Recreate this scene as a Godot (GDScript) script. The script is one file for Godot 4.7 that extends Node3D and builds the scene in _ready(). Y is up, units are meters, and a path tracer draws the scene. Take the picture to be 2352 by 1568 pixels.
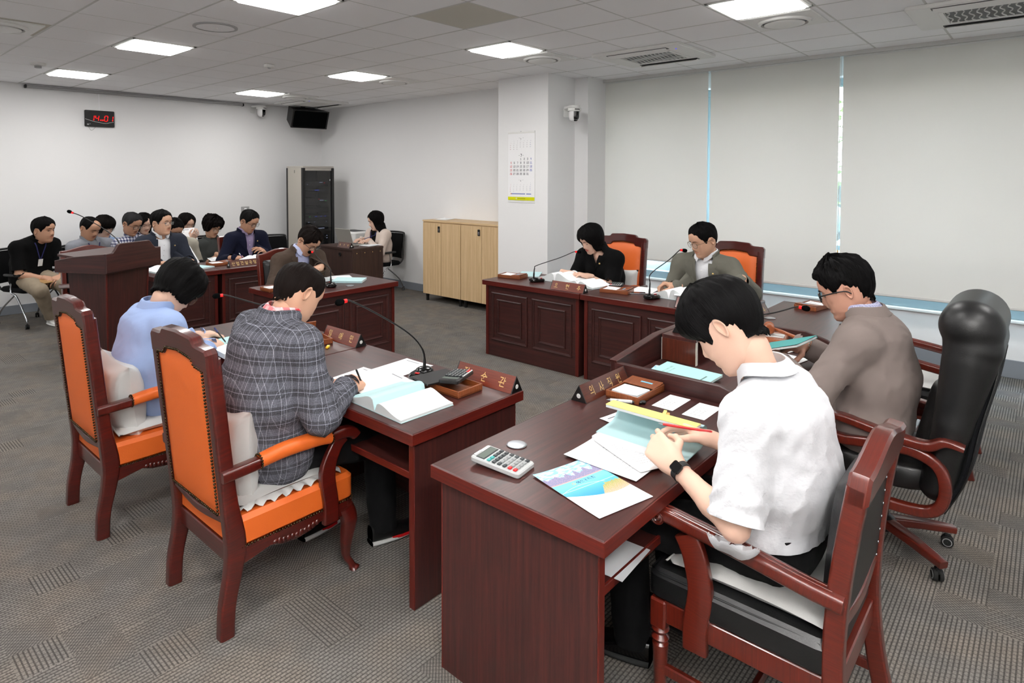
extends Node3D
# A council committee room: members at dark wood desks set in a square, officials along the far wall.
# x runs along the far wall towards the windows, -z towards the far wall, the camera stands at x = 0, z = 0.

const CEIL := 2.99
const PITCH := 0.5787          # ceiling grid
const GX := 3.179
const GZ := -4.163
const DESK := 0.755

func _ready() -> void:
	# camera: level-ish shift lens, 2352 x 1568 frame, focal length 1445 px, optical axis at pixel 1093, 454
	var cam := Camera3D.new()
	cam.name = "camera"
	cam.projection = Camera3D.PROJECTION_FRUSTUM
	cam.near = 0.05; cam.far = 60.0
	cam.size = 1568.0 / 1445.0 * 0.05
	cam.frustum_offset = Vector2(1176.0 - 1093.4, -(784.0 - 454.3)) / 1445.0 * 0.05
	cam.position = Vector3(0, 1.80, 0)
	cam.rotation = Vector3(deg_to_rad(-2.06), deg_to_rad(-47.4), 0)
	add_child(cam)
	cam.current = true
	# overcast daylight outside the blinds
	var env := Environment.new()
	env.background_mode = Environment.BG_SKY
	var sky := Sky.new()
	var sm := ProceduralSkyMaterial.new()
	sm.sky_top_color = Color(0.72, 0.80, 0.88); sm.sky_horizon_color = Color(0.86, 0.90, 0.92)
	sm.ground_horizon_color = Color(0.55, 0.58, 0.55); sm.ground_bottom_color = Color(0.40, 0.42, 0.40)
	sm.sun_angle_max = 0.0
	sm.sky_energy_multiplier = SKY
	sky.sky_material = sm
	env.sky = sky
	env.ambient_light_source = Environment.AMBIENT_SOURCE_SKY
	env.tonemap_mode = Environment.TONE_MAPPER_LINEAR
	env.tonemap_exposure = 1.0
	env.sdfgi_enabled = true; env.ssao_enabled = true; env.ssil_enabled = true
	var we := WorldEnvironment.new()
	we.name = "world_environment"; we.environment = env
	add_child(we)
	rng.seed = 7
	var t0 := Time.get_ticks_msec()
	make_materials()
	print("materials ", Time.get_ticks_msec() - t0)
	build_room()
	print("room ", Time.get_ticks_msec() - t0)
	build_furniture()
	print("furniture ", Time.get_ticks_msec() - t0)
	build_people()
	print("people ", Time.get_ticks_msec() - t0)
	build_desk_items()
	print("items ", Time.get_ticks_msec() - t0)

const SKY := 3.7
const LAMP := 1.95
const FLASH := 36.0
# ---------------------------------------------------------------- helpers
var M := {}
var taken := {}
var rng := RandomNumberGenerator.new()

# collects triangles; a face's corners run counter-clockwise seen from outside
class G:
	var v := PackedVector3Array()
	var n := PackedVector3Array()
	var uv := PackedVector2Array()
	var ix := PackedInt32Array()
	var col := PackedColorArray()
	var x := Transform3D.IDENTITY
	var grain := Vector3(1, 0, 0)
	var off := Vector2.ZERO
	var tint := Color.WHITE
	var tinted := false

	func pt(p: Vector3, nn: Vector3, u: Vector2) -> int:
		v.append(x * p); n.append((x.basis * nn).normalized()); uv.append(u + off)
		if tinted: col.append(tint)
		return v.size() - 1

	func face(ps: Array, nn = null) -> void:
		var nr: Vector3 = nn if nn != null else (ps[1] - ps[0]).cross(ps[2] - ps[0]).normalized()
		var g := grain
		if absf(nr.dot(g)) > 0.85: g = Vector3(0, 1, 0) if absf(g.y) < 0.5 else Vector3(1, 0, 0)
		var h := nr.cross(g).normalized()
		var b := v.size()
		for p in ps: pt(p, nr, Vector2(p.dot(g), p.dot(h)))
		for i in range(1, ps.size() - 1): ix.append_array([b, b + i + 1, b + i])

	func box(c: Vector3, s: Vector3, bv := 0.0) -> void:
		var h := s * 0.5
		bv = minf(bv, minf(h.x, minf(h.y, h.z)) * 0.95)
		if bv <= 0.0:
			for a in 3:
				for sg in [-1.0, 1.0]:
					var d := Vector3.ZERO; d[a] = sg
					var e1 := Vector3.ZERO; e1[(a + 1) % 3] = h[(a + 1) % 3]
					var e2 := Vector3.ZERO; e2[(a + 2) % 3] = h[(a + 2) % 3] * sg
					var o := c + d * h[a]
					face([o - e1 - e2, o + e1 - e2, o + e1 + e2, o - e1 + e2], d)
			return
		var k := h - Vector3(bv, bv, bv)
		for a in 3:
			var a1 := (a + 1) % 3; var a2 := (a + 2) % 3
			for sg in [-1.0, 1.0]:
				var d := Vector3.ZERO; d[a] = sg
				var e1 := Vector3.ZERO; e1[a1] = k[a1]
				var e2 := Vector3.ZERO; e2[a2] = k[a2] * sg
				var o := c + d * h[a]
				face([o - e1 - e2, o + e1 - e2, o + e1 + e2, o - e1 + e2], d)
			# edges along axis a
			for s1 in [-1.0, 1.0]:
				for s2 in [-1.0, 1.0]:
					var e := Vector3.ZERO; e[a] = k[a] * s1 * s2
					var p := Vector3.ZERO; p[a1] = h[a1] * s1; p[a2] = k[a2] * s2
					var q := Vector3.ZERO; q[a1] = k[a1] * s1; q[a2] = h[a2] * s2
					face([c + p - e, c + p + e, c + q + e, c + q - e])
		for sx in [-1.0, 1.0]:
			for sy in [-1.0, 1.0]:
				for sz in [-1.0, 1.0]:
					var p0 := c + Vector3(h.x * sx, k.y * sy, k.z * sz)
					var p1 := c + Vector3(k.x * sx, h.y * sy, k.z * sz)
					var p2 := c + Vector3(k.x * sx, k.y * sy, h.z * sz)
					face([p0, p1, p2] if sx * sy * sz > 0 else [p0, p2, p1])

	# box given by its two corners
	func bx(a: Vector3, b: Vector3, bv := 0.0) -> void:
		box((a + b) * 0.5, (b - a).abs(), bv)

	# smooth strip grid: rows of points; normals from neighbours
	func sheet(rows: Array, wrap_v := false, flip := false, uvs := Vector2.ONE) -> void:
		var nr := rows.size(); var nc: int = rows[0].size()
		var b := v.size()
		for i in nr:
			for j in nc:
				var im := maxi(i - 1, 0); var ip := mini(i + 1, nr - 1)
				var jm := j - 1; var jp := j + 1
				if wrap_v:
					jm = nc - 2 if j == 0 else j - 1; jp = 1 if j == nc - 1 else j + 1
				else:
					jm = maxi(jm, 0); jp = mini(jp, nc - 1)
				var du: Vector3 = rows[ip][j] - rows[im][j]
				var dv: Vector3 = rows[i][jp] - rows[i][jm]
				var nn := dv.cross(du)
				if nn.length_squared() < 1e-16:
					var q: Vector3 = rows[clampi(i + (1 if i == 0 else -1), 0, nr - 1)][jp] - rows[clampi(i + (1 if i == 0 else -1), 0, nr - 1)][jm]
					nn = q.cross(du)
				nn = nn.normalized()
				if flip: nn = -nn
				pt(rows[i][j], nn, Vector2(float(j) / (nc - 1) * uvs.x, float(i) / (nr - 1) * uvs.y))
		for i in nr - 1:
			for j in nc - 1:
				var p := b + i * nc + j
				if flip: ix.append_array([p, p + 1, p + nc, p + 1, p + nc + 1, p + nc])
				else: ix.append_array([p, p + nc, p + 1, p + 1, p + nc, p + nc + 1])

	func disc(c: Vector3, ring: Array, nn: Vector3) -> void:
		var g := nn.cross(Vector3(0.3, 1, 0.2)).normalized(); var h := nn.cross(g)
		var b := pt(c, nn, Vector2(c.dot(g), c.dot(h)))
		for p in ring: pt(p, nn, Vector2(p.dot(g), p.dot(h)))
		for i in ring.size() - 1: ix.append_array([b, b + 2 + i, b + 1 + i])

	# sweep of a closed profile (counter-clockwise seen against the path's direction of travel)
	func sweep(path: Array, prof: Array, scl: Array = [], up := Vector3.UP, caps := true, flat := false) -> void:
		var np := path.size(); var rows := []
		var side := Vector3.ZERO
		for i in np:
			var t: Vector3 = (path[mini(i + 1, np - 1)] - path[maxi(i - 1, 0)]).normalized()
			var s := up.cross(t)
			if s.length() < 0.05: s = side if side != Vector3.ZERO else Vector3(1, 0, 0).cross(t)
			if s.length() < 0.05: s = Vector3(0, 0, 1).cross(t)
			s = s.normalized()
			if side != Vector3.ZERO and s.dot(side) < 0: s = -s
			side = s
			var w := t.cross(s).normalized()
			var k := Vector2.ONE
			if scl.size() > 0: k = scl[i] if scl[i] is Vector2 else Vector2(scl[i], scl[i])
			var row := []
			for q in prof: row.append(path[i] + s * q.x * k.x + w * q.y * k.y)
			row.append(row[0])
			rows.append(row)
		if flat:
			for i in np - 1:
				for j in prof.size():
					var a: Vector3 = rows[i][j]; var b2: Vector3 = rows[i][j + 1]; var c2: Vector3 = rows[i + 1][j + 1]; var d: Vector3 = rows[i + 1][j]
					var nn := (b2 - a).cross(c2 - a)
					if nn.length() > 1e-12: face([a, b2, c2, d], nn.normalized())
		else: sheet(rows, true)
		if caps:
			var t0: Vector3 = (path[0] - path[1]).normalized(); var t1: Vector3 = (path[np - 1] - path[np - 2]).normalized()
			var r0: Array = rows[0].duplicate(); r0.reverse()
			disc(path[0], r0, t0)
			disc(path[np - 1], rows[np - 1], t1)

	func tube(path: Array, r, seg := 10, caps := true) -> void:
		var prof := []
		for j in seg:
			var a := TAU * j / seg
			prof.append(Vector2(cos(a), sin(a)))
		var scl := []
		for i in path.size(): scl.append(r[i] if r is Array else r)
		sweep(path, prof, scl, Vector3(0.02, 1, 0.013), caps)

	func cyl(a: Vector3, b: Vector3, r0: float, r1 := -1.0, seg := 16) -> void:
		tube([a, b], [r0, r0 if r1 < 0 else r1], seg)

	# profile: Vector2(radius, height) from bottom to top
	func lathe(prof: Array, seg := 20) -> void:
		var rows := []
		for q in prof:
			var row := []
			for j in seg + 1:
				var a := TAU * j / seg
				row.append(Vector3(q.x * cos(a), q.y, -q.x * sin(a)))
			rows.append(row)
		# repeat rows at sharp turns so that the shading breaks there
		var parts := [[0]]
		for i in range(1, prof.size()):
			parts[-1].append(i)
			if i < prof.size() - 1:
				var d0: Vector2 = (prof[i] - prof[i - 1]).normalized(); var d1: Vector2 = (prof[i + 1] - prof[i]).normalized()
				if d0.dot(d1) < 0.72: parts.append([i])
		for s in parts:
			var rr := []
			for i in s: rr.append(rows[i])
			if rr.size() > 1: sheet(rr, true)

	# extruded outline in x, y; thickness along z, centred; bevel b
	func prism(poly: Array, depth: float, b := 0.0, soft := 40.0) -> void:
		var ps := []
		for q in poly: ps.append(Vector2(q.x, q.y))
		var area := 0.0
		for i in ps.size():
			var q: Vector2 = ps[(i + 1) % ps.size()]
			area += ps[i].x * q.y - q.x * ps[i].y
		if area < 0: ps.reverse()
		var m := ps.size()
		var en := []
		for i in m:
			var e: Vector2 = (ps[(i + 1) % m] - ps[i]).normalized()
			en.append(Vector2(e.y, -e.x))
		var inn := []
		for i in m:
			var a: Vector2 = en[(i + m - 1) % m]; var c: Vector2 = en[i]
			var d := (a + c)
			d = d / maxf(0.35, 0.5 * d.length_squared()) if d.length() > 0.01 else c
			inn.append(ps[i] - d * b)
		var hz := depth * 0.5
		var tris := Geometry2D.triangulate_polygon(PackedVector2Array(inn))
		var h := Vector3(1, 0, 0) if absf(grain.x) >= absf(grain.y) else Vector3(0, 1, 0)
		var hv := Vector3(0, 1, 0) if h.x > 0.5 else Vector3(1, 0, 0)
		for sg in [1.0, -1.0]:
			var bs := v.size()
			for q in inn:
				var p := Vector3(q.x, q.y, hz * sg)
				pt(p, Vector3(0, 0, sg), Vector2(p.dot(h), p.dot(hv)))
			for t in range(0, tris.size(), 3):
				var a: Vector2 = inn[tris[t]]; var bb: Vector2 = inn[tris[t + 1]]; var c: Vector2 = inn[tris[t + 2]]
				var ccw := (bb - a).cross(c - a) > 0
				if ccw == (sg > 0): ix.append_array([bs + tris[t], bs + tris[t + 2], bs + tris[t + 1]])
				else: ix.append_array([bs + tris[t], bs + tris[t + 1], bs + tris[t + 2]])
		var lim := cos(deg_to_rad(soft))
		var hs := hz - b
		for i in m:
			var j := (i + 1) % m
			var n0: Vector2 = en[i]; var n1: Vector2 = en[i]
			if en[i].dot(en[(i + m - 1) % m]) > lim: n0 = (en[i] + en[(i + m - 1) % m]).normalized()
			if en[i].dot(en[j]) > lim: n1 = (en[i] + en[j]).normalized()
			var L: float = (ps[j] - ps[i]).length()
			quad4(Vector3(ps[i].x, ps[i].y, -hs), Vector3(ps[j].x, ps[j].y, -hs), Vector3(ps[j].x, ps[j].y, hs), Vector3(ps[i].x, ps[i].y, hs), Vector3(n0.x, n0.y, 0), Vector3(n1.x, n1.y, 0), L)
			if b > 0:
				for sg in [1.0, -1.0]:
					var a0 := Vector3(ps[i].x, ps[i].y, hs * sg); var a1 := Vector3(ps[j].x, ps[j].y, hs * sg)
					var c1 := Vector3(inn[j].x, inn[j].y, hz * sg); var c0 := Vector3(inn[i].x, inn[i].y, hz * sg)
					var m0 := (Vector3(n0.x, n0.y, sg)).normalized(); var m1 := (Vector3(n1.x, n1.y, sg)).normalized()
					if sg > 0: quad4(a0, a1, c1, c0, m0, m1, L)
					else: quad4(a1, a0, c0, c1, m1, m0, L)

	func quad4(a: Vector3, b: Vector3, c: Vector3, d: Vector3, n0: Vector3, n1: Vector3, L: float) -> void:
		var s := v.size()
		var w := (d - a).length()
		pt(a, n0, Vector2(0, 0)); pt(b, n1, Vector2(L, 0)); pt(c, n1, Vector2(L, w)); pt(d, n0, Vector2(0, w))
		ix.append_array([s, s + 2, s + 1, s, s + 3, s + 2])

	func ball(c: Vector3, r: Vector3, seg := 16, rings := 10) -> void:
		var rows := []
		for i in rings + 1:
			var t := PI * i / rings
			var row := []
			for j in seg + 1:
				var a := TAU * j / seg
				row.append(c + Vector3(r.x * sin(t) * cos(a), -r.y * cos(t), -r.z * sin(t) * sin(a)))
			rows.append(row)
		sheet(rows, true)

	func add(o: G, t := Transform3D.IDENTITY) -> void:
		var b := v.size()
		for i in o.v.size():
			v.append(x * (t * o.v[i])); n.append((x.basis * (t.basis * o.n[i])).normalized()); uv.append(o.uv[i])
			if tinted: col.append(o.col[i] if o.tinted else tint)
		if t.basis.determinant() < 0.0:
			for i in range(0, o.ix.size(), 3): ix.append_array([b + o.ix[i], b + o.ix[i + 2], b + o.ix[i + 1]])
		else:
			for i in o.ix: ix.append(b + i)

	func smooth_normals(from: int) -> void:
		var acc := PackedVector3Array(); acc.resize(v.size())
		for t in range(0, ix.size(), 3):
			var a := ix[t]
			if a < from: continue
			var b := ix[t + 1]; var c := ix[t + 2]
			var f := (v[c] - v[a]).cross(v[b] - v[a])
			acc[a] += f; acc[b] += f; acc[c] += f
		for i in range(from, v.size()):
			if acc[i].length_squared() > 1e-16: n[i] = acc[i].normalized()

	func mesh() -> ArrayMesh:
		var a := []
		a.resize(Mesh.ARRAY_MAX)
		a[Mesh.ARRAY_VERTEX] = v; a[Mesh.ARRAY_NORMAL] = n; a[Mesh.ARRAY_TEX_UV] = uv; a[Mesh.ARRAY_INDEX] = ix
		if tinted: a[Mesh.ARRAY_COLOR] = col
		var m := ArrayMesh.new()
		m.add_surface_from_arrays(Mesh.PRIMITIVE_TRIANGLES, a)
		return m

func rrect(w: float, h: float, r: float, k := 3) -> Array:   # rounded rectangle outline, counter-clockwise
	var out := []
	for c in [[w / 2 - r, h / 2 - r, 0.0], [-w / 2 + r, h / 2 - r, 90.0], [-w / 2 + r, -h / 2 + r, 180.0], [w / 2 - r, -h / 2 + r, 270.0]]:
		for i in k + 1:
			var a := deg_to_rad(c[2] + 90.0 * i / k)
			out.append(Vector2(c[0] + r * cos(a), c[1] + r * sin(a)))
	return out

func curve(ps: Array, k := 6) -> Array:   # Catmull-Rom through the points
	var out := []
	for i in ps.size() - 1:
		var p0 = ps[maxi(i - 1, 0)]; var p1 = ps[i]; var p2 = ps[i + 1]; var p3 = ps[mini(i + 2, ps.size() - 1)]
		for j in k:
			var t := float(j) / k
			out.append(0.5 * (2 * p1 + (p2 - p0) * t + (2 * p0 - 5 * p1 + 4 * p2 - p3) * t * t + (3 * p1 - p0 - 3 * p2 + p3) * t * t * t))
	out.append(ps[-1])
	return out

func numbered(called: String) -> String:
	if not taken.has(called):
		taken[called] = 0
		return called
	taken[called] += 1
	return "%s_%03d" % [called, taken[called]]

func obj(called: String, g, m: Material, parent: Node = self) -> MeshInstance3D:
	var o := MeshInstance3D.new()
	o.mesh = g.mesh() if g is G else g
	o.material_override = m
	o.name = numbered(called) if parent == self else called
	parent.add_child(o, true)
	return o

func tag(o: Node, label: String, category: String, group := "") -> Node:
	o.set_meta("label", label); o.set_meta("category", category)
	if group != "": o.set_meta("group", group)
	return o

func thing(called: String, label: String, category: String, at := Vector3.ZERO, turn := 0.0, group := "") -> Node3D:
	var o := Node3D.new()
	o.name = numbered(called)
	add_child(o)
	o.position = at; o.rotation.y = deg_to_rad(turn)
	tag(o, label, category, group)
	return o

func struct(called: String, g, m: Material, parent: Node = self) -> MeshInstance3D:
	var o := obj(called, g, m, parent)
	if parent == self: o.set_meta("kind", "structure")
	return o

func copy_of(src: Node3D, label: String, at: Vector3, turn: float, group := "") -> Node3D:
	var o: Node3D = src.duplicate()
	o.name = numbered(String(src.name).rstrip("0123456789").trim_suffix("_"))
	add_child(o)
	o.position = at; o.rotation.y = deg_to_rad(turn)
	o.set_meta("label", label)
	if group != "": o.set_meta("group", group)
	return o

func boxg(c: Vector3, s: Vector3, bv := 0.0, grain := Vector3(1, 0, 0)) -> G:
	var g := G.new(); g.grain = grain; g.off = Vector2(rng.randf() * 3, rng.randf() * 3); g.box(c, s, bv)
	return g

func xf(at: Vector3, euler_deg := Vector3.ZERO) -> Transform3D:
	return Transform3D(Basis.from_euler(euler_deg * PI / 180.0), at)
# ---------------------------------------------------------------- materials
func mat(c: Color, rough := 0.6, metal := 0.0, spec := 0.5) -> StandardMaterial3D:
	var m := StandardMaterial3D.new()
	m.albedo_color = c; m.roughness = rough; m.metallic = metal; m.metallic_specular = spec
	return m

func noise_bytes(w: int, h: int, freq: float, oct: int, sd: int, kind := FastNoiseLite.TYPE_SIMPLEX_SMOOTH) -> PackedByteArray:
	var f := FastNoiseLite.new()
	f.noise_type = kind; f.frequency = freq; f.fractal_octaves = oct; f.seed = sd
	var im := f.get_seamless_image(w, h)
	im.convert(Image.FORMAT_L8)
	return im.get_data()

func stretched(w: int, h: int, sw: int, freq: float, oct: int, sd: int) -> PackedByteArray:   # noise drawn out along x
	var f := FastNoiseLite.new()
	f.noise_type = FastNoiseLite.TYPE_SIMPLEX_SMOOTH; f.frequency = freq; f.fractal_octaves = oct; f.seed = sd
	var im := f.get_seamless_image(sw, h)
	im.convert(Image.FORMAT_L8)
	im.resize(w, h, Image.INTERPOLATE_CUBIC)
	return im.get_data()

func tex(w: int, h: int, d: PackedByteArray, rgb := true) -> ImageTexture:
	var im := Image.create_from_data(w, h, false, Image.FORMAT_RGB8 if rgb else Image.FORMAT_L8, d)
	return ImageTexture.create_from_image(im)

func wood_tex(a: Color, b: Color, sd: int, fine := 0.45) -> ImageTexture:
	var w := 512; var h := 512
	var s1 := stretched(w, h, 40, 0.09, 3, sd); var s2 := stretched(w, h, 12, 0.035, 4, sd + 7); var s3 := stretched(w, h, 96, 0.35, 2, sd + 3)
	var d := PackedByteArray(); d.resize(w * h * 3)
	for i in w * h:
		var t := (s1[i] * fine + s2[i] * (0.9 - fine) + s3[i] * 0.22 - 14.0) / 255.0
		t = clampf((t - 0.5) * 1.7 + 0.5, 0.0, 1.0)
		d[i * 3] = int(255 * lerpf(a.r, b.r, t)); d[i * 3 + 1] = int(255 * lerpf(a.g, b.g, t)); d[i * 3 + 2] = int(255 * lerpf(a.b, b.b, t))
	return tex(w, h, d)

func wood(a: Color, b: Color, sd: int, rough: float, sx := 0.9, sy := 1.6, coat := 0.0) -> StandardMaterial3D:
	var m := mat(Color.WHITE, rough)
	m.albedo_texture = wood_tex(a, b, sd)
	m.uv1_scale = Vector3(sx, sy, 1)
	if coat > 0:
		m.clearcoat_enabled = true; m.clearcoat = coat; m.clearcoat_roughness = 0.12
	return m

func bump(m: StandardMaterial3D, t: Texture2D, depth_cm: float, scale: float, world := false) -> StandardMaterial3D:
	m.heightmap_enabled = true; m.heightmap_texture = t; m.heightmap_scale = depth_cm
	if scale > 0:
		m.uv1_triplanar = true; m.uv1_world_triplanar = world; m.uv1_scale = Vector3.ONE * scale
	return m

func leather(c: Color, rough: float, tx: Texture2D) -> StandardMaterial3D:
	return bump(mat(c, rough), tx, 0.03, 6.0)

func cloth(c: Color, tx: Texture2D, depth := 0.03, scale := 14.0, rough := 0.9) -> StandardMaterial3D:
	var m := bump(mat(c, rough, 0.0, 0.25), tx, depth, scale)
	m.rim_enabled = true; m.rim = 0.25; m.rim_tint = 0.7
	return m

func glow(c: Color, e: float, base := Color.BLACK) -> StandardMaterial3D:
	var m := mat(base, 0.5)
	m.emission_enabled = true; m.emission = c; m.emission_energy_multiplier = e
	return m

func carpet_material() -> StandardMaterial3D:
	var w := 1024
	var px := 384.0   # pixels per metre
	var n1 := noise_bytes(w, w, 0.02, 3, 5); var n2 := noise_bytes(w, w, 0.4, 2, 9); var n3 := noise_bytes(w, w, 0.008, 2, 15)
	var d := PackedByteArray(); d.resize(w * w * 3)
	var hb := PackedByteArray(); hb.resize(w * w)
	var cell := 64
	var kinds := PackedByteArray(); kinds.resize(256)
	var r := RandomNumberGenerator.new(); r.seed = 21
	for i in 256:
		var q := r.randf()
		kinds[i] = 0 if q < 0.86 else (1 if q < 0.95 else 2)
	for y in w:
		var cy := y / cell
		for xx in w:
			var i := y * w + xx
			var k: int = kinds[(cy * 16 + xx / cell) & 255]
			# rows of yarn along x; in some patches the loops turn or lie diagonally
			var ph: int
			var al: int
			if k == 0: ph = y % 6; al = xx + (y / 6) * 5
			elif k == 1: ph = (xx + y) % 6; al = xx - y + 4096
			else: ph = xx % 6; al = y + (xx / 6) * 5
			var loop := 1.0 if ph < 4 else 0.45
			if al % 9 < 2: loop *= 0.7
			var t := loop * (0.62 + n2[i] * 0.0026)
			var tone := 0.86 + (n1[i] - 128) * 0.0006 + (n3[i] - 128) * 0.0003
			var warm := clampf((n3[i] - 120) * 0.012, -0.4, 1.0)
			var L := 36.0 + 98.0 * t * tone
			if k != 0: L *= 0.965
			d[i * 3] = clampi(int(L * (1.04 + 0.02 * warm)), 0, 255); d[i * 3 + 1] = clampi(int(L), 0, 255); d[i * 3 + 2] = clampi(int(L * (0.955 - 0.02 * warm)), 0, 255)
			hb[i] = clampi(int(loop * 160 + n2[i] * 0.3), 0, 255)
	var m := mat(Color.WHITE, 0.95, 0.0, 0.2)
	m.albedo_texture = tex(w, w, d)
	bump(m, tex(w, w, hb, false), 0.25, px / w, true)
	return m

func make_materials() -> void:
	var t_leather := tex(256, 256, noise_bytes(256, 256, 0.11, 3, 31, FastNoiseLite.TYPE_CELLULAR), false)
	var t_weave := tex(256, 256, noise_bytes(256, 256, 0.3, 2, 33), false)
	var t_soft := tex(256, 256, noise_bytes(256, 256, 0.03, 4, 35), false)
	M.t_weave = t_weave; M.t_soft = t_soft; M.t_leather = t_leather
	M.wall = bump(mat(Color(0.905, 0.905, 0.905), 0.9, 0, 0.2), t_soft, 0.05, 1.5, true)
	M.tile = bump(mat(Color(0.95, 0.95, 0.955), 0.95, 0, 0.2), t_weave, 0.06, 3.0, true)
	M.tile_beige = bump(mat(Color(0.80, 0.79, 0.75), 0.95, 0, 0.2), t_weave, 0.04, 3.0, true)
	M.grid = mat(Color(0.78, 0.78, 0.77), 0.6)
	M.baseboard = mat(Color(0.50, 0.52, 0.55), 0.6)
	M.carpet = carpet_material()
	M.panel = glow(Color(1, 0.995, 0.985), 9.0, Color(0.9, 0.9, 0.9))
	M.white = mat(Color(0.88, 0.88, 0.87), 0.45)
	M.white_gloss = mat(Color(0.9, 0.9, 0.9), 0.25)
	M.grey_plastic = mat(Color(0.62, 0.62, 0.62), 0.5)
	M.dark_grey = mat(Color(0.20, 0.20, 0.21), 0.5)
	M.black = mat(Color(0.025, 0.025, 0.028), 0.45)
	M.black_gloss = mat(Color(0.02, 0.02, 0.022), 0.15)
	M.rubber = mat(Color(0.03, 0.03, 0.03), 0.8)
	M.chrome = mat(Color(0.75, 0.76, 0.78), 0.25, 1.0)
	M.brass = mat(Color(0.22, 0.17, 0.10), 0.35, 0.9)
	M.frame = mat(Color(0.56, 0.64, 0.67), 0.4)
	M.blind = bump(mat(Color(0.87, 0.87, 0.85), 0.85, 0, 0.25), t_weave, 0.02, 20.0)
	M.blind.backlight_enabled = true; M.blind.backlight = Color(0.72, 0.69, 0.67)
	M.glass = mat(Color(0.9, 0.97, 0.97, 0.12), 0.02); M.glass.transparency = BaseMaterial3D.TRANSPARENCY_ALPHA
	M.smoke_glass = mat(Color(0.05, 0.05, 0.06, 0.45), 0.05); M.smoke_glass.transparency = BaseMaterial3D.TRANSPARENCY_ALPHA
	# dark mahogany laminate, redder edge banding, chair wood
	M.desk = wood(Color(0.17, 0.078, 0.070), Color(0.285, 0.132, 0.115), 3, 0.33, 0.8, 1.5)
	M.desk_dark = wood(Color(0.17, 0.078, 0.070), Color(0.285, 0.132, 0.115), 4, 0.4, 0.8, 1.7)
	M.edge = wood(Color(0.26, 0.062, 0.042), Color(0.38, 0.105, 0.065), 5, 0.35, 0.8, 2.5)
	M.chair_wood = wood(Color(0.22, 0.045, 0.028), Color(0.33, 0.075, 0.042), 6, 0.3, 1.4, 4.0, 0.7)
	M.chair_wood_light = wood(Color(0.30, 0.085, 0.05), Color(0.38, 0.115, 0.065), 7, 0.3, 1.4, 4.0, 0.7)
	M.steno_desk = wood(Color(0.16, 0.10, 0.085), Color(0.27, 0.18, 0.15), 8, 0.5, 0.8, 2.0)
	M.maple = wood(Color(0.74, 0.62, 0.46), Color(0.84, 0.73, 0.57), 9, 0.5, 0.6, 1.6)
	M.tray = wood(Color(0.42, 0.21, 0.10), Color(0.58, 0.32, 0.16), 10, 0.4, 2.0, 8.0, 0.3)
	M.gavel = wood(Color(0.50, 0.24, 0.11), Color(0.66, 0.36, 0.18), 11, 0.35, 3.0, 8.0, 0.4)
	M.plate = wood(Color(0.22, 0.09, 0.055), Color(0.36, 0.16, 0.10), 12, 0.3, 2.0, 6.0, 0.6)
	M.plate_red = wood(Color(0.34, 0.13, 0.08), Color(0.46, 0.19, 0.12), 13, 0.3, 2.0, 6.0, 0.6)
	M.gold = mat(Color(0.86, 0.74, 0.48), 0.45, 0.2)
	M.orange = leather(Color(0.86, 0.40, 0.14), 0.45, t_leather)
	M.black_leather = leather(Color(0.045, 0.046, 0.050), 0.42, t_leather)
	M.black_cloth = cloth(Color(0.04, 0.045, 0.055), t_weave)
	M.mesh_black = cloth(Color(0.035, 0.035, 0.04), t_weave)
	M.cushion = cloth(Color(0.84, 0.84, 0.83), t_weave, 0.05, 10.0)
	M.paper = mat(Color(0.87, 0.88, 0.89), 0.8, 0, 0.3)
	M.paper_edge = mat(Color(0.86, 0.88, 0.88), 0.85, 0, 0.3)
	M.mint = mat(Color(0.71, 0.84, 0.85), 0.6, 0, 0.4)
	M.teal = mat(Color(0.28, 0.62, 0.61), 0.5, 0, 0.4)
	M.yellow = mat(Color(0.90, 0.87, 0.50), 0.7)
	M.red_glow = glow(Color(1.0, 0.03, 0.05), 1.0, Color(0.3, 0, 0))
	M.red = mat(Color(0.75, 0.06, 0.08), 0.35)
	M.blue_glow = glow(Color(0.35, 0.3, 1.0), 1.5, Color(0.1, 0.1, 0.3))
	M.foam = mat(Color(0.035, 0.04, 0.042), 1.0, 0, 0.1)
# ---------------------------------------------------------------- the room
func lamp_panel(i: int, j: int, label: String) -> void:
	var c := Vector3(GX + (i + 0.5) * PITCH, CEIL, GZ + (j + 0.5) * PITCH)
	var t := thing("ceiling_light", label, "light", c, 0, "square light panels in the ceiling")
	var s := PITCH - 0.03
	var f := G.new()
	for k in 4:
		f.x = xf(Vector3.ZERO, Vector3(0, 90 * k, 0))
		f.bx(Vector3(-s / 2, -0.006, s / 2 - 0.022), Vector3(s / 2, 0.02, s / 2), 0.002)
	obj("frame", f, M.white, t)
	var d := G.new()
	d.prism(rrect(s - 0.044, s - 0.044, 0.03, 4), 0.036, 0.016)
	var o := obj("diffuser", d, M.panel, t)
	o.rotation.x = PI / 2; o.position.y = -0.002
	var l := AreaLight3D.new()
	l.name = "panel_light"
	l.area_size = Vector2(s - 0.05, s - 0.05)
	l.light_energy = LAMP
	l.light_color = Color(1, 0.99, 0.98)
	l.shadow_enabled = true
	l.set("area_range", 30.0)
	l.rotation.x = -PI / 2
	l.position.y = -0.026
	t.add_child(l)

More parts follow.
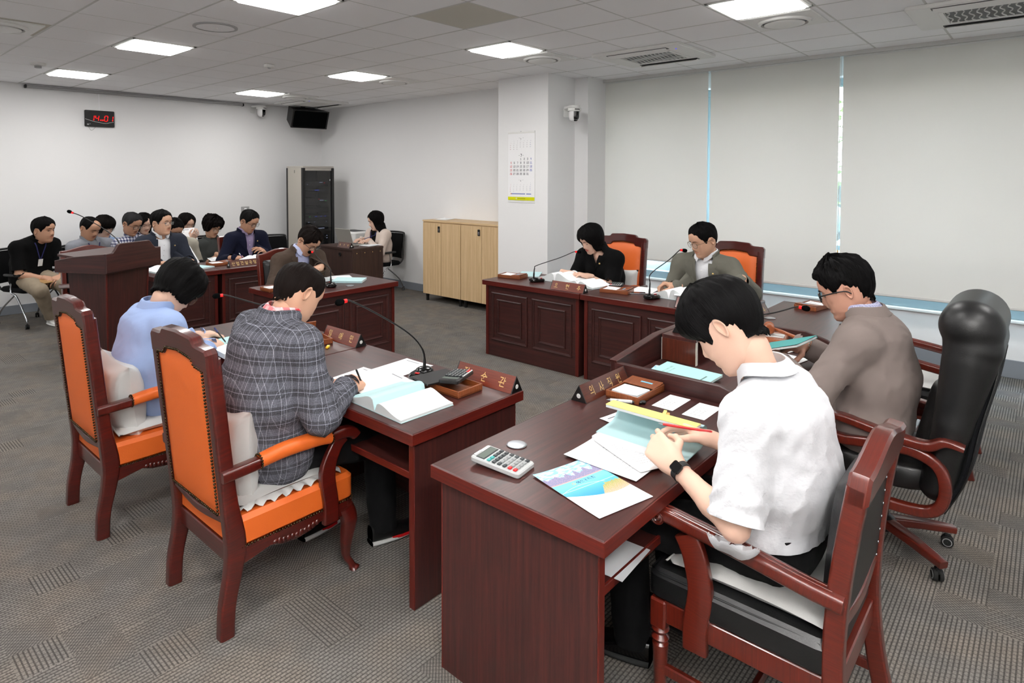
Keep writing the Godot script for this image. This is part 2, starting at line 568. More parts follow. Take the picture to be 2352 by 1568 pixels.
func build_room() -> void:
	var X0 := -1.7; var X1 := 7.3; var Z0 := -9.9; var Z1 := 2.7
	var g := G.new()
	g.bx(Vector3(X0 - 0.2, -0.15, Z0 - 0.2), Vector3(X1 + 0.3, 0, Z1 + 0.2))
	struct("floor", g, M.carpet)
	# ceiling: a slab, the runners, and each tile on them
	g = G.new(); g.bx(Vector3(X0 - 0.2, CEIL + 0.06, Z0 - 0.2), Vector3(X1 + 0.3, CEIL + 0.2, Z1 + 0.2))
	var ceil_node := struct("ceiling", g, M.white)
	var lights := {}
	for i in [-6, -2, 2]:
		for j in [-8, -4, 0, 4, 8]: lights[Vector2i(i, j)] = true
	var holes := {}
	for p in [Vector2i(3, 4), Vector2i(3, 0), Vector2i(3, -4), Vector2i(3, -8), Vector2i(-4, -4), Vector2i(-4, 0)]: holes[p] = 1
	var i0 := -9; var i1 := 6; var j0 := -10; var j1 := 11
	var tile_mesh := {}
	for i in range(i0, i1 + 1):
		for j in range(j0, j1 + 1):
			if lights.has(Vector2i(i, j)): continue
			var a := Vector2(maxf(GX + i * PITCH, X0), minf(GX + (i + 1) * PITCH, 6.93)); var b := Vector2(maxf(GZ + j * PITCH, Z0), minf(GZ + (j + 1) * PITCH, Z1))
			if a.y - a.x < 0.03 or b.y - b.x < 0.03: continue
			var ac := (i in [4, 5]) and (j in [2, 3] or j in [6, 7] or j in [-9, -8])
			if ac and false: continue
			var sz := Vector3(a.y - a.x - 0.012, 0.016, b.y - b.x - 0.012)
			var key := str(sz.snapped(Vector3.ONE * 0.001))
			if not tile_mesh.has(key):
				var tg := G.new(); tg.box(Vector3.ZERO, sz, 0.003); tile_mesh[key] = tg.mesh()
			var o := obj("ceiling_tile", tile_mesh[key], M.tile_beige if Vector2i(i, j) in [Vector2i(0, 1), Vector2i(-4, -4)] else M.tile, ceil_node)
			o.position = Vector3((a.x + a.y) / 2, CEIL + 0.010, (b.x + b.y) / 2)
	for i in range(i0, i1 + 1):
		var x := GX + i * PITCH
		if x > X0 and x < 6.9:
			g = G.new(); g.box(Vector3(0, 0, 0), Vector3(0.022, 0.012, Z1 - Z0), 0.002)
			obj("runner", g, M.grid, ceil_node).position = Vector3(x, CEIL + 0.007, (Z0 + Z1) / 2)
	for j in range(j0, j1 + 1):
		var z := GZ + j * PITCH
		if z > Z0 and z < Z1:
			g = G.new(); g.box(Vector3(0, 0, 0), Vector3(6.93 - X0, 0.010, 0.018), 0.002)
			obj("runner", g, M.grid, ceil_node).position = Vector3((X0 + 6.93) / 2, CEIL + 0.008, z)
	var w := ["back", "middle", "front", "chair side", "rear"]
	var where := {
		-8: "nearest the far wall", -4: "second row from the far wall", 0: "third row from the far wall", 4: "fourth row from the far wall", 8: "last row from the far wall"}
	var cols := {-6: "column farthest from the windows", -2: "middle column", 2: "column nearest the windows"}
	for i in [-6, -2, 2]:
		for j in [-8, -4, 0, 4, 8]:
			if i == 2 and j == 8: pass
			lamp_panel(i, j, "bright square ceiling light panel, %s, %s" % [cols[i], where[j]])
	# walls
	g = G.new(); g.bx(Vector3(X0 - 0.2, 0, Z0 - 0.2), Vector3(X1 + 0.3, CEIL + 0.2, Z0)); struct("wall_back", g, M.wall)
	g = G.new(); g.bx(Vector3(X0 - 0.2, 0, Z1), Vector3(X1 + 0.3, CEIL + 0.2, Z1 + 0.2)); struct("wall_front", g, M.wall)
	g = G.new(); g.bx(Vector3(X0 - 0.2, 0, Z0), Vector3(X0, CEIL + 0.2, Z1)); struct("wall_left", g, M.wall)
	g = G.new(); g.bx(Vector3(6.58, 0, Z0), Vector3(X1 + 0.3, CEIL + 0.2, -4.20)); struct("wall_right", g, M.wall)
	g = G.new(); g.bx(Vector3(6.02, 0, -5.16), Vector3(6.60, CEIL + 0.02, -4.39), 0.004); struct("wall_column", g, M.wall)
	# below and above the windows; the headboard behind the blinds
	g = G.new(); g.bx(Vector3(7.3, 0, -4.2), Vector3(7.6, 0.50, Z1)); struct("wall_sill", g, M.wall)
	g = G.new(); g.bx(Vector3(7.18, 2.80, -4.2), Vector3(7.6, CEIL + 0.2, Z1)); struct("wall_header", g, M.wall)
	g = G.new(); g.bx(Vector3(7.27, 0.49, -4.2), Vector3(7.42, 0.515, Z1), 0.004); struct("trim_1", g, M.white)
	g = G.new(); g.bx(Vector3(6.92, CEIL - 0.035, -4.2), Vector3(6.945, CEIL + 0.05, Z1), 0.002); struct("trim_2", g, M.grid)
	# windows: frame bars and a pane in each bay
	var bays := [-4.2, -3.03, -1.56, -0.1, 1.3, 2.7]
	for k in bays.size() - 1:
		var a: float = bays[k]; var b: float = bays[k + 1]
		var f := G.new()
		f.bx(Vector3(7.34, 0.515, a), Vector3(7.44, 0.60, b), 0.004)
		f.bx(Vector3(7.34, 2.72, a), Vector3(7.44, 2.80, b), 0.004)
		for zz in [a + 0.03, b - 0.03]: f.bx(Vector3(7.345, 0.60, zz - 0.03), Vector3(7.435, 2.72, zz + 0.03), 0.004)
		f.bx(Vector3(7.35, 1.02, a + 0.06), Vector3(7.43, 1.07, b - 0.06), 0.004)
		var wn := struct("window_%d" % (k + 1), f, M.frame)
		for q in [[0.60, 1.02], [1.07, 2.72]]:
			var p := G.new(); p.bx(Vector3(7.387, q[0], a + 0.06), Vector3(7.393, q[1], b - 0.06))
			obj("pane", p, M.glass, wn)
	# baseboards
	for bb in [["back", Vector3(X0, 0, Z0), Vector3(6.58, 0.115, Z0 + 0.015)], ["right", Vector3(6.565, 0, Z0 + 0.015), Vector3(6.58, 0.115, -5.16)], ["column", Vector3(6.005, 0, -5.175), Vector3(6.02, 0.115, -4.375)],
			["column_side", Vector3(6.02, 0, -4.39), Vector3(6.58, 0.115, -4.375)], ["window", Vector3(7.285, 0, -4.2), Vector3(7.3, 0.16, Z1)], ["left", Vector3(X0, 0, Z0 + 0.015), Vector3(X0 + 0.015, 0.115, Z1)]]:
		g = G.new(); g.bx(bb[1], bb[2], 0.003); struct("baseboard_" + bb[0], g, M.baseboard)
	build_flash()
	build_blinds()
	build_outside()
	build_ceiling_fixtures()
	build_wall_things()

func build_blinds() -> void:
	var n := 0
	for q in [[-4.215, -2.885, 0.80, "white roller blind beside the column, its hem higher than the others"], [-2.855, -1.575, 0.68, "white roller blind hanging behind the man in the grey suit"],
			[-1.545, -0.05, 0.68, "wide white roller blind behind the black executive chair"], [-0.02, 1.3, 0.68, "white roller blind past the executive chair's bay"], [1.33, 2.68, 0.68, "white roller blind at the far end of the window wall"]]:
		var t := thing("roller_blind", q[3], "blind", Vector3(6.985, 0, (q[0] + q[1]) / 2), 0, "roller blinds over the windows")
		var w: float = q[1] - q[0]
		var rows := []
		for i in 25:
			var y := lerpf(q[2], CEIL - 0.04, i / 24.0)
			var row := []
			for j in 13:
				var z := lerpf(-w / 2, w / 2, j / 12.0)
				row.append(Vector3(0.004 * sin(z * 5 + n) * (1 - i / 24.0) + 0.002 * sin(y * 7 + z * 3), y, z))
			rows.append(row)
		var g := G.new(); g.sheet(rows)
		var rows2 := []
		for r in rows:
			var rr := []
			for p in r: rr.append(p + Vector3(0.0012, 0, 0))
			rows2.append(rr)
		g.sheet(rows2, false, true)
		obj("fabric", g, M.blind, t)
		g = G.new(); g.x = xf(Vector3(0, q[2], 0)); g.box(Vector3(0.001, -0.012, 0), Vector3(0.014, 0.028, w), 0.005)
		obj("bottom_bar", g, M.white, t)
		g = G.new(); g.cyl(Vector3(0.02, CEIL - 0.035, -w / 2), Vector3(0.02, CEIL - 0.035, w / 2), 0.022, -1, 14)
		obj("roller", g, M.white, t)
		n += 1
	var t := thing("blind_chain", "thin bead chain with a gold clip beside a roller blind", "chain", Vector3(6.96, 0, -1.56))
	var g := G.new(); g.tube([Vector3(0, 0.98, 0), Vector3(0, CEIL - 0.04, 0)], 0.0025, 6); obj("cord", g, M.white, t)
	g = G.new(); g.box(Vector3(0, 1.03, 0), Vector3(0.012, 0.07, 0.012), 0.003); obj("clip", g, M.gold, t)

func build_outside() -> void:
	# a bank of rough stone and some shrubs a few metres beyond the glass
	var g := G.new(); g.bx(Vector3(7.6, -0.6, -14), Vector3(16, -0.45, 8))
	struct("outdoor_ground", g, mat(Color(0.42, 0.43, 0.40), 0.95))
	var bank := thing("stone_bank", "pale rough stone bank seen through the gap under the blind", "wall", Vector3(10.2, -0.5, -4))
	var r := RandomNumberGenerator.new(); r.seed = 4
	var stone_mats := [mat(Color(0.60, 0.64, 0.63), 0.9), mat(Color(0.70, 0.73, 0.72), 0.9), mat(Color(0.50, 0.54, 0.54), 0.9)]
	for row in 4:
		var z := -6.0
		while z < 6.0:
			var w := r.randf_range(0.45, 0.9)
			var s := G.new()
			var rows := []
			var sx := r.randf() * 9.0
			for i in 7:
				var t := PI * i / 6
				var rr := []
				for j in 10:
					var a := TAU * (j % 9) / 9
					var k := 1.0 + 0.16 * sin(a * 3 + sx) + 0.1 * cos(t * 4 + sx * 2)
					rr.append(Vector3(0.22 * sin(t) * cos(a) * k, -0.27 * cos(t) * k, -w * 0.53 * sin(t) * sin(a) * k))
				rows.append(rr)
			s.sheet(rows, true)
			obj("stone", s, stone_mats[r.randi() % 3], bank).position = Vector3(row * 0.14, 0.25 + row * 0.46, z + w / 2)
			z += w * 0.96
	for q in [[10.9, -7.5, 1.5], [11.2, -4.2, 1.7], [10.8, -1.6, 1.6], [11.4, 1.2, 1.5]]:
		var t := thing("shrub", "bright green leafy shrub growing above the stone bank outside", "shrub", Vector3(q[0], -0.45, q[1]), 0, "shrubs outside the windows")
		var s := G.new(); s.tube([Vector3.ZERO, Vector3(0.05, 1.6, 0), Vector3(0, 2.6, 0.05)], [0.06, 0.05, 0.02], 7)
		obj("stem", s, mat(Color(0.3, 0.22, 0.15), 0.9), t)
		var leaf := mat(Color(0.36, 0.52, 0.20), 0.7); leaf.backlight_enabled = true; leaf.backlight = Color(0.4, 0.6, 0.2)
		s = G.new()
		for k in 700:
			var d: Vector3 = Vector3(r.randfn(), r.randfn(), r.randfn()).normalized() * pow(r.randf(), 0.4) * q[2]
			var c: Vector3 = Vector3(0, 3.0, 0) + d * Vector3(0.8, 1.1, 1.0)
			var b := Basis.from_euler(Vector3(r.randf() * TAU, r.randf() * TAU, 0)) * 0.09
			s.face([c + b * Vector3(-1, 0, 0), c + b * Vector3(0, -0.45, 0.1), c + b * Vector3(1, 0, 0), c + b * Vector3(0, 0.45, 0.1)])
		var lv := obj("foliage", s, leaf, t); lv.set_meta("kind", "stuff")

func build_ceiling_fixtures() -> void:
	var where := ["second from the far wall", "beside the third window-side light", "beside the fourth window-side light"]
	var spots := [[5.2, -8.5, "round ceiling air diffuser nearest the far wall"], [5.2, -6.19, "round ceiling air diffuser in front of the tall equipment rack"], [5.2, -3.87, "round ceiling air diffuser beside the column"], [5.2, -1.56, "round ceiling air diffuser above the grey suited man"], [1.15, -6.19, "round ceiling air diffuser above the lectern side of the room"]]
	for q in spots:
		var t := thing("air_diffuser", q[2], "diffuser", Vector3(q[0], CEIL, q[1]), 0, "round air diffusers in the ceiling")
		var g := G.new(); g.box(Vector3(0, -0.004, 0), Vector3(0.50, 0.014, 0.50), 0.004); obj("plate", g, M.white, t)
		g = G.new(); g.lathe([Vector2(0.19, -0.010), Vector2(0.185, -0.026), Vector2(0.165, -0.030), Vector2(0.16, -0.012)], 32); obj("ring", g, M.white, t)
		g = G.new(); g.lathe([Vector2(0.16, -0.0115), Vector2(0.001, -0.0115)], 32); obj("throat", g, M.dark_grey, t)
		g = G.new(); g.lathe([Vector2(0.001, -0.042), Vector2(0.11, -0.040), Vector2(0.142, -0.032), Vector2(0.142, -0.026), Vector2(0.001, -0.024)], 32); obj("disc", g, M.white, t)
	var t := thing("ceiling_speaker", "round flush white ceiling speaker between two light panels", "speaker", Vector3(2.34, CEIL, -5.0))
	var g := G.new(); g.lathe([Vector2(0.17, 0.004), Vector2(0.17, -0.006), Vector2(0.145, -0.008)], 32); obj("rim", g, M.grey_plastic, t)
	g = G.new(); g.lathe([Vector2(0.145, -0.006), Vector2(0.03, -0.010), Vector2(0.001, -0.010)], 32); obj("grille", g, M.tile, t)
	g = G.new(); g.ball(Vector3(0, -0.010, 0), Vector3(0.02, 0.006, 0.02)); obj("badge", g, M.white, t)
	t = thing("smoke_detector", "small round smoke detector beside the farthest ceiling light", "detector", Vector3(1.81, CEIL, -8.0))
	g = G.new(); g.lathe([Vector2(0.075, 0.003), Vector2(0.075, -0.018), Vector2(0.06, -0.026), Vector2(0.001, -0.028)], 24); obj("base", g, M.white, t)
	g = G.new(); g.lathe([Vector2(0.035, -0.026), Vector2(0.033, -0.05), Vector2(0.001, -0.053)], 20); obj("cap", g, M.grey_plastic, t)
	t = thing("motion_sensor", "tiny white box sensor on the ceiling", "sensor", Vector3(3.51, CEIL, -6.25))
	g = G.new(); g.box(Vector3(0, -0.016, 0), Vector3(0.10, 0.036, 0.07), 0.008); obj("case", g, M.white, t)
	g = G.new(); g.ball(Vector3(0, -0.034, 0), Vector3(0.02, 0.012, 0.02), 12, 8); obj("lens", g, M.grey_plastic, t)
	for q in [[5.80, -0.36, "ceiling air conditioner cassette above the black executive chair"], [5.80, -2.95, "ceiling air conditioner cassette between the windows and the light panels"], [5.80, -9.0, "ceiling air conditioner cassette above the tall equipment rack"]]:
		t = thing("air_conditioner", q[2], "air conditioner", Vector3(q[0], CEIL, q[1]), 0, "ceiling air conditioners")
		g = G.new(); g.prism(rrect(0.84, 0.92, 0.03), 0.03, 0.006)
		var o := obj("panel", g, M.white, t); o.rotation.x = PI / 2; o.position.y = -0.012
		for sgn in [-1, 1]:
			g = G.new(); g.box(Vector3(0.34 * sgn, -0.028, 0), Vector3(0.075, 0.004, 0.62), 0.001); obj("outlet", g, M.dark_grey, t)
			g = G.new(); g.x = xf(Vector3(0.34 * sgn, -0.036, 0), Vector3(0, 0, 22 * sgn)); g.box(Vector3.ZERO, Vector3(0.062, 0.007, 0.60), 0.002); obj("vane", g, M.white, t)
		g = G.new(); g.box(Vector3(0, -0.0285, 0), Vector3(0.42, 0.004, 0.50), 0.001); obj("intake", g, M.dark_grey, t)
		g = G.new(); g.box(Vector3(0, -0.031, 0.27), Vector3(0.46, 0.008, 0.03), 0.002); g.box(Vector3(0, -0.031, -0.27), Vector3(0.46, 0.008, 0.03), 0.002)
		g.box(Vector3(0.22, -0.031, 0), Vector3(0.03, 0.008, 0.52), 0.002); g.box(Vector3(-0.22, -0.031, 0), Vector3(0.03, 0.008, 0.52), 0.002)
		obj("grille_frame", g, M.white, t)
		for k in 12:
			g = G.new()
			var z := -0.235 + k * 0.0427
			var pts := []
			for s in 11: pts.append(Vector3(-0.205 + s * 0.041, -0.032, z + 0.012 * sin(s * 1.2 + k * 0.35)))
			g.sweep(pts, rrect(0.006, 0.014, 0.002, 1)); obj("slat", g, M.white, t)
		g = G.new(); g.ball(Vector3(-0.27, -0.029, 0.36), Vector3(0.008, 0.003, 0.008), 10, 6); obj("status_light", g, M.blue_glow, t)

func ptz(t: Node3D) -> void:   # a dome camera hanging from a wall bracket; -z is the wall, front is +z
	var g := G.new(); g.box(Vector3(0, 0.02, -0.10), Vector3(0.09, 0.11, 0.012), 0.004); obj("wall_plate", g, M.white, t)
	g = G.new(); g.prism(rrect(0.13, 0.26, 0.06, 6), 0.028, 0.006)
	var o := obj("arm", g, M.white, t); o.rotation.x = PI / 2; o.position = Vector3(0, 0.07, 0.03)
	g = G.new(); g.lathe([Vector2(0.078, 0.018), Vector2(0.080, 0.022), Vector2(0.080, 0.050), Vector2(0.074, 0.056)], 24); g.x = xf(Vector3(0, 0, 0))
	o = obj("base", g, M.white, t); o.position = Vector3(0, 0, 0.09)
	g = G.new(); g.x = xf(Vector3(0, 0.036, 0.09)); 
	g.sweep([Vector3(-0.03, 0, 0.0765), Vector3(0, 0, 0.0815), Vector3(0.03, 0, 0.0765)], rrect(0.004, 0.010, 0.001, 1)); obj("slot", g, M.black_gloss, t)
	g = G.new(); g.lathe([Vector2(0.001, -0.105), Vector2(0.032, -0.10), Vector2(0.056, -0.08), Vector2(0.064, -0.045), Vector2(0.064, 0.018), Vector2(0.02, 0.02)], 24)
	o = obj("dome", g, M.white_gloss, t); o.position = Vector3(0, 0, 0.09)
	var rows := []
	for i in 12:
		var row := []
		var y := lerpf(-0.1, 0.012, i / 11.0)
		var rr := 0.0655
		if y < -0.045: rr = 0.0655 * sqrt(maxf(0.05, 1.0 - pow((y + 0.045) / 0.062, 2)))
		for j in 9:
			var a := deg_to_rad(-32 + 64.0 * j / 8)
			row.append(Vector3(sin(a) * rr, y, cos(a) * rr))
		rows.append(row)
	g = G.new(); g.sheet(rows)
	o = obj("visor", g, M.black_gloss, t); o.position = Vector3(0, 0, 0.0915)
	g = G.new(); g.lathe([Vector2(0.001, 0.004), Vector2(0.013, 0.002), Vector2(0.016, 0)], 16)
	o = obj("lens", g, M.dark_grey, t); o.position = Vector3(0, -0.045, 0.155); o.rotation.x = PI / 2

func build_wall_things() -> void:
	# digital clock on the far wall
	var t := thing("digital_clock", "black wall clock with red glowing digits reading 14:01", "clock", Vector3(2.945, 2.59, -9.9))
	var g := G.new(); g.prism(rrect(0.37, 0.225, 0.012), 0.04, 0.004); g.x = Transform3D.IDENTITY
	obj("case", g, M.black, t).position.z = 0.02
	g = G.new()
	var arc := curve([Vector3(-0.183, -0.012, 0), Vector3(-0.08, -0.042, 0), Vector3(0.06, -0.062, 0), Vector3(0.12, -0.050, 0), Vector3(0.17, -0.042, 0)], 6)
	var sc := []
	for i in arc.size(): sc.append(Vector2(1, 1.0 - 0.75 * clampf((i - 12.0) / 12.0, 0, 1)))
	g.sweep(arc, rrect(0.004, 0.022, 0.001, 1), sc, Vector3(0, 0, 1)); obj("swoosh", g, M.white, t).position.z = 0.042
	var segs := {"a": [0, 1, 1, 1], "b": [1, 1, 1, 0.5], "c": [1, 0.5, 1, 0], "d": [0, 0, 1, 0], "e": [0, 0.5, 0, 0], "f": [0, 1, 0, 0.5], "g": [0, 0.5, 1, 0.5]}
	var digs := [["1", "bc"], ["4", "fgbc"], ["0", "abcdef"], ["1", "bc"]]
	var dx := [-0.120, -0.062, 0.052, 0.118]
	for k in 4:
		g = G.new()
		for s in digs[k][1]:
			var q: Array = segs[s]
			var a := Vector3(q[0] * 0.040 + q[1] * 0.010, q[1] * 0.074, 0); var b := Vector3(q[2] * 0.040 + q[3] * 0.010, q[3] * 0.074, 0)
			var d := (b - a).normalized() * 0.004
			g.tube([a + d, b - d], 0.0062, 6)
		obj("digit", g, M.red_glow, t).position = Vector3(dx[k], -0.032, 0.041)
	g = G.new(); g.box(Vector3(0.010, -0.020, 0.042), Vector3(0.016, 0.02, 0.004)); g.box(Vector3(0.034, -0.020, 0.042), Vector3(0.016, 0.02, 0.004)); obj("separator", g, M.red_glow, t)
	g = G.new(); g.box(Vector3(-0.15, -0.085, 0.041), Vector3(0.022, 0.018, 0.002)); g.box(Vector3(-0.125, -0.078, 0.041), Vector3(0.01, 0.009, 0.002)); obj("emblem", g, M.grey_plastic, t)
	g = G.new(); g.box(Vector3(-0.150, 0.097, 0.041), Vector3(0.05, 0.006, 0.002)); obj("mark", g, M.dark_grey, t)
	g = G.new(); g.tube(curve([Vector3(-0.14, -0.11, 0.012), Vector3(-0.12, -0.145, 0.006), Vector3(-0.10, -0.165, 0.005), Vector3(-0.07, -0.145, 0.006), Vector3(-0.045, -0.11, 0.012)]), 0.0025, 6); obj("cable", g, M.grey_plastic, t)
	g = G.new(); g.box(Vector3(0.0, 0.24, 0.006), Vector3(0.018, 0.25, 0.012), 0.003); obj("conduit", g, M.tile, t)
	# projection-screen rail under the ceiling
	t = thing("screen_rail", "slim grey rail fixed along the top of the far wall", "rail", Vector3(3.57, 2.955, -9.86))
	g = G.new(); g.box(Vector3.ZERO, Vector3(2.96, 0.035, 0.05), 0.006); obj("rail", g, M.grey_plastic, t)
	for s in [-1, 1]:
		g = G.new(); g.box(Vector3(1.485 * s, 0, 0), Vector3(0.025, 0.045, 0.06), 0.006); obj("end_cap", g, M.black, t)
	# wall plate behind the navy suited man
	t = thing("wall_plate", "small grey control plate on the far wall", "plate", Vector3(5.09, 1.23, -9.9))
	g = G.new(); g.box(Vector3(0, 0, 0.008), Vector3(0.14, 0.10, 0.016), 0.004); obj("cover", g, M.grey_plastic, t)
	g = G.new(); g.box(Vector3(0, 0, 0.017), Vector3(0.04, 0.05, 0.004), 0.001); obj("switch", g, M.tile, t)
	# dome cameras
	t = thing("dome_camera", "white dome camera on the far wall beside the black loudspeaker", "camera", Vector3(5.27, 2.87, -9.79), 18, "white dome cameras"); ptz(t)
	t = thing("dome_camera", "white dome camera on the side of the column above the calendar", "camera", Vector3(6.27, 2.53, -4.24), -30, "white dome cameras"); ptz(t)
	# loudspeaker in the corner
	t = thing("loudspeaker", "black wedge loudspeaker hung in the ceiling corner", "speaker", Vector3(5.99, 2.80, -9.48), -6)
	g = G.new(); g.x = xf(Vector3.ZERO, Vector3(14, 0, 0))
	var q8 := [Vector3(-0.33, -0.17, 0.17), Vector3(0.33, -0.17, 0.17), Vector3(0.33, 0.14, 0.21), Vector3(-0.33, 0.14, 0.21), Vector3(-0.24, -0.10, -0.20), Vector3(0.24, -0.10, -0.20), Vector3(0.24, 0.14, -0.18), Vector3(-0.24, 0.14, -0.18)]
	for f in [[0, 1, 2, 3], [5, 4, 7, 6], [4, 0, 3, 7], [1, 5, 6, 2], [3, 2, 6, 7], [4, 5, 1, 0]]: g.face([q8[f[0]], q8[f[1]], q8[f[2]], q8[f[3]]])
	obj("cabinet", g, M.black, t)
	g = G.new(); g.x = xf(Vector3.ZERO, Vector3(14, 0, 0)); g.x.origin = g.x.basis * Vector3(0, -0.015, 0.197); g.x.basis = g.x.basis * Basis.from_euler(Vector3(deg_to_rad(7), 0, 0))
	g.prism(rrect(0.60, 0.28, 0.02), 0.012, 0.003); obj("grille", g, M.foam, t)
	g = G.new(); g.bx(Vector3(-0.22, 0.13, -0.1), Vector3(0.22, 0.16, -0.07), 0.003); g.bx(Vector3(-0.03, 0.13, -0.12), Vector3(0.03, 0.20, -0.06), 0.003); obj("bracket", g, M.black, t)
	# calendar on the column
	build_calendar()

func build_flash() -> void:
	# the photographer's flash, turned up to bounce off the ceiling
	var t := thing("camera_flash", "photographer's flash unit tilted up towards the ceiling", "flash", Vector3(-0.10, 1.93, 0.10), -47.4)
	t.rotation_degrees = Vector3(14, -47.4, 0)
	var g := G.new(); g.box(Vector3(0, -0.05, 0), Vector3(0.075, 0.10, 0.05), 0.008); obj("body", g, M.black, t)
	g = G.new(); g.box(Vector3(0, 0.03, 0), Vector3(0.075, 0.05, 0.06), 0.006); obj("head", g, M.black, t)
	g = G.new(); g.box(Vector3(0, 0.057, 0), Vector3(0.062, 0.004, 0.042), 0.001); obj("flash_window_light", g, glow(Color(1, 0.99, 0.97), 6.0, Color(0.9, 0.9, 0.9)), t)
	var l := SpotLight3D.new()
	l.name = "flash_light"
	l.light_energy = FLASH; l.light_color = Color(1, 0.99, 0.975); l.light_size = 0.03
	l.spot_angle = 83.0; l.spot_range = 30.0; l.spot_attenuation = 2.0; l.shadow_enabled = true
	l.rotation.x = PI / 2; l.position.y = 0.10
	t.add_child(l)
# ---------------------------------------------------------------- furniture
# chairs and desks: whoever sits there looks along local +z
func ring_frame(w: float, h: float, t: float, depth: float) -> G:   # a mitred moulding round a rectangle, facing +z
	var g := G.new()
	var prof := [[0.0, 0.0], [0.15, 0.7], [0.45, 1.0], [0.6, 0.55], [1.0, 0.35], [1.0, 0.0]]
	for k in prof.size() - 1:
		var a: Array = prof[k]; var b: Array = prof[k + 1]
		var i0: float = a[0] * t; var i1: float = b[0] * t
		var z0: float = a[1] * depth; var z1: float = b[1] * depth
		var o := [Vector3(-w / 2 + i0, -h / 2 + i0, z0), Vector3(w / 2 - i0, -h / 2 + i0, z0), Vector3(w / 2 - i0, h / 2 - i0, z0), Vector3(-w / 2 + i0, h / 2 - i0, z0)]
		var n := [Vector3(-w / 2 + i1, -h / 2 + i1, z1), Vector3(w / 2 - i1, -h / 2 + i1, z1), Vector3(w / 2 - i1, h / 2 - i1, z1), Vector3(-w / 2 + i1, h / 2 - i1, z1)]
		for s in 4:
			g.grain = Vector3(1, 0, 0) if s % 2 == 0 else Vector3(0, 1, 0)
			g.face([o[s], o[(s + 1) % 4], n[(s + 1) % 4], n[s]])
	return g

func make_desk(t: Node3D, w: float, d: float, panels := 2, grommet := 99.0) -> void:
	# w along x, d along z; public front at +z; origin on the floor at the middle
	var th := 0.05; var H := DESK
	obj("tabletop", boxg(Vector3(0, H - th / 2 + 0.001, 0), Vector3(w - 0.004, th - 0.002, d - 0.004), 0.003), M.desk, t)
	for s in [-1, 1]:
		obj("edge_band", boxg(Vector3(0, H - th / 2 - 0.001, s * (d / 2 - 0.001)), Vector3(w, th - 0.004, 0.004), 0.001), M.edge, t)
		obj("edge_band", boxg(Vector3(s * (w / 2 - 0.001), H - th / 2 - 0.001, 0), Vector3(0.004, th - 0.004, d), 0.001, Vector3(0, 0, 1)), M.edge, t)
		var sp := obj("side_panel", boxg(Vector3(s * (w / 2 - 0.040), (H - th) / 2, 0), Vector3(0.03, H - th, d - 0.07), 0.001, Vector3(0, 1, 0)), M.desk_dark, t)
		for e in [-1, 1]:
			obj("trim", boxg(Vector3(s * (w / 2 - 0.040), (H - th) / 2, e * (d / 2 - 0.033)), Vector3(0.034, H - th, 0.006), 0.002, Vector3(0, 1, 0)), M.edge, sp)
	var fz := d / 2 - 0.05
	obj("front_panel", boxg(Vector3(0, (H - th) / 2, fz), Vector3(w - 0.11, H - th, 0.025), 0.001, Vector3(1, 0, 0)), M.desk_dark, t)
	if panels > 0:
		var pw := (w - 0.14) / panels
		for k in panels:
			var x := -w / 2 + 0.07 + pw * (k + 0.5)
			var o := obj("moulding", ring_frame(pw - 0.05, H - 0.27, 0.028, 0.016), M.desk_dark, t); o.position = Vector3(x, 0.40, fz + 0.012)
			o = obj("moulding", ring_frame(pw - 0.19, H - 0.40, 0.024, 0.014), M.desk_dark, t); o.position = Vector3(x, 0.40, fz + 0.012)
	obj("shelf", boxg(Vector3(0, H - 0.21, -0.02), Vector3(w - 0.11, 0.02, d - 0.16), 0.001), M.desk_dark, t)
	obj("shelf_edge", boxg(Vector3(0, H - 0.21, -d / 2 + 0.055), Vector3(w - 0.11, 0.03, 0.01), 0.002), M.edge, t)
	if grommet < 90:
		var g := G.new(); g.lathe([Vector2(0.038, 0), Vector2(0.040, 0.003), Vector2(0.034, 0.005), Vector2(0.001, 0.005)], 24)
		obj("cable_grommet", g, M.chrome, t).position = Vector3(grommet, H, d / 2 - 0.13)

func beads(g: G, path: Array, r := 0.0055, gap := 0.0135) -> void:
	for i in path.size() - 1:
		var a: Vector3 = path[i]; var b: Vector3 = path[i + 1]
		var n := maxi(1, int((b - a).length() / gap))
		for k in n: g.ball(a.lerp(b, (k + 0.5) / n), Vector3(r, r, r), 6, 4)

func pad(w: float, h: float, th: float, bulge: float, n := 12) -> G:   # upholstered panel in x, y, swelling towards +z, flat rim th thick
	var g := G.new()
	var rows := []
	for i in n + 1:
		var row := []
		var v := -1.0 + 2.0 * i / n
		for j in n + 1:
			var u := -1.0 + 2.0 * j / n
			var e := (1.0 - pow(absf(u), 6)) * (1.0 - pow(absf(v), 6))
			row.append(Vector3(u * w / 2, v * h / 2, th * minf(1.0, e * 3.0) + bulge * (1 - u * u) * (1 - v * v)))
		rows.append(row)
	g.sheet(rows, false, false, Vector2(w, h))
	return g

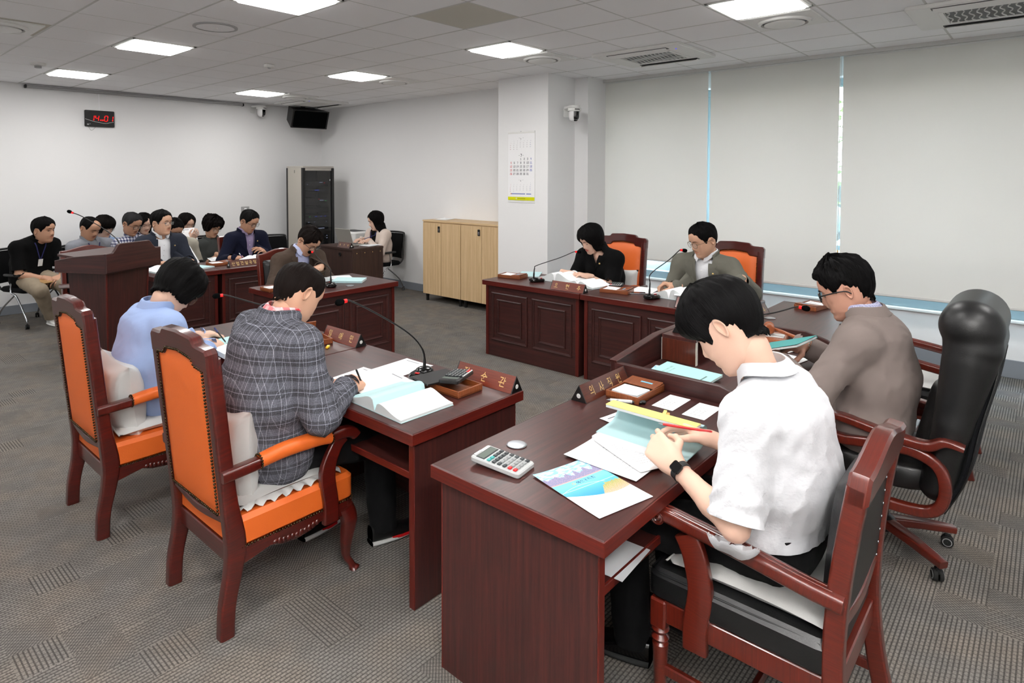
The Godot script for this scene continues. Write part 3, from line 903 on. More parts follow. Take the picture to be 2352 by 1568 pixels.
func cushion_g(w: float, h: float, t: float, sd: int, n := 18, crease := 0.05) -> G:   # a pillow in x, y; thickness along z
	var f := FastNoiseLite.new(); f.seed = sd; f.frequency = 5.0
	var g := G.new()
	for s in [1.0, -1.0]:
		var rows := []
		for i in n + 1:
			var row := []
			var v := -1.0 + 2.0 * i / n
			for j in n + 1:
				var u := -1.0 + 2.0 * j / n
				var e := sqrt(maxf(0.0, (1 - pow(absf(u), 3.0)) * (1 - pow(absf(v), 3.0))))
				var pull := 1.0 - 0.10 * (1 - pow(absf(u), 2)) * pow(absf(v), 4); var pull2 := 1.0 - 0.10 * (1 - pow(absf(v), 2)) * pow(absf(u), 4)
				var p := Vector3(u * w / 2 * pull2, v * h / 2 * pull, s * t / 2 * e)
				p.z += crease * t * e * f.get_noise_3d(p.x * 3, p.y * 3, s)
				row.append(p)
			rows.append(row)
		g.sheet(rows, false, s < 0, Vector2(w, h))
	return g

func make_orange_chair(t: Node3D) -> void:
	var W := 0.245; var wood: Material = M.chair_wood
	for s in [-1, 1]:
		var g := G.new(); g.grain = Vector3(0, 1, 0)
		var path := curve([Vector3(W * s, 0, -0.305), Vector3(W * s, 0.12, -0.298), Vector3(W * s, 0.25, -0.272), Vector3(W * s, 0.36, -0.262), Vector3(W * s, 0.52, -0.285), Vector3(W * s, 0.8, -0.315), Vector3(W * s, 1.10, -0.345)], 4)
		var sc := []
		for i in path.size():
			var y: float = path[i].y
			sc.append(Vector2(1.0, 1.0 + 0.35 * exp(-pow((y - 0.36) / 0.12, 2))))
		g.sweep(path, rrect(0.050, 0.060, 0.010, 2), sc, Vector3(0, 0, 1))
		obj("back_leg", g, wood, t)
		g = G.new(); g.grain = Vector3(0, 1, 0)   # cabriole front leg
		path = curve([Vector3(W * s, 0.30, 0.255), Vector3(W * s * 1.04, 0.24, 0.272), Vector3(W * s * 1.02, 0.15, 0.262), Vector3(W * s, 0.07, 0.262), Vector3(W * s * 1.04, 0.022, 0.285), Vector3(W * s * 1.06, 0.0, 0.295)], 5)
		sc = []
		for i in path.size():
			var k := float(i) / (path.size() - 1)
			sc.append(1.25 - 0.75 * smoothstep(0.05, 0.75, k) + 0.35 * smoothstep(0.8, 1.0, k))
		g.sweep(path, rrect(0.058, 0.058, 0.018, 3), sc, Vector3(0, 0, 1))
		var fl := obj("front_leg", g, wood, t)
		g = G.new()
		for k in 5: g.ball(Vector3(W * s * 1.13, 0.255 - k * 0.018, 0.272), Vector3(0.006, 0.010, 0.018 - k * 0.002), 8, 6)
		obj("carving", g, wood, fl)
		# arm: wood stub, padded middle, wood front that drops to the seat rail
		var A: float = (W + 0.022) * s
		g = G.new(); g.grain = Vector3(0, 0, 1)
		g.sweep([Vector3(A, 0.645, -0.325), Vector3(A, 0.648, -0.25), Vector3(A, 0.652, -0.165)], rrect(0.048, 0.044, 0.010, 2), [], Vector3.UP)
		obj("arm_stub", g, wood, t)
		g = G.new(); g.grain = Vector3(0, 0, 1)
		path = curve([Vector3(A, 0.657, -0.165), Vector3(A, 0.668, -0.05), Vector3(A, 0.664, 0.10), Vector3(A, 0.652, 0.165)], 5)
		sc = []
		for i in path.size(): sc.append(1.0 + 0.12 * sin(PI * i / (path.size() - 1.0)))
		g.sweep(path, rrect(0.058, 0.052, 0.022, 4), sc, Vector3.UP)
		obj("arm_pad", g, M.orange, t)
		g = G.new()
		for e in [[-0.168, 0.656], [0.168, 0.652]]:
			for k in 16:
				var a := TAU * k / 16
				g.ball(Vector3(A + 0.031 * cos(a), e[1] + 0.028 * sin(a), e[0]), Vector3.ONE * 0.0048, 6, 4)
		obj("nail_trim", g, M.brass, t).set_meta("kind", "stuff")
		g = G.new(); g.grain = Vector3(0, 0, 1)
		path = curve([Vector3(A, 0.650, 0.165), Vector3(A, 0.652, 0.24), Vector3(A, 0.640, 0.285), Vector3(A, 0.622, 0.30)], 4)
		g.sweep(path, rrect(0.050, 0.048, 0.012, 2), [], Vector3.UP)
		obj("arm_end", g, wood, t)
		g = G.new(); g.grain = Vector3(0, 1, 0)
		path = curve([Vector3(A, 0.272, 0.165), Vector3(A, 0.36, 0.165), Vector3(A, 0.50, 0.150), Vector3(A, 0.60, 0.195), Vector3(A, 0.635, 0.24)], 4)
		g.sweep(path, rrect(0.032, 0.075, 0.008, 2), [1.0, 1, 1, 1, 1, 1, 1, 1, 1, 0.95, 0.9, 0.85, 0.8, 0.78, 0.75, 0.72, 0.7], Vector3(0, 0, 1))
		obj("arm_support", g, wood, t)
	# crest with a stepped top
	var half := [Vector2(0.272, 0.0), Vector2(0.272, 0.082), Vector2(0.255, 0.10), Vector2(0.175, 0.103), Vector2(0.158, 0.107), Vector2(0.146, 0.122), Vector2(0.130, 0.130), Vector2(0.0, 0.137)]
	var low := [Vector2(0.0, 0.055), Vector2(0.10, 0.046), Vector2(0.125, 0.038), Vector2(0.138, 0.018), Vector2(0.15, 0.010), Vector2(0.21, 0.006)]
	var poly := []
	for q in half: poly.append(q)
	for i in range(half.size() - 2, -1, -1): poly.append(Vector2(-half[i].x, half[i].y))
	for i in range(low.size() - 1, -1, -1): poly.append(Vector2(-low[i].x, low[i].y))
	for i in range(1, low.size()): poly.append(low[i])
	var g := G.new(); g.prism(poly, 0.05, 0.008, 30)
	var o := obj("crest", g, wood, t); o.position = Vector3(0, 1.045, -0.345); o.rotation.x = deg_to_rad(-5.5)
	# back panel, upholstered on both sides with nail trim
	var back := Node3D.new(); back.name = "back"; t.add_child(back)
	g = G.new(); g.box(Vector3(0, 0, 0), Vector3(0.45, 0.60, 0.02)); g.x = xf(Vector3(0, 0.30, 0)); g.box(Vector3(0, 0.03, 0), Vector3(0.26, 0.06, 0.02))
	o = obj("back_board", g, M.orange, t); o.position = Vector3(0, 0.765, -0.322); o.rotation.x = deg_to_rad(-5.5)
	o = obj("back_cushion", pad(0.44, 0.62, 0.018, 0.022), M.orange, t); o.position = Vector3(0, 0.775, -0.312); o.rotation.x = deg_to_rad(-5.5)
	o = obj("back_upholstery", pad(0.44, 0.62, 0.008, 0.004), M.orange, t); o.position = Vector3(0, 0.775, -0.332); o.rotation = Vector3(deg_to_rad(5.5), PI, 0)
	back.free()
	g = G.new()
	var line := [Vector3(-0.215, -0.30, 0), Vector3(0.215, -0.30, 0), Vector3(0.215, 0.285, 0), Vector3(0.148, 0.289, 0), Vector3(0.128, 0.315, 0), Vector3(0, 0.328, 0), Vector3(-0.128, 0.315, 0), Vector3(-0.148, 0.289, 0), Vector3(-0.215, 0.285, 0), Vector3(-0.215, -0.30, 0)]
	g.x = xf(Vector3(0, 0, -0.021)); beads(g, line)
	g.x = xf(Vector3(0, 0, 0.022)); beads(g, line)
	o = obj("nail_trim", g, M.brass, t); o.set_meta("kind", "stuff"); o.position = Vector3(0, 0.775, -0.322); o.rotation.x = deg_to_rad(-5.5)
	g = G.new(); g.sweep(curve([Vector3(-0.22, 0.455, -0.283), Vector3(0, 0.435, -0.288), Vector3(0.22, 0.455, -0.283)], 6), rrect(0.04, 0.035, 0.008, 2), [], Vector3.UP); obj("back_rail", g, wood, t)
	# seat: orange box cushion over a carved rail
	g = G.new(); g.prism(rrect(0.53, 0.57, 0.035, 4), 0.125, 0.018); 
	o = obj("seat", g, M.orange, t); o.rotation.x = PI / 2; o.position = Vector3(0, 0.392, 0.012)
	g = G.new(); beads(g, [Vector3(-0.266, 0.337, -0.25), Vector3(-0.266, 0.337, 0.28), Vector3(-0.25, 0.337, 0.298), Vector3(0.25, 0.337, 0.298), Vector3(0.266, 0.337, 0.28), Vector3(0.266, 0.337, -0.25)]); obj("nail_trim", g, M.brass, t).set_meta("kind", "stuff")
	var ap := [Vector2(-0.26, 0.0), Vector2(0.26, 0.0), Vector2(0.26, -0.075), Vector2(0.20, -0.062), Vector2(0.12, -0.045), Vector2(0.07, -0.062), Vector2(0, -0.070), Vector2(-0.07, -0.062), Vector2(-0.12, -0.045), Vector2(-0.20, -0.062), Vector2(-0.26, -0.075)]
	for q in [[Vector3(0.252, 0.335, 0.0), 90.0, "side_rail"], [Vector3(-0.252, 0.335, 0.0), -90.0, "side_rail"], [Vector3(0, 0.335, 0.275), 0.0, "front_rail"]]:
		g = G.new(); g.prism(ap, 0.028, 0.004, 50)
		var rail := obj(q[2], g, wood, t); rail.position = q[0]; rail.rotation.y = deg_to_rad(q[1])
		g = G.new()
		for k in 11:
			var u := -0.1 + 0.02 * k
			g.ball(Vector3(u, -0.038 - 0.012 * cos(u * 16), 0.014), Vector3(0.011, 0.010 + 0.005 * absf(sin(k * 1.3)), 0.006), 8, 5)
		obj("carving", g, wood, rail)
	g = G.new(); g.box(Vector3(0, 0.30, -0.265), Vector3(0.45, 0.075, 0.028), 0.004); obj("rear_rail", g, wood, t)

func make_black_chair(t: Node3D) -> void:   # wood armchair, black leather, low back
	var W := 0.245; var wood: Material = M.chair_wood_light
	for s in [-1, 1]:
		var g := G.new(); g.grain = Vector3(0, 1, 0)
		var path := curve([Vector3(W * s, 0, -0.33), Vector3(W * s, 0.18, -0.292), Vector3(W * s, 0.40, -0.272), Vector3(W * s, 0.66, -0.285), Vector3(W * s, 0.945, -0.325)], 4)
		g.sweep(path, rrect(0.046, 0.056, 0.009, 2), [], Vector3(0, 0, 1)); obj("back_leg", g, wood, t)
		g = G.new(); g.grain = Vector3(0, 1, 0)
		g.lathe([Vector2(0.001, 0), Vector2(0.016, 0.0), Vector2(0.019, 0.03), Vector2(0.025, 0.18), Vector2(0.027, 0.215), Vector2(0.020, 0.222), Vector2(0.030, 0.236), Vector2(0.020, 0.25), Vector2(0.030, 0.265), Vector2(0.022, 0.276), Vector2(0.022, 0.28)], 16)
		g.box(Vector3(0, 0.325, 0), Vector3(0.056, 0.10, 0.056), 0.006)
		obj("front_leg", g, wood, t).position = Vector3(W * s, 0, 0.25)
		var A: float = (W + 0.018) * s
		g = G.new(); g.grain = Vector3(0, 0, 1)
		path = curve([Vector3(A, 0.612, -0.30), Vector3(A, 0.622, -0.20), Vector3(A, 0.648, -0.02), Vector3(A, 0.667, 0.14), Vector3(A, 0.676, 0.23), Vector3(A, 0.665, 0.275)], 5)
		var sc := []
		for i in path.size():
			var k := float(i) / (path.size() - 1)
			sc.append(Vector2(1.0, 1.0 + 0.55 * smoothstep(0.8, 0.95, k) - 0.5 * smoothstep(0.93, 1.0, k)))
		g.sweep(path, rrect(0.056, 0.048, 0.014, 3), sc, Vector3.UP)
		var arm := obj("armrest", g, wood, t)
		g = G.new()
		for off in [-0.008, 0.008]:
			var p2 := []
			for p in path: p2.append(p + Vector3(off, 0.0245, 0))
			g.tube(p2.slice(2, 22), 0.0025, 6)
		obj("bead", g, wood, arm)
		for e in [-1, 1]:
			g = G.new(); g.x = xf(Vector3(A + 0.027 * e, 0.664, 0.243), Vector3(0, 0, -90 * e)); g.lathe([Vector2(0.022, -0.002), Vector2(0.021, 0.003), Vector2(0.017, 0.001), Vector2(0.012, 0.004), Vector2(0.009, 0.001), Vector2(0.005, 0.004), Vector2(0.001, 0.004)], 20)
			obj("rosette", g, wood, arm)
		g = G.new(); g.grain = Vector3(0, 1, 0)
		path = curve([Vector3(A, 0.262, 0.12), Vector3(A, 0.35, 0.12), Vector3(A, 0.46, 0.105), Vector3(A, 0.57, 0.125), Vector3(A, 0.635, 0.155)], 4)
		g.sweep(path, rrect(0.030, 0.080, 0.007, 2), [], Vector3(0, 0, 1)); obj("arm_support", g, wood, t)
		g = G.new(); g.box(Vector3(W * s, 0.335, -0.01), Vector3(0.03, 0.075, 0.50), 0.004); g.grain = Vector3(0, 0, 1); obj("side_rail", g, wood, t)
		g = G.new(); g.box(Vector3(W * s, 0.13, -0.03), Vector3(0.022, 0.035, 0.55), 0.004); obj("stretcher", g, wood, t)
	var g := G.new(); g.box(Vector3(0, 0.13, -0.02), Vector3(0.48, 0.03, 0.022), 0.004); obj("stretcher", g, wood, t)
	for z in [0.25, -0.27]:
		g = G.new(); g.box(Vector3(0, 0.335, z), Vector3(0.46, 0.075, 0.03), 0.004); obj("front_rail" if z > 0 else "rear_rail", g, wood, t)
	var poly := [Vector2(-0.268, 0.0), Vector2(0.268, 0.0), Vector2(0.268, 0.075)]
	for i in 13:
		var u := 0.26 - 0.52 * i / 12.0
		poly.append(Vector2(u, 0.088 + 0.045 * smoothstep(1.0, 0.0, absf(u) / 0.24)))
	poly.append(Vector2(-0.268, 0.075))
	g = G.new(); g.prism(poly, 0.058, 0.009, 40)
	var o := obj("crest", g, wood, t); o.position = Vector3(0, 0.90, -0.322); o.rotation.x = deg_to_rad(-7)
	g = G.new(); g.sweep(curve([Vector3(-0.23, 0.53, -0.277), Vector3(0, 0.505, -0.282), Vector3(0.23, 0.53, -0.277)], 6), rrect(0.03, 0.045, 0.008, 2), [], Vector3.UP); obj("back_rail", g, wood, t)
	g = G.new(); g.box(Vector3.ZERO, Vector3(0.445, 0.40, 0.022)); o = obj("back_board", g, M.black_leather, t); o.position = Vector3(0, 0.72, -0.297); o.rotation.x = deg_to_rad(-5)
	o = obj("back_cushion", pad(0.45, 0.42, 0.045, 0.02), M.black_leather, t); o.position = Vector3(0, 0.72, -0.288); o.rotation.x = deg_to_rad(-5)
	g = G.new()
	for i in 9:
		for s in [-1, 1]: g.ball(Vector3(0.205 * s, -0.18 + 0.045 * i, -0.012), Vector3(0.005, 0.005, 0.003), 6, 4)
	o = obj("studs", g, M.chrome, t); o.position = Vector3(0, 0.72, -0.297); o.rotation.x = deg_to_rad(-5)
	g = G.new(); g.prism(rrect(0.54, 0.56, 0.04, 4), 0.11, 0.022)
	o = obj("seat", g, M.black_leather, t); o.rotation.x = PI / 2; o.position = Vector3(0, 0.42, 0.01)
	g = G.new(); g.tube([Vector3(-0.255, 0.462, -0.24), Vector3(-0.262, 0.462, 0.25), Vector3(-0.24, 0.462, 0.283), Vector3(0.24, 0.462, 0.283), Vector3(0.262, 0.462, 0.25), Vector3(0.255, 0.462, -0.24)], 0.004, 6)
	obj("piping", g, M.black_leather, t)

func caster(parent: Node3D, at: Vector3, turn: float) -> void:
	var g := G.new()
	for s in [-1, 1]:
		g.x = xf(at + Vector3(0, 0.026, 0), Vector3(0, turn, 0)) * xf(Vector3(0.012 * s, 0, 0), Vector3(0, 0, -90 * s))
		g.lathe([Vector2(0.026, -0.008), Vector2(0.026, 0.006), Vector2(0.022, 0.009), Vector2(0.001, 0.009)], 18)
	g.x = xf(at, Vector3(0, turn, 0)); g.box(Vector3(0, 0.045, 0), Vector3(0.02, 0.03, 0.03), 0.005)
	var c := obj("caster", g, M.rubber, parent)
	g = G.new()
	for s in [-1, 1]:
		g.x = xf(at + Vector3(0, 0.026, 0), Vector3(0, turn, 0)) * xf(Vector3(0.0215 * s, 0, 0), Vector3(0, 0, -90 * s))
		g.lathe([Vector2(0.020, -0.003), Vector2(0.0195, 0.001), Vector2(0.016, 0.001)], 18)
	obj("wheel_rim", g, M.grey_plastic, c)

func make_mesh_chair(t: Node3D) -> void:   # black mesh task chair on bent chrome legs
	var g := G.new()
	for s in [-1, 1]:
		g = G.new()
		g.tube(curve([Vector3(0.22 * s, 0.60, 0.02), Vector3(0.235 * s, 0.42, 0.0), Vector3(0.235 * s, 0.36, 0.10), Vector3(0.245 * s, 0.12, 0.27), Vector3(0.245 * s, 0.06, 0.28)], 5), 0.011, 10); obj("leg", g, M.chrome, t)
		g = G.new()
		g.tube(curve([Vector3(0.235 * s, 0.38, 0.06), Vector3(0.24 * s, 0.20, -0.16), Vector3(0.24 * s, 0.06, -0.24)], 5), 0.011, 10); obj("leg", g, M.chrome, t)
		caster(t, Vector3(0.245 * s, 0, 0.285), 20 * s); caster(t, Vector3(0.24 * s, 0, -0.25), -30 * s)
		g = G.new(); g.prism(rrect(0.05, 0.26, 0.02, 3), 0.028, 0.008)
		var o := obj("armrest", g, M.black, t); o.rotation.x = PI / 2; o.position = Vector3(0.25 * s, 0.62, 0.05)
		g = G.new(); g.tube(curve([Vector3(0.21 * s, 0.43, -0.20), Vector3(0.215 * s, 0.50, -0.255), Vector3(0.205 * s, 0.70, -0.27), Vector3(0.19 * s, 0.875, -0.31)], 5), 0.013, 8); obj("back_post", g, M.black, t)
	g = G.new(); g.prism(rrect(0.46, 0.46, 0.07, 5), 0.06, 0.02)
	var o := obj("seat", g, M.black_cloth, t); o.rotation.x = PI / 2; o.position = Vector3(0, 0.435, 0.0)
	var rows := []
	for i in 9:
		var row := []
		var y := lerpf(0.50, 0.88, i / 8.0)
		for j in 11:
			var u := -1.0 + 0.2 * j
			var hw := 0.205 - 0.012 * i / 8.0
			row.append(Vector3(u * hw, y, -0.262 - 0.06 * pow(i / 8.0, 2) + 0.045 * (u * u - 1) + 0.03))
		rows.append(row)
	g = G.new(); g.sheet(rows, false, false, Vector2(8, 8))
	var r2 := []
	for r in rows:
		var q := []
		for p in r: q.append(p - Vector3(0, 0, 0.012))
		r2.append(q)
	g.sheet(r2, false, true, Vector2(8, 8)); obj("backrest", g, M.mesh_black, t)
	g = G.new(); g.tube(curve([Vector3(-0.192, 0.86, -0.30), Vector3(-0.17, 0.895, -0.315), Vector3(0, 0.90, -0.345), Vector3(0.17, 0.895, -0.315), Vector3(0.192, 0.86, -0.30)], 5), 0.014, 8); obj("top_rail", g, M.black, t)

func make_exec_chair(t: Node3D) -> void:
	var wood: Material = M.chair_wood_light; var L: Material = M.black_leather
	# five wooden feet with casters, gas column
	for k in 5:
		var a := TAU * k / 5 + deg_to_rad(126)
		var d := Vector3(cos(a), 0, -sin(a))
		var g := G.new(); g.grain = d
		g.sweep([d * 0.03 + Vector3(0, 0.115, 0), d * 0.18 + Vector3(0, 0.105, 0), d * 0.33 + Vector3(0, 0.085, 0)], rrect(0.055, 0.040, 0.008, 2), [1.1, 1.0, 0.8], Vector3.UP)
		obj("foot", g, wood, t)
		caster(t, d * 0.30, rad_to_deg(a) + 60)
	var g := G.new(); g.lathe([Vector2(0.055, 0.08), Vector2(0.06, 0.13), Vector2(0.03, 0.15), Vector2(0.028, 0.34), Vector2(0.09, 0.345), Vector2(0.09, 0.37)], 20); obj("column", g, M.black, t)
	# seat cushion
	var rows := []
	for i in 13:
		var row := []
		var u := -1.0 + i / 6.0
		for j in 25:
			var a := TAU * j / 24
			var r := Vector2(pow(absf(cos(a)), 0.5) * signf(cos(a)), pow(absf(sin(a)), 0.5) * signf(sin(a)))
			var k := sqrt(maxf(0.0, 1 - pow(absf(u), 5)))
			row.append(Vector3(r.x * 0.255 * k, 0.445 + r.y * 0.075 * k + 0.02 * u * u, u * 0.28))
		rows.append(row)
	g = G.new(); g.sheet(rows, true, true); obj("seat", g, L, t)
	# back: padded body with side bolsters, collar roll and rolled headrest; fabric rear shell
	var f := Field.new(Vector3(-0.42, 0.22, -0.56), Vector3(0.42, 1.40, -0.02), 0.014)
	var X := Vector3(1, 0, 0)
	f.bone(Vector3(0, 0.42, -0.235), Vector3(0, 0.72, -0.290), 0.072, 0.075, 0.03, X, 0.30)
	f.bone(Vector3(0, 0.72, -0.290), Vector3(0, 1.02, -0.338), 0.078, 0.098, 0.03, X, 0.36)
	for s in [-1.0, 1.0]:
		f.bone(Vector3(0.215 * s, 0.44, -0.235), Vector3(0.215 * s, 0.72, -0.285), 0.065, 0.068, 0.018)
		f.bone(Vector3(0.215 * s, 0.72, -0.285), Vector3(0.190 * s, 1.00, -0.335), 0.070, 0.098, 0.018)
	f.bone(Vector3(-0.180, 1.065, -0.345), Vector3(0.180, 1.065, -0.345), 0.106, 0.106, 0.012)
	f.bone(Vector3(-0.175, 1.150, -0.338), Vector3(0.175, 1.150, -0.338), 0.116, 0.116, 0.010)
	var g0 := G.new(); f.mesh_into(g0); obj("backrest", g0, L, t)
	f = Field.new(Vector3(-0.36, 0.40, -0.42), Vector3(0.36, 1.02, -0.08), 0.014)
	f.bone(Vector3(0, 0.56, -0.195), Vector3(0, 0.80, -0.245), 0.066, 0.062, 0.03, X, 0.36)
	g0 = G.new(); f.mesh_into(g0); obj("lumbar_pad", g0, L, t)
	var p2 := curve([Vector3(0, 0.33, -0.250), Vector3(0, 0.50, -0.322), Vector3(0, 0.72, -0.362), Vector3(0, 0.92, -0.405), Vector3(0, 1.05, -0.425)], 5)
	var sc := []
	for i in p2.size():
		var k := float(i) / (p2.size() - 1)
		sc.append(Vector2(0.46 - 0.14 * smoothstep(0.3, 1.0, k), 0.06))
	g = G.new(); g.sweep(p2, rrect(1.0, 0.9, 0.42, 6), sc, Vector3(0, 0, 1)); var sh := obj("rear_shell", g, M.black_cloth, t)
	for s in [-1, 1]:
		g = G.new()
		var pp := []
		for i in p2.size(): pp.append(p2[i] + Vector3(s * sc[i].x * 0.49, 0, -0.016))
		g.tube(pp, 0.005, 6); obj("piping", g, L, sh)
	var path := []
	# looped wooden arms
	for s in [-1, 1]:
		var A: float = 0.29 * s
		g = G.new(); g.grain = Vector3(0, 0, 1)
		path = curve([Vector3(A, 0.655, -0.335), Vector3(A, 0.665, -0.27), Vector3(A, 0.632, -0.20), Vector3(A, 0.645, -0.05), Vector3(A, 0.675, 0.12), Vector3(A, 0.665, 0.21), Vector3(A, 0.615, 0.245)], 5)
		sc = []
		for i in path.size():
			var k := float(i) / (path.size() - 1)
			sc.append(Vector2(1.0, 0.55 + 0.45 * sin(PI * clampf(k * 1.15, 0, 1))))
		g.sweep(path, rrect(0.058, 0.042, 0.012, 3), sc, Vector3.UP); obj("armrest", g, wood, t)
		g = G.new(); g.grain = Vector3(0, 0, 1)
		path = curve([Vector3(A, 0.60, 0.235), Vector3(A, 0.575, 0.12), Vector3(A, 0.59, -0.02), Vector3(A, 0.595, -0.16), Vector3(A, 0.55, -0.25), Vector3(A, 0.45, -0.275), Vector3(A, 0.36, -0.24), Vector3(A, 0.335, -0.14), Vector3(A, 0.345, 0.05), Vector3(A, 0.38, 0.19), Vector3(A, 0.47, 0.25), Vector3(A, 0.58, 0.24)], 5)
		g.sweep(path, rrect(0.046, 0.048, 0.010, 2), [], Vector3(float(s), 0, 0)); obj("arm_loop", g, wood, t)

func make_lectern(t: Node3D) -> void:   # front towards +z
	var g := G.new()
	var w0 := 0.225; var w1 := 0.25; var d0 := 0.19; var d1 := 0.215; var h := 0.93
	var b := [Vector3(-w0, 0.06, -d0), Vector3(w0, 0.06, -d0), Vector3(w0, 0.06, d0), Vector3(-w0, 0.06, d0)]
	var c := [Vector3(-w1, h, -d1), Vector3(w1, h, -d1), Vector3(w1, h, d1), Vector3(-w1, h, d1)]
	g.grain = Vector3(0, 1, 0)
	for q in [[3, 2], [2, 1], [1, 0], [0, 3]]: g.face([b[q[0]], b[q[1]], c[q[1]], c[q[0]]])
	obj("body", g, M.desk_dark, t)
	for s in [-1, 1]:
		g = G.new(); g.grain = Vector3(0, 1, 0)
		g.sweep([Vector3(w0 * s, 0.06, d0), Vector3(w1 * s, h, d1)], rrect(0.016, 0.016, 0.004, 1), [], Vector3(0, 0, 1)); obj("corner_strip", g, M.edge, t)
	g = G.new(); g.bx(Vector3(-0.25, 0, -0.215), Vector3(0.25, 0.07, 0.215), 0.006); obj("plinth", g, M.desk_dark, t)
	# crown: sloping side cheeks and a crested front board
	var D := 0.285; var W := 0.33
	for s in [-1, 1]:
		g = G.new(); g.prism([Vector2(-D, 0.92), Vector2(D, 0.92), Vector2(D, 1.095), Vector2(0.16, 1.085), Vector2(-0.08, 1.06), Vector2(-D, 1.02)], 0.026, 0.004, 50)
		var o := obj("cheek", g, M.desk_dark, t); o.position.x = (W - 0.013) * s; o.rotation.y = -PI / 2
	var top := [Vector2(-W, 0.92), Vector2(W, 0.92), Vector2(W, 1.095), Vector2(W * 0.80, 1.10)]
	for i in 7:
		var a := i / 6.0
		top.append(Vector2(W * (0.80 - 0.28 * a), 1.10 + 0.075 * (0.5 - 0.5 * cos(PI * a))))
	for i in 7:
		var a := i / 6.0
		top.append(Vector2(W * (-0.52 - 0.28 * a), 1.10 + 0.075 * (0.5 + 0.5 * cos(PI * a))))
	top.append_array([Vector2(-W * 0.80, 1.10), Vector2(-W, 1.095)])
	g = G.new(); g.prism(top, 0.028, 0.005, 50); obj("crest_board", g, M.desk_dark, t).position.z = D
	g = G.new(); g.x = xf(Vector3(0, 1.04, -0.01), Vector3(6, 0, 0)); g.box(Vector3.ZERO, Vector3(0.61, 0.022, 0.54), 0.003); obj("reading_top", g, M.desk, t)
	g = G.new(); g.bx(Vector3(-W, 0.912, -D), Vector3(W, 0.928, D), 0.003); obj("under_board", g, M.desk_dark, t)

func gooseneck(t: Node3D, path: Array, lit := true) -> void:   # base at the origin, stem along path, head at its end
	var g := G.new()
	g.prism(rrect(0.105, 0.155, 0.045, 5), 0.030, 0.010)
	var o := obj("base", g, M.black_gloss, t); o.rotation.x = PI / 2; o.position.y = 0.0155
	g = G.new(); g.x = xf(Vector3(0, 0.028, -0.035)); g.ball(Vector3.ZERO, Vector3(0.046, 0.018, 0.05), 16, 8); obj("hump", g, M.black_gloss, t)
	g = G.new(); g.box(Vector3(0, 0.034, 0.045), Vector3(0.024, 0.004, 0.016), 0.002); obj("talk_button", g, M.red, t)
	stem(t, path, lit)

func stem(t: Node3D, path: Array, lit: bool) -> void:
	var g := G.new()
	var p := curve(path, 6)
	var n := p.size()
	var r := []
	for i in n: r.append(0.0085 if i < 4 else (0.0042 if i > 6 else 0.006))
	g.tube(p, r, 10); var st := obj("gooseneck", g, M.black, t)
	var e: Vector3 = p[n - 1]; var d: Vector3 = (e - p[n - 2]).normalized()
	g = G.new(); g.tube([e - d * 0.004, e + d * 0.012], 0.0095, 12); obj("light_ring", g, M.red_glow if lit else M.red, t)
	g = G.new(); g.tube([e + d * 0.011, e + d * 0.02, e + d * 0.034, e + d * 0.046, e + d * 0.053, e + d * 0.056], [0.009, 0.0145, 0.0165, 0.0145, 0.009, 0.001], 14); obj("foam_head", g, M.foam, t)

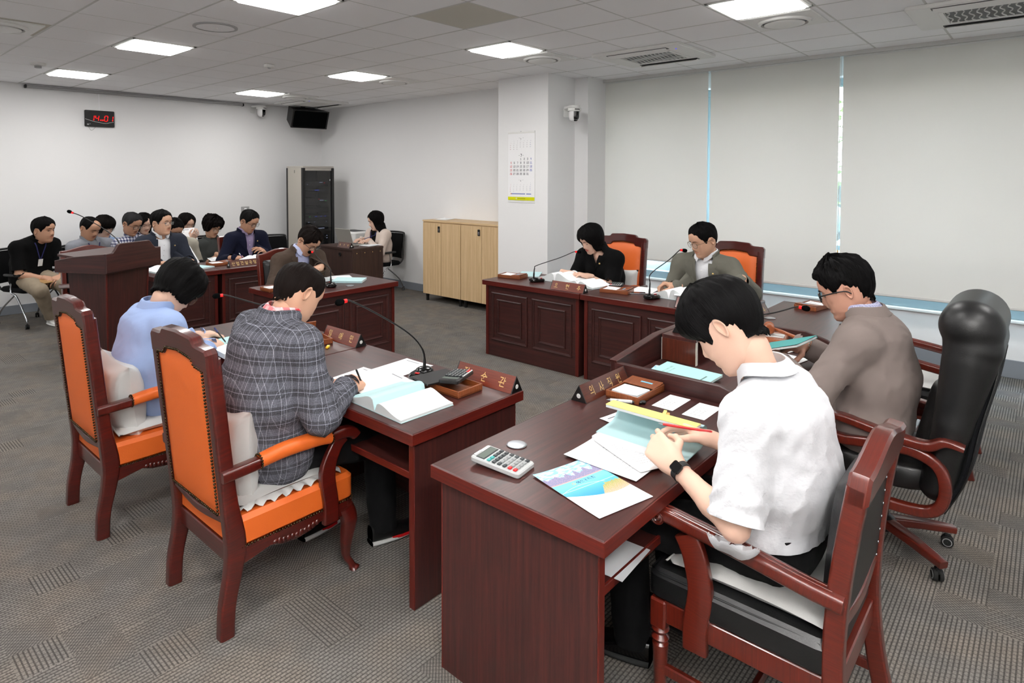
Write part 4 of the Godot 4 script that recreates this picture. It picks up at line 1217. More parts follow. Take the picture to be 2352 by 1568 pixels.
func build_furniture() -> void:
	# desks
	var t := thing("desk", "dark mahogany desk in front of the young man in white shirt", "desk", Vector3(2.195, 0, -1.28), 180, "dark wood committee desks"); make_desk(t, 1.31, 0.72, 0, 0.32)
	t = thing("desk", "dark mahogany desk in front of the man in plaid jacket", "desk", Vector3(2.025, 0, -2.485), 90, "dark wood committee desks"); make_desk(t, 1.21, 0.72)
	t = thing("desk", "dark mahogany desk where the woman in light blue jacket writes", "desk", Vector3(2.025, 0, -3.695), 90, "dark wood committee desks"); make_desk(t, 1.20, 0.72)
	t = thing("desk", "panelled mahogany desk of the woman in black by the column", "desk", Vector3(5.02, 0, -3.635), -90, "dark wood committee desks"); make_desk(t, 1.15, 0.70)
	t = thing("desk", "panelled mahogany desk of the man in grey suit by the windows", "desk", Vector3(5.02, 0, -2.45), -90, "dark wood committee desks"); make_desk(t, 1.20, 0.70)
	t = thing("desk", "mahogany desk with an empty armchair beside the chairman's console", "desk", Vector3(4.915, 0, -1.28), 180, "dark wood committee desks"); make_desk(t, 1.31, 0.72, 2, 0.1)
	t = thing("desk", "panelled mahogany desk of the man in brown jacket", "desk", Vector3(3.445, 0, -5.13), 0, "dark wood committee desks"); make_desk(t, 1.17, 0.76, 2, 0.1)
	t = thing("desk", "panelled mahogany desk of the man in navy suit", "desk", Vector3(3.80, 0, -7.15), 0, "dark wood committee desks"); make_desk(t, 1.20, 0.74)
	t = thing("desk", "panelled mahogany desk half hidden behind the lectern", "desk", Vector3(2.84, 0, -7.15), 0, "dark wood committee desks"); make_desk(t, 0.71, 0.74, 1)
	build_console()
	# stenographer's desk
	t = thing("steno_desk", "plain dark brown desk with a laptop in front of equipment rack", "desk", Vector3(5.60, 0, -7.68))
	obj("tabletop", boxg(Vector3(0, 0.745, 0), Vector3(0.56, 0.03, 0.84), 0.002, Vector3(0, 0, 1)), M.steno_desk, t)
	for s in [-1, 1]: obj("side_panel", boxg(Vector3(0, 0.365, s * 0.405), Vector3(0.55, 0.73, 0.025), 0.002, Vector3(0, 1, 0)), M.steno_desk, t)
	obj("front_panel", boxg(Vector3(-0.262, 0.365, 0), Vector3(0.025, 0.73, 0.785), 0.002, Vector3(0, 1, 0)), M.steno_desk, t)
	var g := G.new(); g.x = xf(Vector3(-0.276, 0.66, 0.12), Vector3(0, 0, 90)); g.lathe([Vector2(0.03, 0), Vector2(0.03, 0.006), Vector2(0.022, 0.007), Vector2(0.02, 0.001), Vector2(0.001, 0.001)], 20); obj("cable_port", g, M.black, t)
	for k in 4:
		g = G.new(); g.x = xf(Vector3(-0.2 + k * 0.14, 0.69, 0.419), Vector3(90, 0, 0)); g.lathe([Vector2(0.007, 0), Vector2(0.005, 0.002), Vector2(0.001, 0.002)], 10); obj("screw_cap", g, M.gold, t)
	# lectern
	t = thing("lectern", "dark wood lectern with a crested top and a microphone", "lectern", Vector3(2.03, 0, -6.62), 28); make_lectern(t)
	var mic := thing("lectern_microphone", "long gooseneck microphone rising from the lectern", "microphone", Vector3(2.09, 1.062, -6.44))
	g = G.new(); g.lathe([Vector2(0.03, -0.02), Vector2(0.03, 0.012), Vector2(0.012, 0.02)], 16); obj("socket", g, M.black, mic)
	stem(mic, [Vector3(0, 0.01, 0), Vector3(-0.03, 0.13, -0.04), Vector3(-0.12, 0.24, -0.14), Vector3(-0.25, 0.35, -0.28), Vector3(-0.31, 0.385, -0.34)], true)
	# equipment rack
	t = thing("equipment_rack", "tall black equipment rack with glass door and blinking units", "rack", Vector3(5.92, 0, -9.24)); build_rack(t)
	# cupboards
	for q in [[-6.30, "pale maple two-door cupboard with papers lying on top"], [-5.54, "pale maple two-door cupboard against the column"]]:
		t = thing("cupboard", q[1], "cabinet", Vector3(6.35, 0, q[0]), -90, "maple cupboards")
		obj("body", boxg(Vector3(0, 0.605, -0.01), Vector3(0.752, 1.00, 0.42), 0.002, Vector3(0, 1, 0)), M.maple, t)
		obj("top", boxg(Vector3(0, 1.15, 0), Vector3(0.756, 0.025, 0.45), 0.002), M.maple, t)
		obj("frame", boxg(Vector3(0, 1.12, 0), Vector3(0.752, 0.04, 0.42), 0.002), M.maple, t)
		for s in [-1, 1]:
			var d := obj("door", boxg(Vector3(0.1885 * s, 0.615, 0.212), Vector3(0.371, 1.02, 0.018), 0.002, Vector3(0, 1, 0)), M.maple, t)
			if s < 0:
				g = G.new(); g.prism(rrect(0.042, 0.085, 0.006), 0.006, 0.001); obj("handle", g, M.black, d).position = Vector3(-0.045 , 1.04, 0.223)
				g = G.new(); g.prism(rrect(0.030, 0.040, 0.004), 0.004, 0.001); obj("latch", g, M.chrome, d).position = Vector3(-0.045, 1.03, 0.227)
		for a in [-1, 1]:
			for b in [-1, 1]:
				g = G.new(); g.lathe([Vector2(0.022, 0), Vector2(0.022, 0.06), Vector2(0.03, 0.105)], 12); obj("foot", g, M.black, t).position = Vector3(0.33 * a, 0, 0.17 * b)
	build_chairs()

func build_rack(t: Node3D) -> void:   # glass door towards +z
	var W := 0.60; var D := 0.50; var H := 1.95
	var g := G.new(); g.bx(Vector3(-W / 2, 0.04, -D / 2), Vector3(-W / 2 + 0.02, H - 0.03, D / 2 - 0.04), 0.003); g.bx(Vector3(W / 2 - 0.02, 0.04, -D / 2), Vector3(W / 2, H - 0.03, D / 2 - 0.04), 0.003)
	obj("side_panel", g, mat(Color(0.68, 0.66, 0.62), 0.5), t)
	for s in [-1, 1]:
		for z in [-D / 2, D / 2 - 0.045]:
			g = G.new(); g.box(Vector3(s * (W / 2 - 0.02), H / 2, z + 0.022), Vector3(0.046, H - 0.06, 0.05), 0.004); obj("post", g, M.black, t)
		g = G.new(); g.box(Vector3(s * (W / 2 - 0.005), 1.86, 0.0), Vector3(0.016, 0.05, 0.012), 0.003); obj("latch", g, M.black, t)
	g = G.new(); g.bx(Vector3(-W / 2, H - 0.035, -D / 2), Vector3(W / 2, H, D / 2), 0.006); g.bx(Vector3(-W / 2 + 0.05, H - 0.075, D / 2 - 0.03), Vector3(W / 2 - 0.05, H - 0.03, D / 2 - 0.005), 0.002)
	obj("cap", g, mat(Color(0.66, 0.64, 0.61), 0.5), t)
	g = G.new(); g.bx(Vector3(-W / 2, 0, -D / 2), Vector3(W / 2, 0.05, D / 2), 0.004); obj("base", g, M.black, t)
	g = G.new(); g.bx(Vector3(-W / 2 + 0.03, 0.05, -D / 2 + 0.01), Vector3(W / 2 - 0.03, H - 0.05, -D / 2 + 0.03)); obj("back_panel", g, M.black, t)
	var led := [glow(Color(1, 0.1, 0.1), 1.2), glow(Color(0.3, 0.4, 1.0), 1.4), glow(Color(0.2, 1.0, 0.4), 0.9), glow(Color(0.8, 0.85, 1.0), 1.0)]
	var units := [[1.66, 0.09, [[0.10, 0.02, 3, 0.06], [0.17, 0.01, 0, 0.02], [-0.16, -0.01, 3, 0.02]]], [1.55, 0.045, [[0.02, 0, 1, 0.08]]], [1.36, 0.13, [[0.11, 0.02, 3, 0.07], [0.19, 0.01, 2, 0.02], [0.06, 0.04, 0, 0.015]]],
		[1.22, 0.09, []], [1.11, 0.045, [[0.0, 0, 1, 0.035], [0.10, 0, 1, 0.02], [0.18, 0, 1, 0.02], [-0.12, 0, 2, 0.02]]], [1.01, 0.09, [[-0.14, 0.01, 3, 0.02], [-0.03, 0.01, 3, 0.02], [0.2, 0.01, 3, 0.015]]], [0.91, 0.045, [[0.10, 0, 3, 0.12]]],
		[0.76, 0.09, [[0.21, 0.02, 3, 0.02], [0.21, -0.02, 3, 0.02]]], [0.62, 0.13, [[0.02, -0.01, 1, 0.05], [0.21, 0, 3, 0.02]]], [0.45, 0.09, []], [0.30, 0.13, []]]
	for u in units:
		g = G.new(); g.box(Vector3(0, u[0], -0.02), Vector3(0.48, u[1] - 0.006, 0.36), 0.003)
		var un := obj("rack_unit", g, M.dark_grey if u[1] > 0.1 else M.black, t)
		for q in u[2]:
			g = G.new(); g.box(Vector3(q[0], u[0] + q[1], 0.162), Vector3(q[3], 0.010, 0.004)); obj("indicator_light", g, led[q[2]], un)
		g = G.new()
		for k in 8: g.box(Vector3(-0.20 + k * 0.055, u[0] - u[1] * 0.2, 0.161), Vector3(0.03, 0.006, 0.003))
		obj("buttons", g, M.dark_grey if u[1] < 0.1 else M.black, un)
	g = G.new(); g.bx(Vector3(-W / 2 + 0.05, 0.08, D / 2 - 0.02), Vector3(W / 2 - 0.05, H - 0.08, D / 2 - 0.014)); var door := obj("glass_door", g, M.smoke_glass, t)
	g = G.new(); g.box(Vector3(0.225, 1.72, D / 2 - 0.008), Vector3(0.016, 0.03, 0.012), 0.003); obj("lock", g, M.chrome, door)

func build_console() -> void:
	# the chairman's desk: raised surround on three sides, a riser shelf inside
	var t := thing("chairman_console", "dark wood chairman's console with raised front boards and riser shelf", "desk", Vector3(3.55, 0, -1.28), 180)
	var w := 1.39; var d := 0.74
	obj("worktop", boxg(Vector3(0, 0.735, 0), Vector3(w - 0.06, 0.04, d - 0.04), 0.002), M.desk_dark, t)
	obj("worktop_edge", boxg(Vector3(0, 0.735, -d / 2 + 0.018), Vector3(w - 0.06, 0.042, 0.006), 0.001), M.edge, t)
	for s in [-1, 1]:
		var g := G.new(); g.grain = Vector3(1, 0, 0)
		g.prism([Vector2(-d / 2 + 0.02, 0), Vector2(d / 2, 0), Vector2(d / 2, 0.835), Vector2(-d / 2 + 0.2, 0.835), Vector2(-d / 2 + 0.08, 0.80), Vector2(-d / 2 + 0.02, 0.758)], 0.028, 0.004, 30)
		var o := obj("side_board", g, M.desk_dark, t); o.position.x = s * (w / 2 - 0.014); o.rotation.y = -PI / 2
	var top := [Vector2(-w / 2, 0), Vector2(w / 2, 0), Vector2(w / 2, 0.835), Vector2(0.22, 0.885), Vector2(-0.22, 0.885), Vector2(-w / 2, 0.835)]
	var g := G.new(); g.prism(top, 0.03, 0.004, 10); obj("front_board", g, M.desk_dark, t).position.z = d / 2 + 0.012
	g = G.new(); g.sweep([Vector3(-w / 2, 0.838, d / 2 + 0.012), Vector3(-0.22, 0.888, d / 2 + 0.012), Vector3(0.22, 0.888, d / 2 + 0.012), Vector3(w / 2, 0.838, d / 2 + 0.012)], rrect(0.045, 0.012, 0.003, 1), [], Vector3.UP); obj("cap_rail", g, M.desk, t)
	var r := obj("riser_shelf", boxg(Vector3(0, 0.892, 0.24), Vector3(0.46, 0.02, 0.20), 0.002), M.desk, t)
	for s in [-1, 1]:
		obj("riser_end", boxg(Vector3(0.22 * s, 0.82, 0.24), Vector3(0.02, 0.125, 0.20), 0.001, Vector3(0, 1, 0)), M.plate, r)
		for e in [-1, 1]: obj("edge_line", boxg(Vector3(0.22 * s, 0.82, 0.24 + 0.0995 * e), Vector3(0.022, 0.127, 0.003)), M.tile_beige, r)

func build_chairs() -> void:
	var grp := "orange leather committee chairs"
	var o := thing("orange_armchair", "high-backed orange leather armchair of the man in plaid jacket", "chair", Vector3(1.405, 0, -2.585), 90, grp)
	make_orange_chair(o)
	copy_of(o, "high-backed orange leather armchair of the woman in light blue jacket", Vector3(1.305, 0, -3.69), 90, grp)
	copy_of(o, "high-backed orange leather armchair of the woman in black by the column", Vector3(5.63, 0, -3.36), -90, grp)
	copy_of(o, "high-backed orange leather armchair of the man in grey suit by the windows", Vector3(5.63, 0, -2.20), -90, grp)
	grp = "wooden armchairs with black leather"
	var b := thing("black_armchair", "wooden armchair with black leather seat under the young man in white shirt", "chair", Vector3(2.205, 0, -0.70), 180, grp)
	make_black_chair(b)
	copy_of(b, "empty wooden armchair with a white cushion beyond the executive chair", Vector3(4.92, 0, -0.66), 180, grp)
	copy_of(b, "wooden armchair with black leather behind the man in brown jacket", Vector3(3.48, 0, -5.68), 0, grp)
	copy_of(b, "wooden armchair with black leather behind the man in navy suit", Vector3(4.06, 0, -7.80), 0, grp)
	copy_of(b, "wooden armchair with black leather behind the man in slate suit", Vector3(2.96, 0, -7.82), 0, grp)
	copy_of(b, "empty wooden armchair with an arched top behind the lectern", Vector3(2.19, 0, -7.50), 0, grp)
	var e := thing("executive_chair", "large black leather executive swivel chair with looped wooden arms", "chair", Vector3(3.58, 0, -0.585), 180)
	make_exec_chair(e)
	grp = "black mesh task chairs"
	var m := thing("mesh_chair", "black mesh chair on chrome legs under the man in black polo shirt", "chair", Vector3(1.94, 0, -9.16), 22, grp)
	make_mesh_chair(m)
	for q in MESH_SPOTS: copy_of(m, q[0], Vector3(q[1], 0, q[2]), q[3], grp)
	# cushions
	grp = "white chair cushions"
	var mc: Material = M.cushion
	for q in [["white back cushion behind the man in plaid jacket", Vector3(1.245, 0.63, -2.60), Vector3(0, 90, -3), 0.42, 0.38, 0.16], ["white back cushion behind the woman in light blue jacket", Vector3(1.16, 0.64, -3.66), Vector3(-8, 90, 4), 0.42, 0.40, 0.19],
			["white seat cushion with a frilled edge under the man in plaid jacket", Vector3(1.40, 0.478, -2.585), Vector3(90, 90, 0), 0.46, 0.48, 0.05], ["white seat cushion under the woman in light blue jacket", Vector3(1.32, 0.483, -3.68), Vector3(90, 90, 0), 0.48, 0.48, 0.07],
			["white knitted seat cushion under the young man in white shirt", Vector3(2.205, 0.503, -0.68), Vector3(90, 0, 0), 0.50, 0.52, 0.07], ["white cushion behind the woman in black by the column", Vector3(5.80, 0.66, -3.30), Vector3(0, -90, 0), 0.42, 0.36, 0.13],
			["white seat cushion on the empty wooden armchair", Vector3(4.92, 0.492, -0.66), Vector3(90, 0, 0), 0.48, 0.50, 0.05], ["white cushion wedged behind the chairman on the executive chair", Vector3(3.58, 0.62, -0.36), Vector3(-8, 180, 0), 0.40, 0.22, 0.08]]:
		var c := thing("cushion", q[0], "cushion", q[1], 0, grp)
		c.rotation_degrees = q[2]
		obj("cover", cushion_g(q[3], q[4], q[5], 3 + int(q[3] * 100 + q[1].z * 10), 16), mc, c)
		var g := G.new()
		if "frilled" in q[0]:
			var rows := [[], [], []]
			var hw: float = q[3] / 2; var hh: float = q[4] / 2
			for i in 121:
				var s := i / 30.0
				var k := int(s) % 4; var f := s - int(s)
				var cs := [Vector2(-hw, -hh), Vector2(hw, -hh), Vector2(hw, hh), Vector2(-hw, hh)]
				var p: Vector2 = cs[k].lerp(cs[(k + 1) % 4], f)
				var n := p.normalized()
				for r in 3: rows[r].append(Vector3(p.x * 0.93 + n.x * 0.018 * r, p.y * 0.93 + n.y * 0.018 * r, 0.006 * r * sin(i * 1.9) + 0.006 * r))
			g.sheet(rows); obj("frill", g, mc, c)
		else:
			g.tube([Vector3(-q[3] / 2, -q[4] / 2, 0) * 0.97, Vector3(0, -q[4] / 2 * 0.9, 0), Vector3(q[3] / 2, -q[4] / 2, 0) * 0.97], 0.004, 6); obj("seam", g, mc, c)

const MESH_SPOTS := [["black mesh chair under the man in grey shirt", 2.53, -9.0, 12.0], ["black mesh chair under the bespectacled woman in pale blue blouse", 2.86, -9.56, 8.0],
	["black mesh chair under the man in checked shirt", 3.03, -9.0, 8.0], ["black mesh chair under the woman behind the checked shirt", 3.42, -9.54, 6.0], ["black mesh chair under the man hidden behind the slate suit", 3.55, -8.82, 0.0],
	["black mesh chair under the long haired woman", 3.95, -9.42, 0.0], ["black mesh chair under the woman in grey blouse", 4.12, -8.93, 0.0], ["empty black mesh chair behind the man in navy suit", 4.80, -8.35, -15.0], ["black mesh chair of the stenographer", 6.19, -7.70, -90.0]]
# ---------------------------------------------------------------- figures
# a distance field on a grid, filled bone by bone and meshed as surface nets
class Field:
	var o: Vector3
	var h: float
	var nx: int
	var ny: int
	var nz: int
	var d := PackedFloat32Array()

	func _init(lo: Vector3, hi: Vector3, cell: float) -> void:
		o = lo; h = cell
		nx = int((hi.x - lo.x) / cell) + 2; ny = int((hi.y - lo.y) / cell) + 2; nz = int((hi.z - lo.z) / cell) + 2
		d.resize(nx * ny * nz); d.fill(1.0)

	# tapered capsule, squeezed by c along the unit axis ax (c = 0.6: wider along ax by 1 / 0.6), joined over width k
	func bone(a: Vector3, b: Vector3, ra: float, rb: float, k: float, ax := Vector3.ZERO, c := 1.0) -> void:
		var R := maxf(ra, rb) / minf(c, 1.0) + k + h
		var lo := (Vector3(minf(a.x, b.x), minf(a.y, b.y), minf(a.z, b.z)) - Vector3(R, R, R) - o) / h
		var hi := (Vector3(maxf(a.x, b.x), maxf(a.y, b.y), maxf(a.z, b.z)) + Vector3(R, R, R) - o) / h
		var x0 := maxi(0, int(lo.x)); var y0 := maxi(0, int(lo.y)); var z0 := maxi(0, int(lo.z))
		var x1 := mini(nx - 1, int(hi.x) + 1); var y1 := mini(ny - 1, int(hi.y) + 1); var z1 := mini(nz - 1, int(hi.z) + 1)
		var ba := b - a
		if c != 1.0: ba -= ax * (ba.dot(ax) * (1.0 - c))
		var inv := 1.0 / maxf(ba.length_squared(), 1e-8)
		var dr := rb - ra; var s := 1.0 - c
		var rim := k + 2.0 * h
		for z in range(z0, z1 + 1):
			for y in range(y0, y1 + 1):
				var i := (z * ny + y) * nx + x0
				var p := Vector3(o.x + x0 * h, o.y + y * h, o.z + z * h) - a
				for xx in range(x0, x1 + 1):
					var q := p
					if s != 0.0: q = p - ax * (p.dot(ax) * s)
					var t := clampf(q.dot(ba) * inv, 0.0, 1.0)
					var e := (q - ba * t).length() - ra - dr * t
					if e < rim:
						var f := d[i]
						var g := k - absf(e - f)
						d[i] = minf(e, f) - (g * g / (4.0 * k) if g > 0.0 else 0.0)
					i += 1
					p.x += h

	func at(p: Vector3) -> float:
		var q := (p - o) / h
		var x := clampi(int(q.x), 0, nx - 2); var y := clampi(int(q.y), 0, ny - 2); var z := clampi(int(q.z), 0, nz - 2)
		var f := q - Vector3(x, y, z)
		var i := (z * ny + y) * nx + x; var sy := nx; var sz := nx * ny
		var a := lerpf(lerpf(d[i], d[i + 1], f.x), lerpf(d[i + sy], d[i + sy + 1], f.x), f.y)
		var b := lerpf(lerpf(d[i + sz], d[i + sz + 1], f.x), lerpf(d[i + sz + sy], d[i + sz + sy + 1], f.x), f.y)
		return lerpf(a, b, f.z)

	func normal(p: Vector3) -> Vector3:
		var e := h
		return Vector3(at(p + Vector3(e, 0, 0)) - at(p - Vector3(e, 0, 0)), at(p + Vector3(0, e, 0)) - at(p - Vector3(0, e, 0)), at(p + Vector3(0, 0, e)) - at(p - Vector3(0, 0, e))).normalized()

	# first point of the surface met from p along dir
	func hit(p: Vector3, dir: Vector3, most := 0.5) -> Vector3:
		var t := 0.0
		while t < most:
			var e := at(p + dir * t)
			if e < 0.0015: break
			t += maxf(0.002, minf(e, 0.02))
		return p + dir * t

	func mesh_into(g: G, folds = null) -> void:
		var sy := nx; var sz := nx * ny
		var cells := {}
		var vs := PackedVector3Array()
		var lim := h * 1.8
		var base := g.v.size()
		for z in nz - 1:
			for y in ny - 1:
				var i := z * sz + y * sy
				for x in nx - 1:
					var d0 := d[i]
					if d0 < lim and d0 > -lim:
						var c1 := d[i + 1]; var c2 := d[i + sy]; var c3 := d[i + sy + 1]; var c4 := d[i + sz]; var c5 := d[i + sz + 1]; var c6 := d[i + sz + sy]; var c7 := d[i + sz + sy + 1]
						var n := int(d0 < 0) + int(c1 < 0) + int(c2 < 0) + int(c3 < 0) + int(c4 < 0) + int(c5 < 0) + int(c6 < 0) + int(c7 < 0)
						if n > 0 and n < 8:
							var sum := Vector3.ZERO; var m := 0
							if (d0 < 0) != (c1 < 0): sum += Vector3(d0 / (d0 - c1), 0, 0); m += 1
							if (c2 < 0) != (c3 < 0): sum += Vector3(c2 / (c2 - c3), 1, 0); m += 1
							if (c4 < 0) != (c5 < 0): sum += Vector3(c4 / (c4 - c5), 0, 1); m += 1
							if (c6 < 0) != (c7 < 0): sum += Vector3(c6 / (c6 - c7), 1, 1); m += 1
							if (d0 < 0) != (c2 < 0): sum += Vector3(0, d0 / (d0 - c2), 0); m += 1
							if (c1 < 0) != (c3 < 0): sum += Vector3(1, c1 / (c1 - c3), 0); m += 1
							if (c4 < 0) != (c6 < 0): sum += Vector3(0, c4 / (c4 - c6), 1); m += 1
							if (c5 < 0) != (c7 < 0): sum += Vector3(1, c5 / (c5 - c7), 1); m += 1
							if (d0 < 0) != (c4 < 0): sum += Vector3(0, 0, d0 / (d0 - c4)); m += 1
							if (c1 < 0) != (c5 < 0): sum += Vector3(1, 0, c1 / (c1 - c5)); m += 1
							if (c2 < 0) != (c6 < 0): sum += Vector3(0, 1, c2 / (c2 - c6)); m += 1
							if (c3 < 0) != (c7 < 0): sum += Vector3(1, 1, c3 / (c3 - c7)); m += 1
							cells[i] = vs.size()
							vs.append(o + (Vector3(x, y, z) + sum / m) * h)
					i += 1
		var moved := PackedVector3Array()
		for p in vs:
			var nn := normal(p)
			var q := p
			if folds != null: q = folds.call(p, nn)
			g.pt(q, nn, Vector2.ZERO)
		for i in cells:
			var a: int = cells[i]
			var s := d[i] < 0
			for e in 3:
				var st: int = [1, sy, sz][e]; var u: int = [sy, sz, 1][e]; var w: int = [sz, 1, sy][e]
				if (d[i + st] < 0) == s: continue
				if not (cells.has(i - u) and cells.has(i - w) and cells.has(i - u - w)): continue
				var p0 := base + a; var p1: int = base + cells[i - u]; var p2: int = base + cells[i - u - w]; var p3: int = base + cells[i - w]
				if s: g.ix.append_array([p0, p2, p1, p0, p3, p2])
				else: g.ix.append_array([p0, p1, p2, p0, p2, p3])
		if folds != null: g.smooth_normals(base)

# keeps the part of g where f(point, normal) >= 0, cutting the triangles that straddle the border
func clip(g: G, f: Callable) -> G:
	var val := PackedFloat32Array(); val.resize(g.v.size())
	for i in g.v.size(): val[i] = f.call(g.v[i], g.n[i])
	var out := PackedInt32Array()
	for t in range(0, g.ix.size(), 3):
		var a := g.ix[t]; var b := g.ix[t + 1]; var c := g.ix[t + 2]
		var k := int(val[a] >= 0) + int(val[b] >= 0) + int(val[c] >= 0)
		if k == 3: out.append_array([a, b, c])
		elif k > 0:
			var poly := []
			var e := [a, b, c]
			for i in 3:
				var p: int = e[i]; var q: int = e[(i + 1) % 3]
				if val[p] >= 0: poly.append(p)
				if (val[p] >= 0) != (val[q] >= 0):
					var s := val[p] / (val[p] - val[q])
					g.v.append(g.v[p].lerp(g.v[q], s)); g.n.append(g.n[p].lerp(g.n[q], s).normalized()); g.uv.append(g.uv[p].lerp(g.uv[q], s))
					if g.tinted: g.col.append(g.col[p])
					poly.append(g.v.size() - 1)
			for i in range(1, poly.size() - 1): out.append_array([poly[0], poly[i], poly[i + 1]])
	g.ix = out
	return g

# ---- head
const HY := [-0.124, -0.120, -0.111, -0.098, -0.082, -0.070, -0.059, -0.050, -0.036, -0.020, 0.0, 0.015, 0.030, 0.050, 0.070, 0.090, 0.104, 0.112]
const HF := [0.030, 0.058, 0.076, 0.081, 0.077, 0.0845, 0.082, 0.087, 0.083, 0.082, 0.0835, 0.087, 0.0915, 0.092, 0.085, 0.066, 0.036, 0.0]
const HB := [0.010, -0.010, -0.025, -0.038, -0.052, -0.062, -0.071, -0.078, -0.088, -0.096, -0.103, -0.106, -0.107, -0.104, -0.096, -0.076, -0.045, 0.0]
const HW := [0.010, 0.026, 0.040, 0.051, 0.0595, 0.064, 0.067, 0.069, 0.072, 0.0745, 0.0765, 0.077, 0.077, 0.075, 0.069, 0.055, 0.033, 0.0]

func head_at(y: float, tab: Array) -> float:
	if y <= HY[0]: return tab[0]
	for i in range(1, HY.size()):
		if y <= HY[i]:
			var t: float = (y - HY[i - 1]) / (HY[i] - HY[i - 1])
			return lerpf(tab[i - 1], tab[i], t)
	return 0.0

func head_point(y: float, a: float) -> Vector3:   # a = 0 at the face, growing towards +x
	var c := cos(a); var s := sin(a)
	var w := head_at(y, HW)
	var z := head_at(y, HF) * pow(absf(c), 0.80) if c > 0 else head_at(y, HB) * pow(absf(c), 0.90)
	return Vector3(w * signf(s) * pow(absf(s), 0.88), y, z)

func bell(x: float, w: float) -> float:
	return exp(-x * x / (w * w))

func add_head(g: G, x: Transform3D, skin: Color, o: Dictionary) -> void:
	var ys := []
	for i in 41: ys.append(-0.124 + 0.236 * (1 - cos(PI * i / 40.0)) * 0.5)
	var nose: float = o.get("nose", 1.0); var lip: Color = o.get("lip", Color(skin.r * 0.90, skin.g * 0.66, skin.b * 0.64))
	var rows := []
	var tints := []
	for y in ys:
		var row := []
		for j in 73:
			var u := -1.0 + 2.0 * j / 72.0
			var a := PI * (0.55 * u + 0.45 * u * u * u)
			var p := head_point(y, a)
			var t := skin
			if absf(a) < 1.5:
				var ax := absf(p.x)
				var nb := 0.0
				if y < 0.016 and y > -0.047:
					nb = (0.016 - y) / 0.046 if y > -0.030 else (y + 0.047) / 0.017
					nb = clampf(nb, 0, 1)
				var nw := 0.0095 + 0.006 * smoothstep(0.0, -0.03, y)
				p.z += nose * 0.024 * pow(nb, 1.15) * bell(p.x, nw)
				p.z += 0.007 * bell(ax - 0.014, 0.007) * bell(y + 0.036, 0.008)
				p.z -= 0.011 * bell(ax - 0.031, 0.017) * bell(y - 0.004, 0.012)
				p.z += 0.0055 * bell(ax - 0.031, 0.013) * bell(y - 0.001, 0.0075)
				p.z += 0.004 * bell(ax - 0.03, 0.022) * bell(y - 0.026, 0.009)
				p.z += 0.003 * bell(ax - 0.048, 0.02) * bell(y + 0.022, 0.02)
				p.z -= 0.0035 * bell(y + 0.0595, 0.0035) * smoothstep(0.028, 0.018, ax)
				p.z -= 0.003 * bell(ax - 0.030, 0.007) * bell(y + 0.055, 0.02)
				var lw := 0.0255 - 20.0 * pow(y + 0.0595, 2)
				if y > -0.0715 and y < -0.0485 and ax < lw * (1.0 - 1.2 * absf(y + 0.0595) / 0.024): t = lip
			row.append(p); tints.append(t)
		rows.append(row)
	var keep := g.x
	g.x = x
	var b := g.v.size()
	g.tint = skin
	g.sheet(rows, true, false)
	for i in tints.size(): g.col[b + i] = tints[i]
	for s in [-1.0, 1.0]: add_ear(g, x * Transform3D(Basis.from_euler(Vector3(0.12, s * 0.32, 0)), Vector3(0.0735 * s, -0.004, -0.012)), s)
	g.x = keep

func add_ear(g: G, x: Transform3D, s: float) -> void:
	g.x = x
	var rows := []
	for i in 9:
		var t := i / 8.0
		var row := []
		for j in 29:
			var a := TAU * j / 28
			var ry := 0.034 if sin(a) > 0 else 0.032
			var rz := 0.0185 if cos(a) < 0 else 0.012
			rz *= 1.0 - 0.30 * maxf(0.0, -sin(a))
			var hgt: float
			var r := t
			if t < 0.625: hgt = lerpf(0.003, 0.006, t / 0.625)
			elif t < 0.8: hgt = 0.0135
			elif t < 0.9: hgt = 0.0135
			else: hgt = -0.006; r = 0.84
			if t > 0.6 and t < 0.95: hgt -= 0.006 * maxf(0.0, cos(a))
			row.append(Vector3(s * (hgt + 0.004 * maxf(0, -cos(a)) * t), sin(a) * ry * r, cos(a) * rz * r - 0.004))
		rows.append(row)
	g.sheet(rows, true, s < 0)

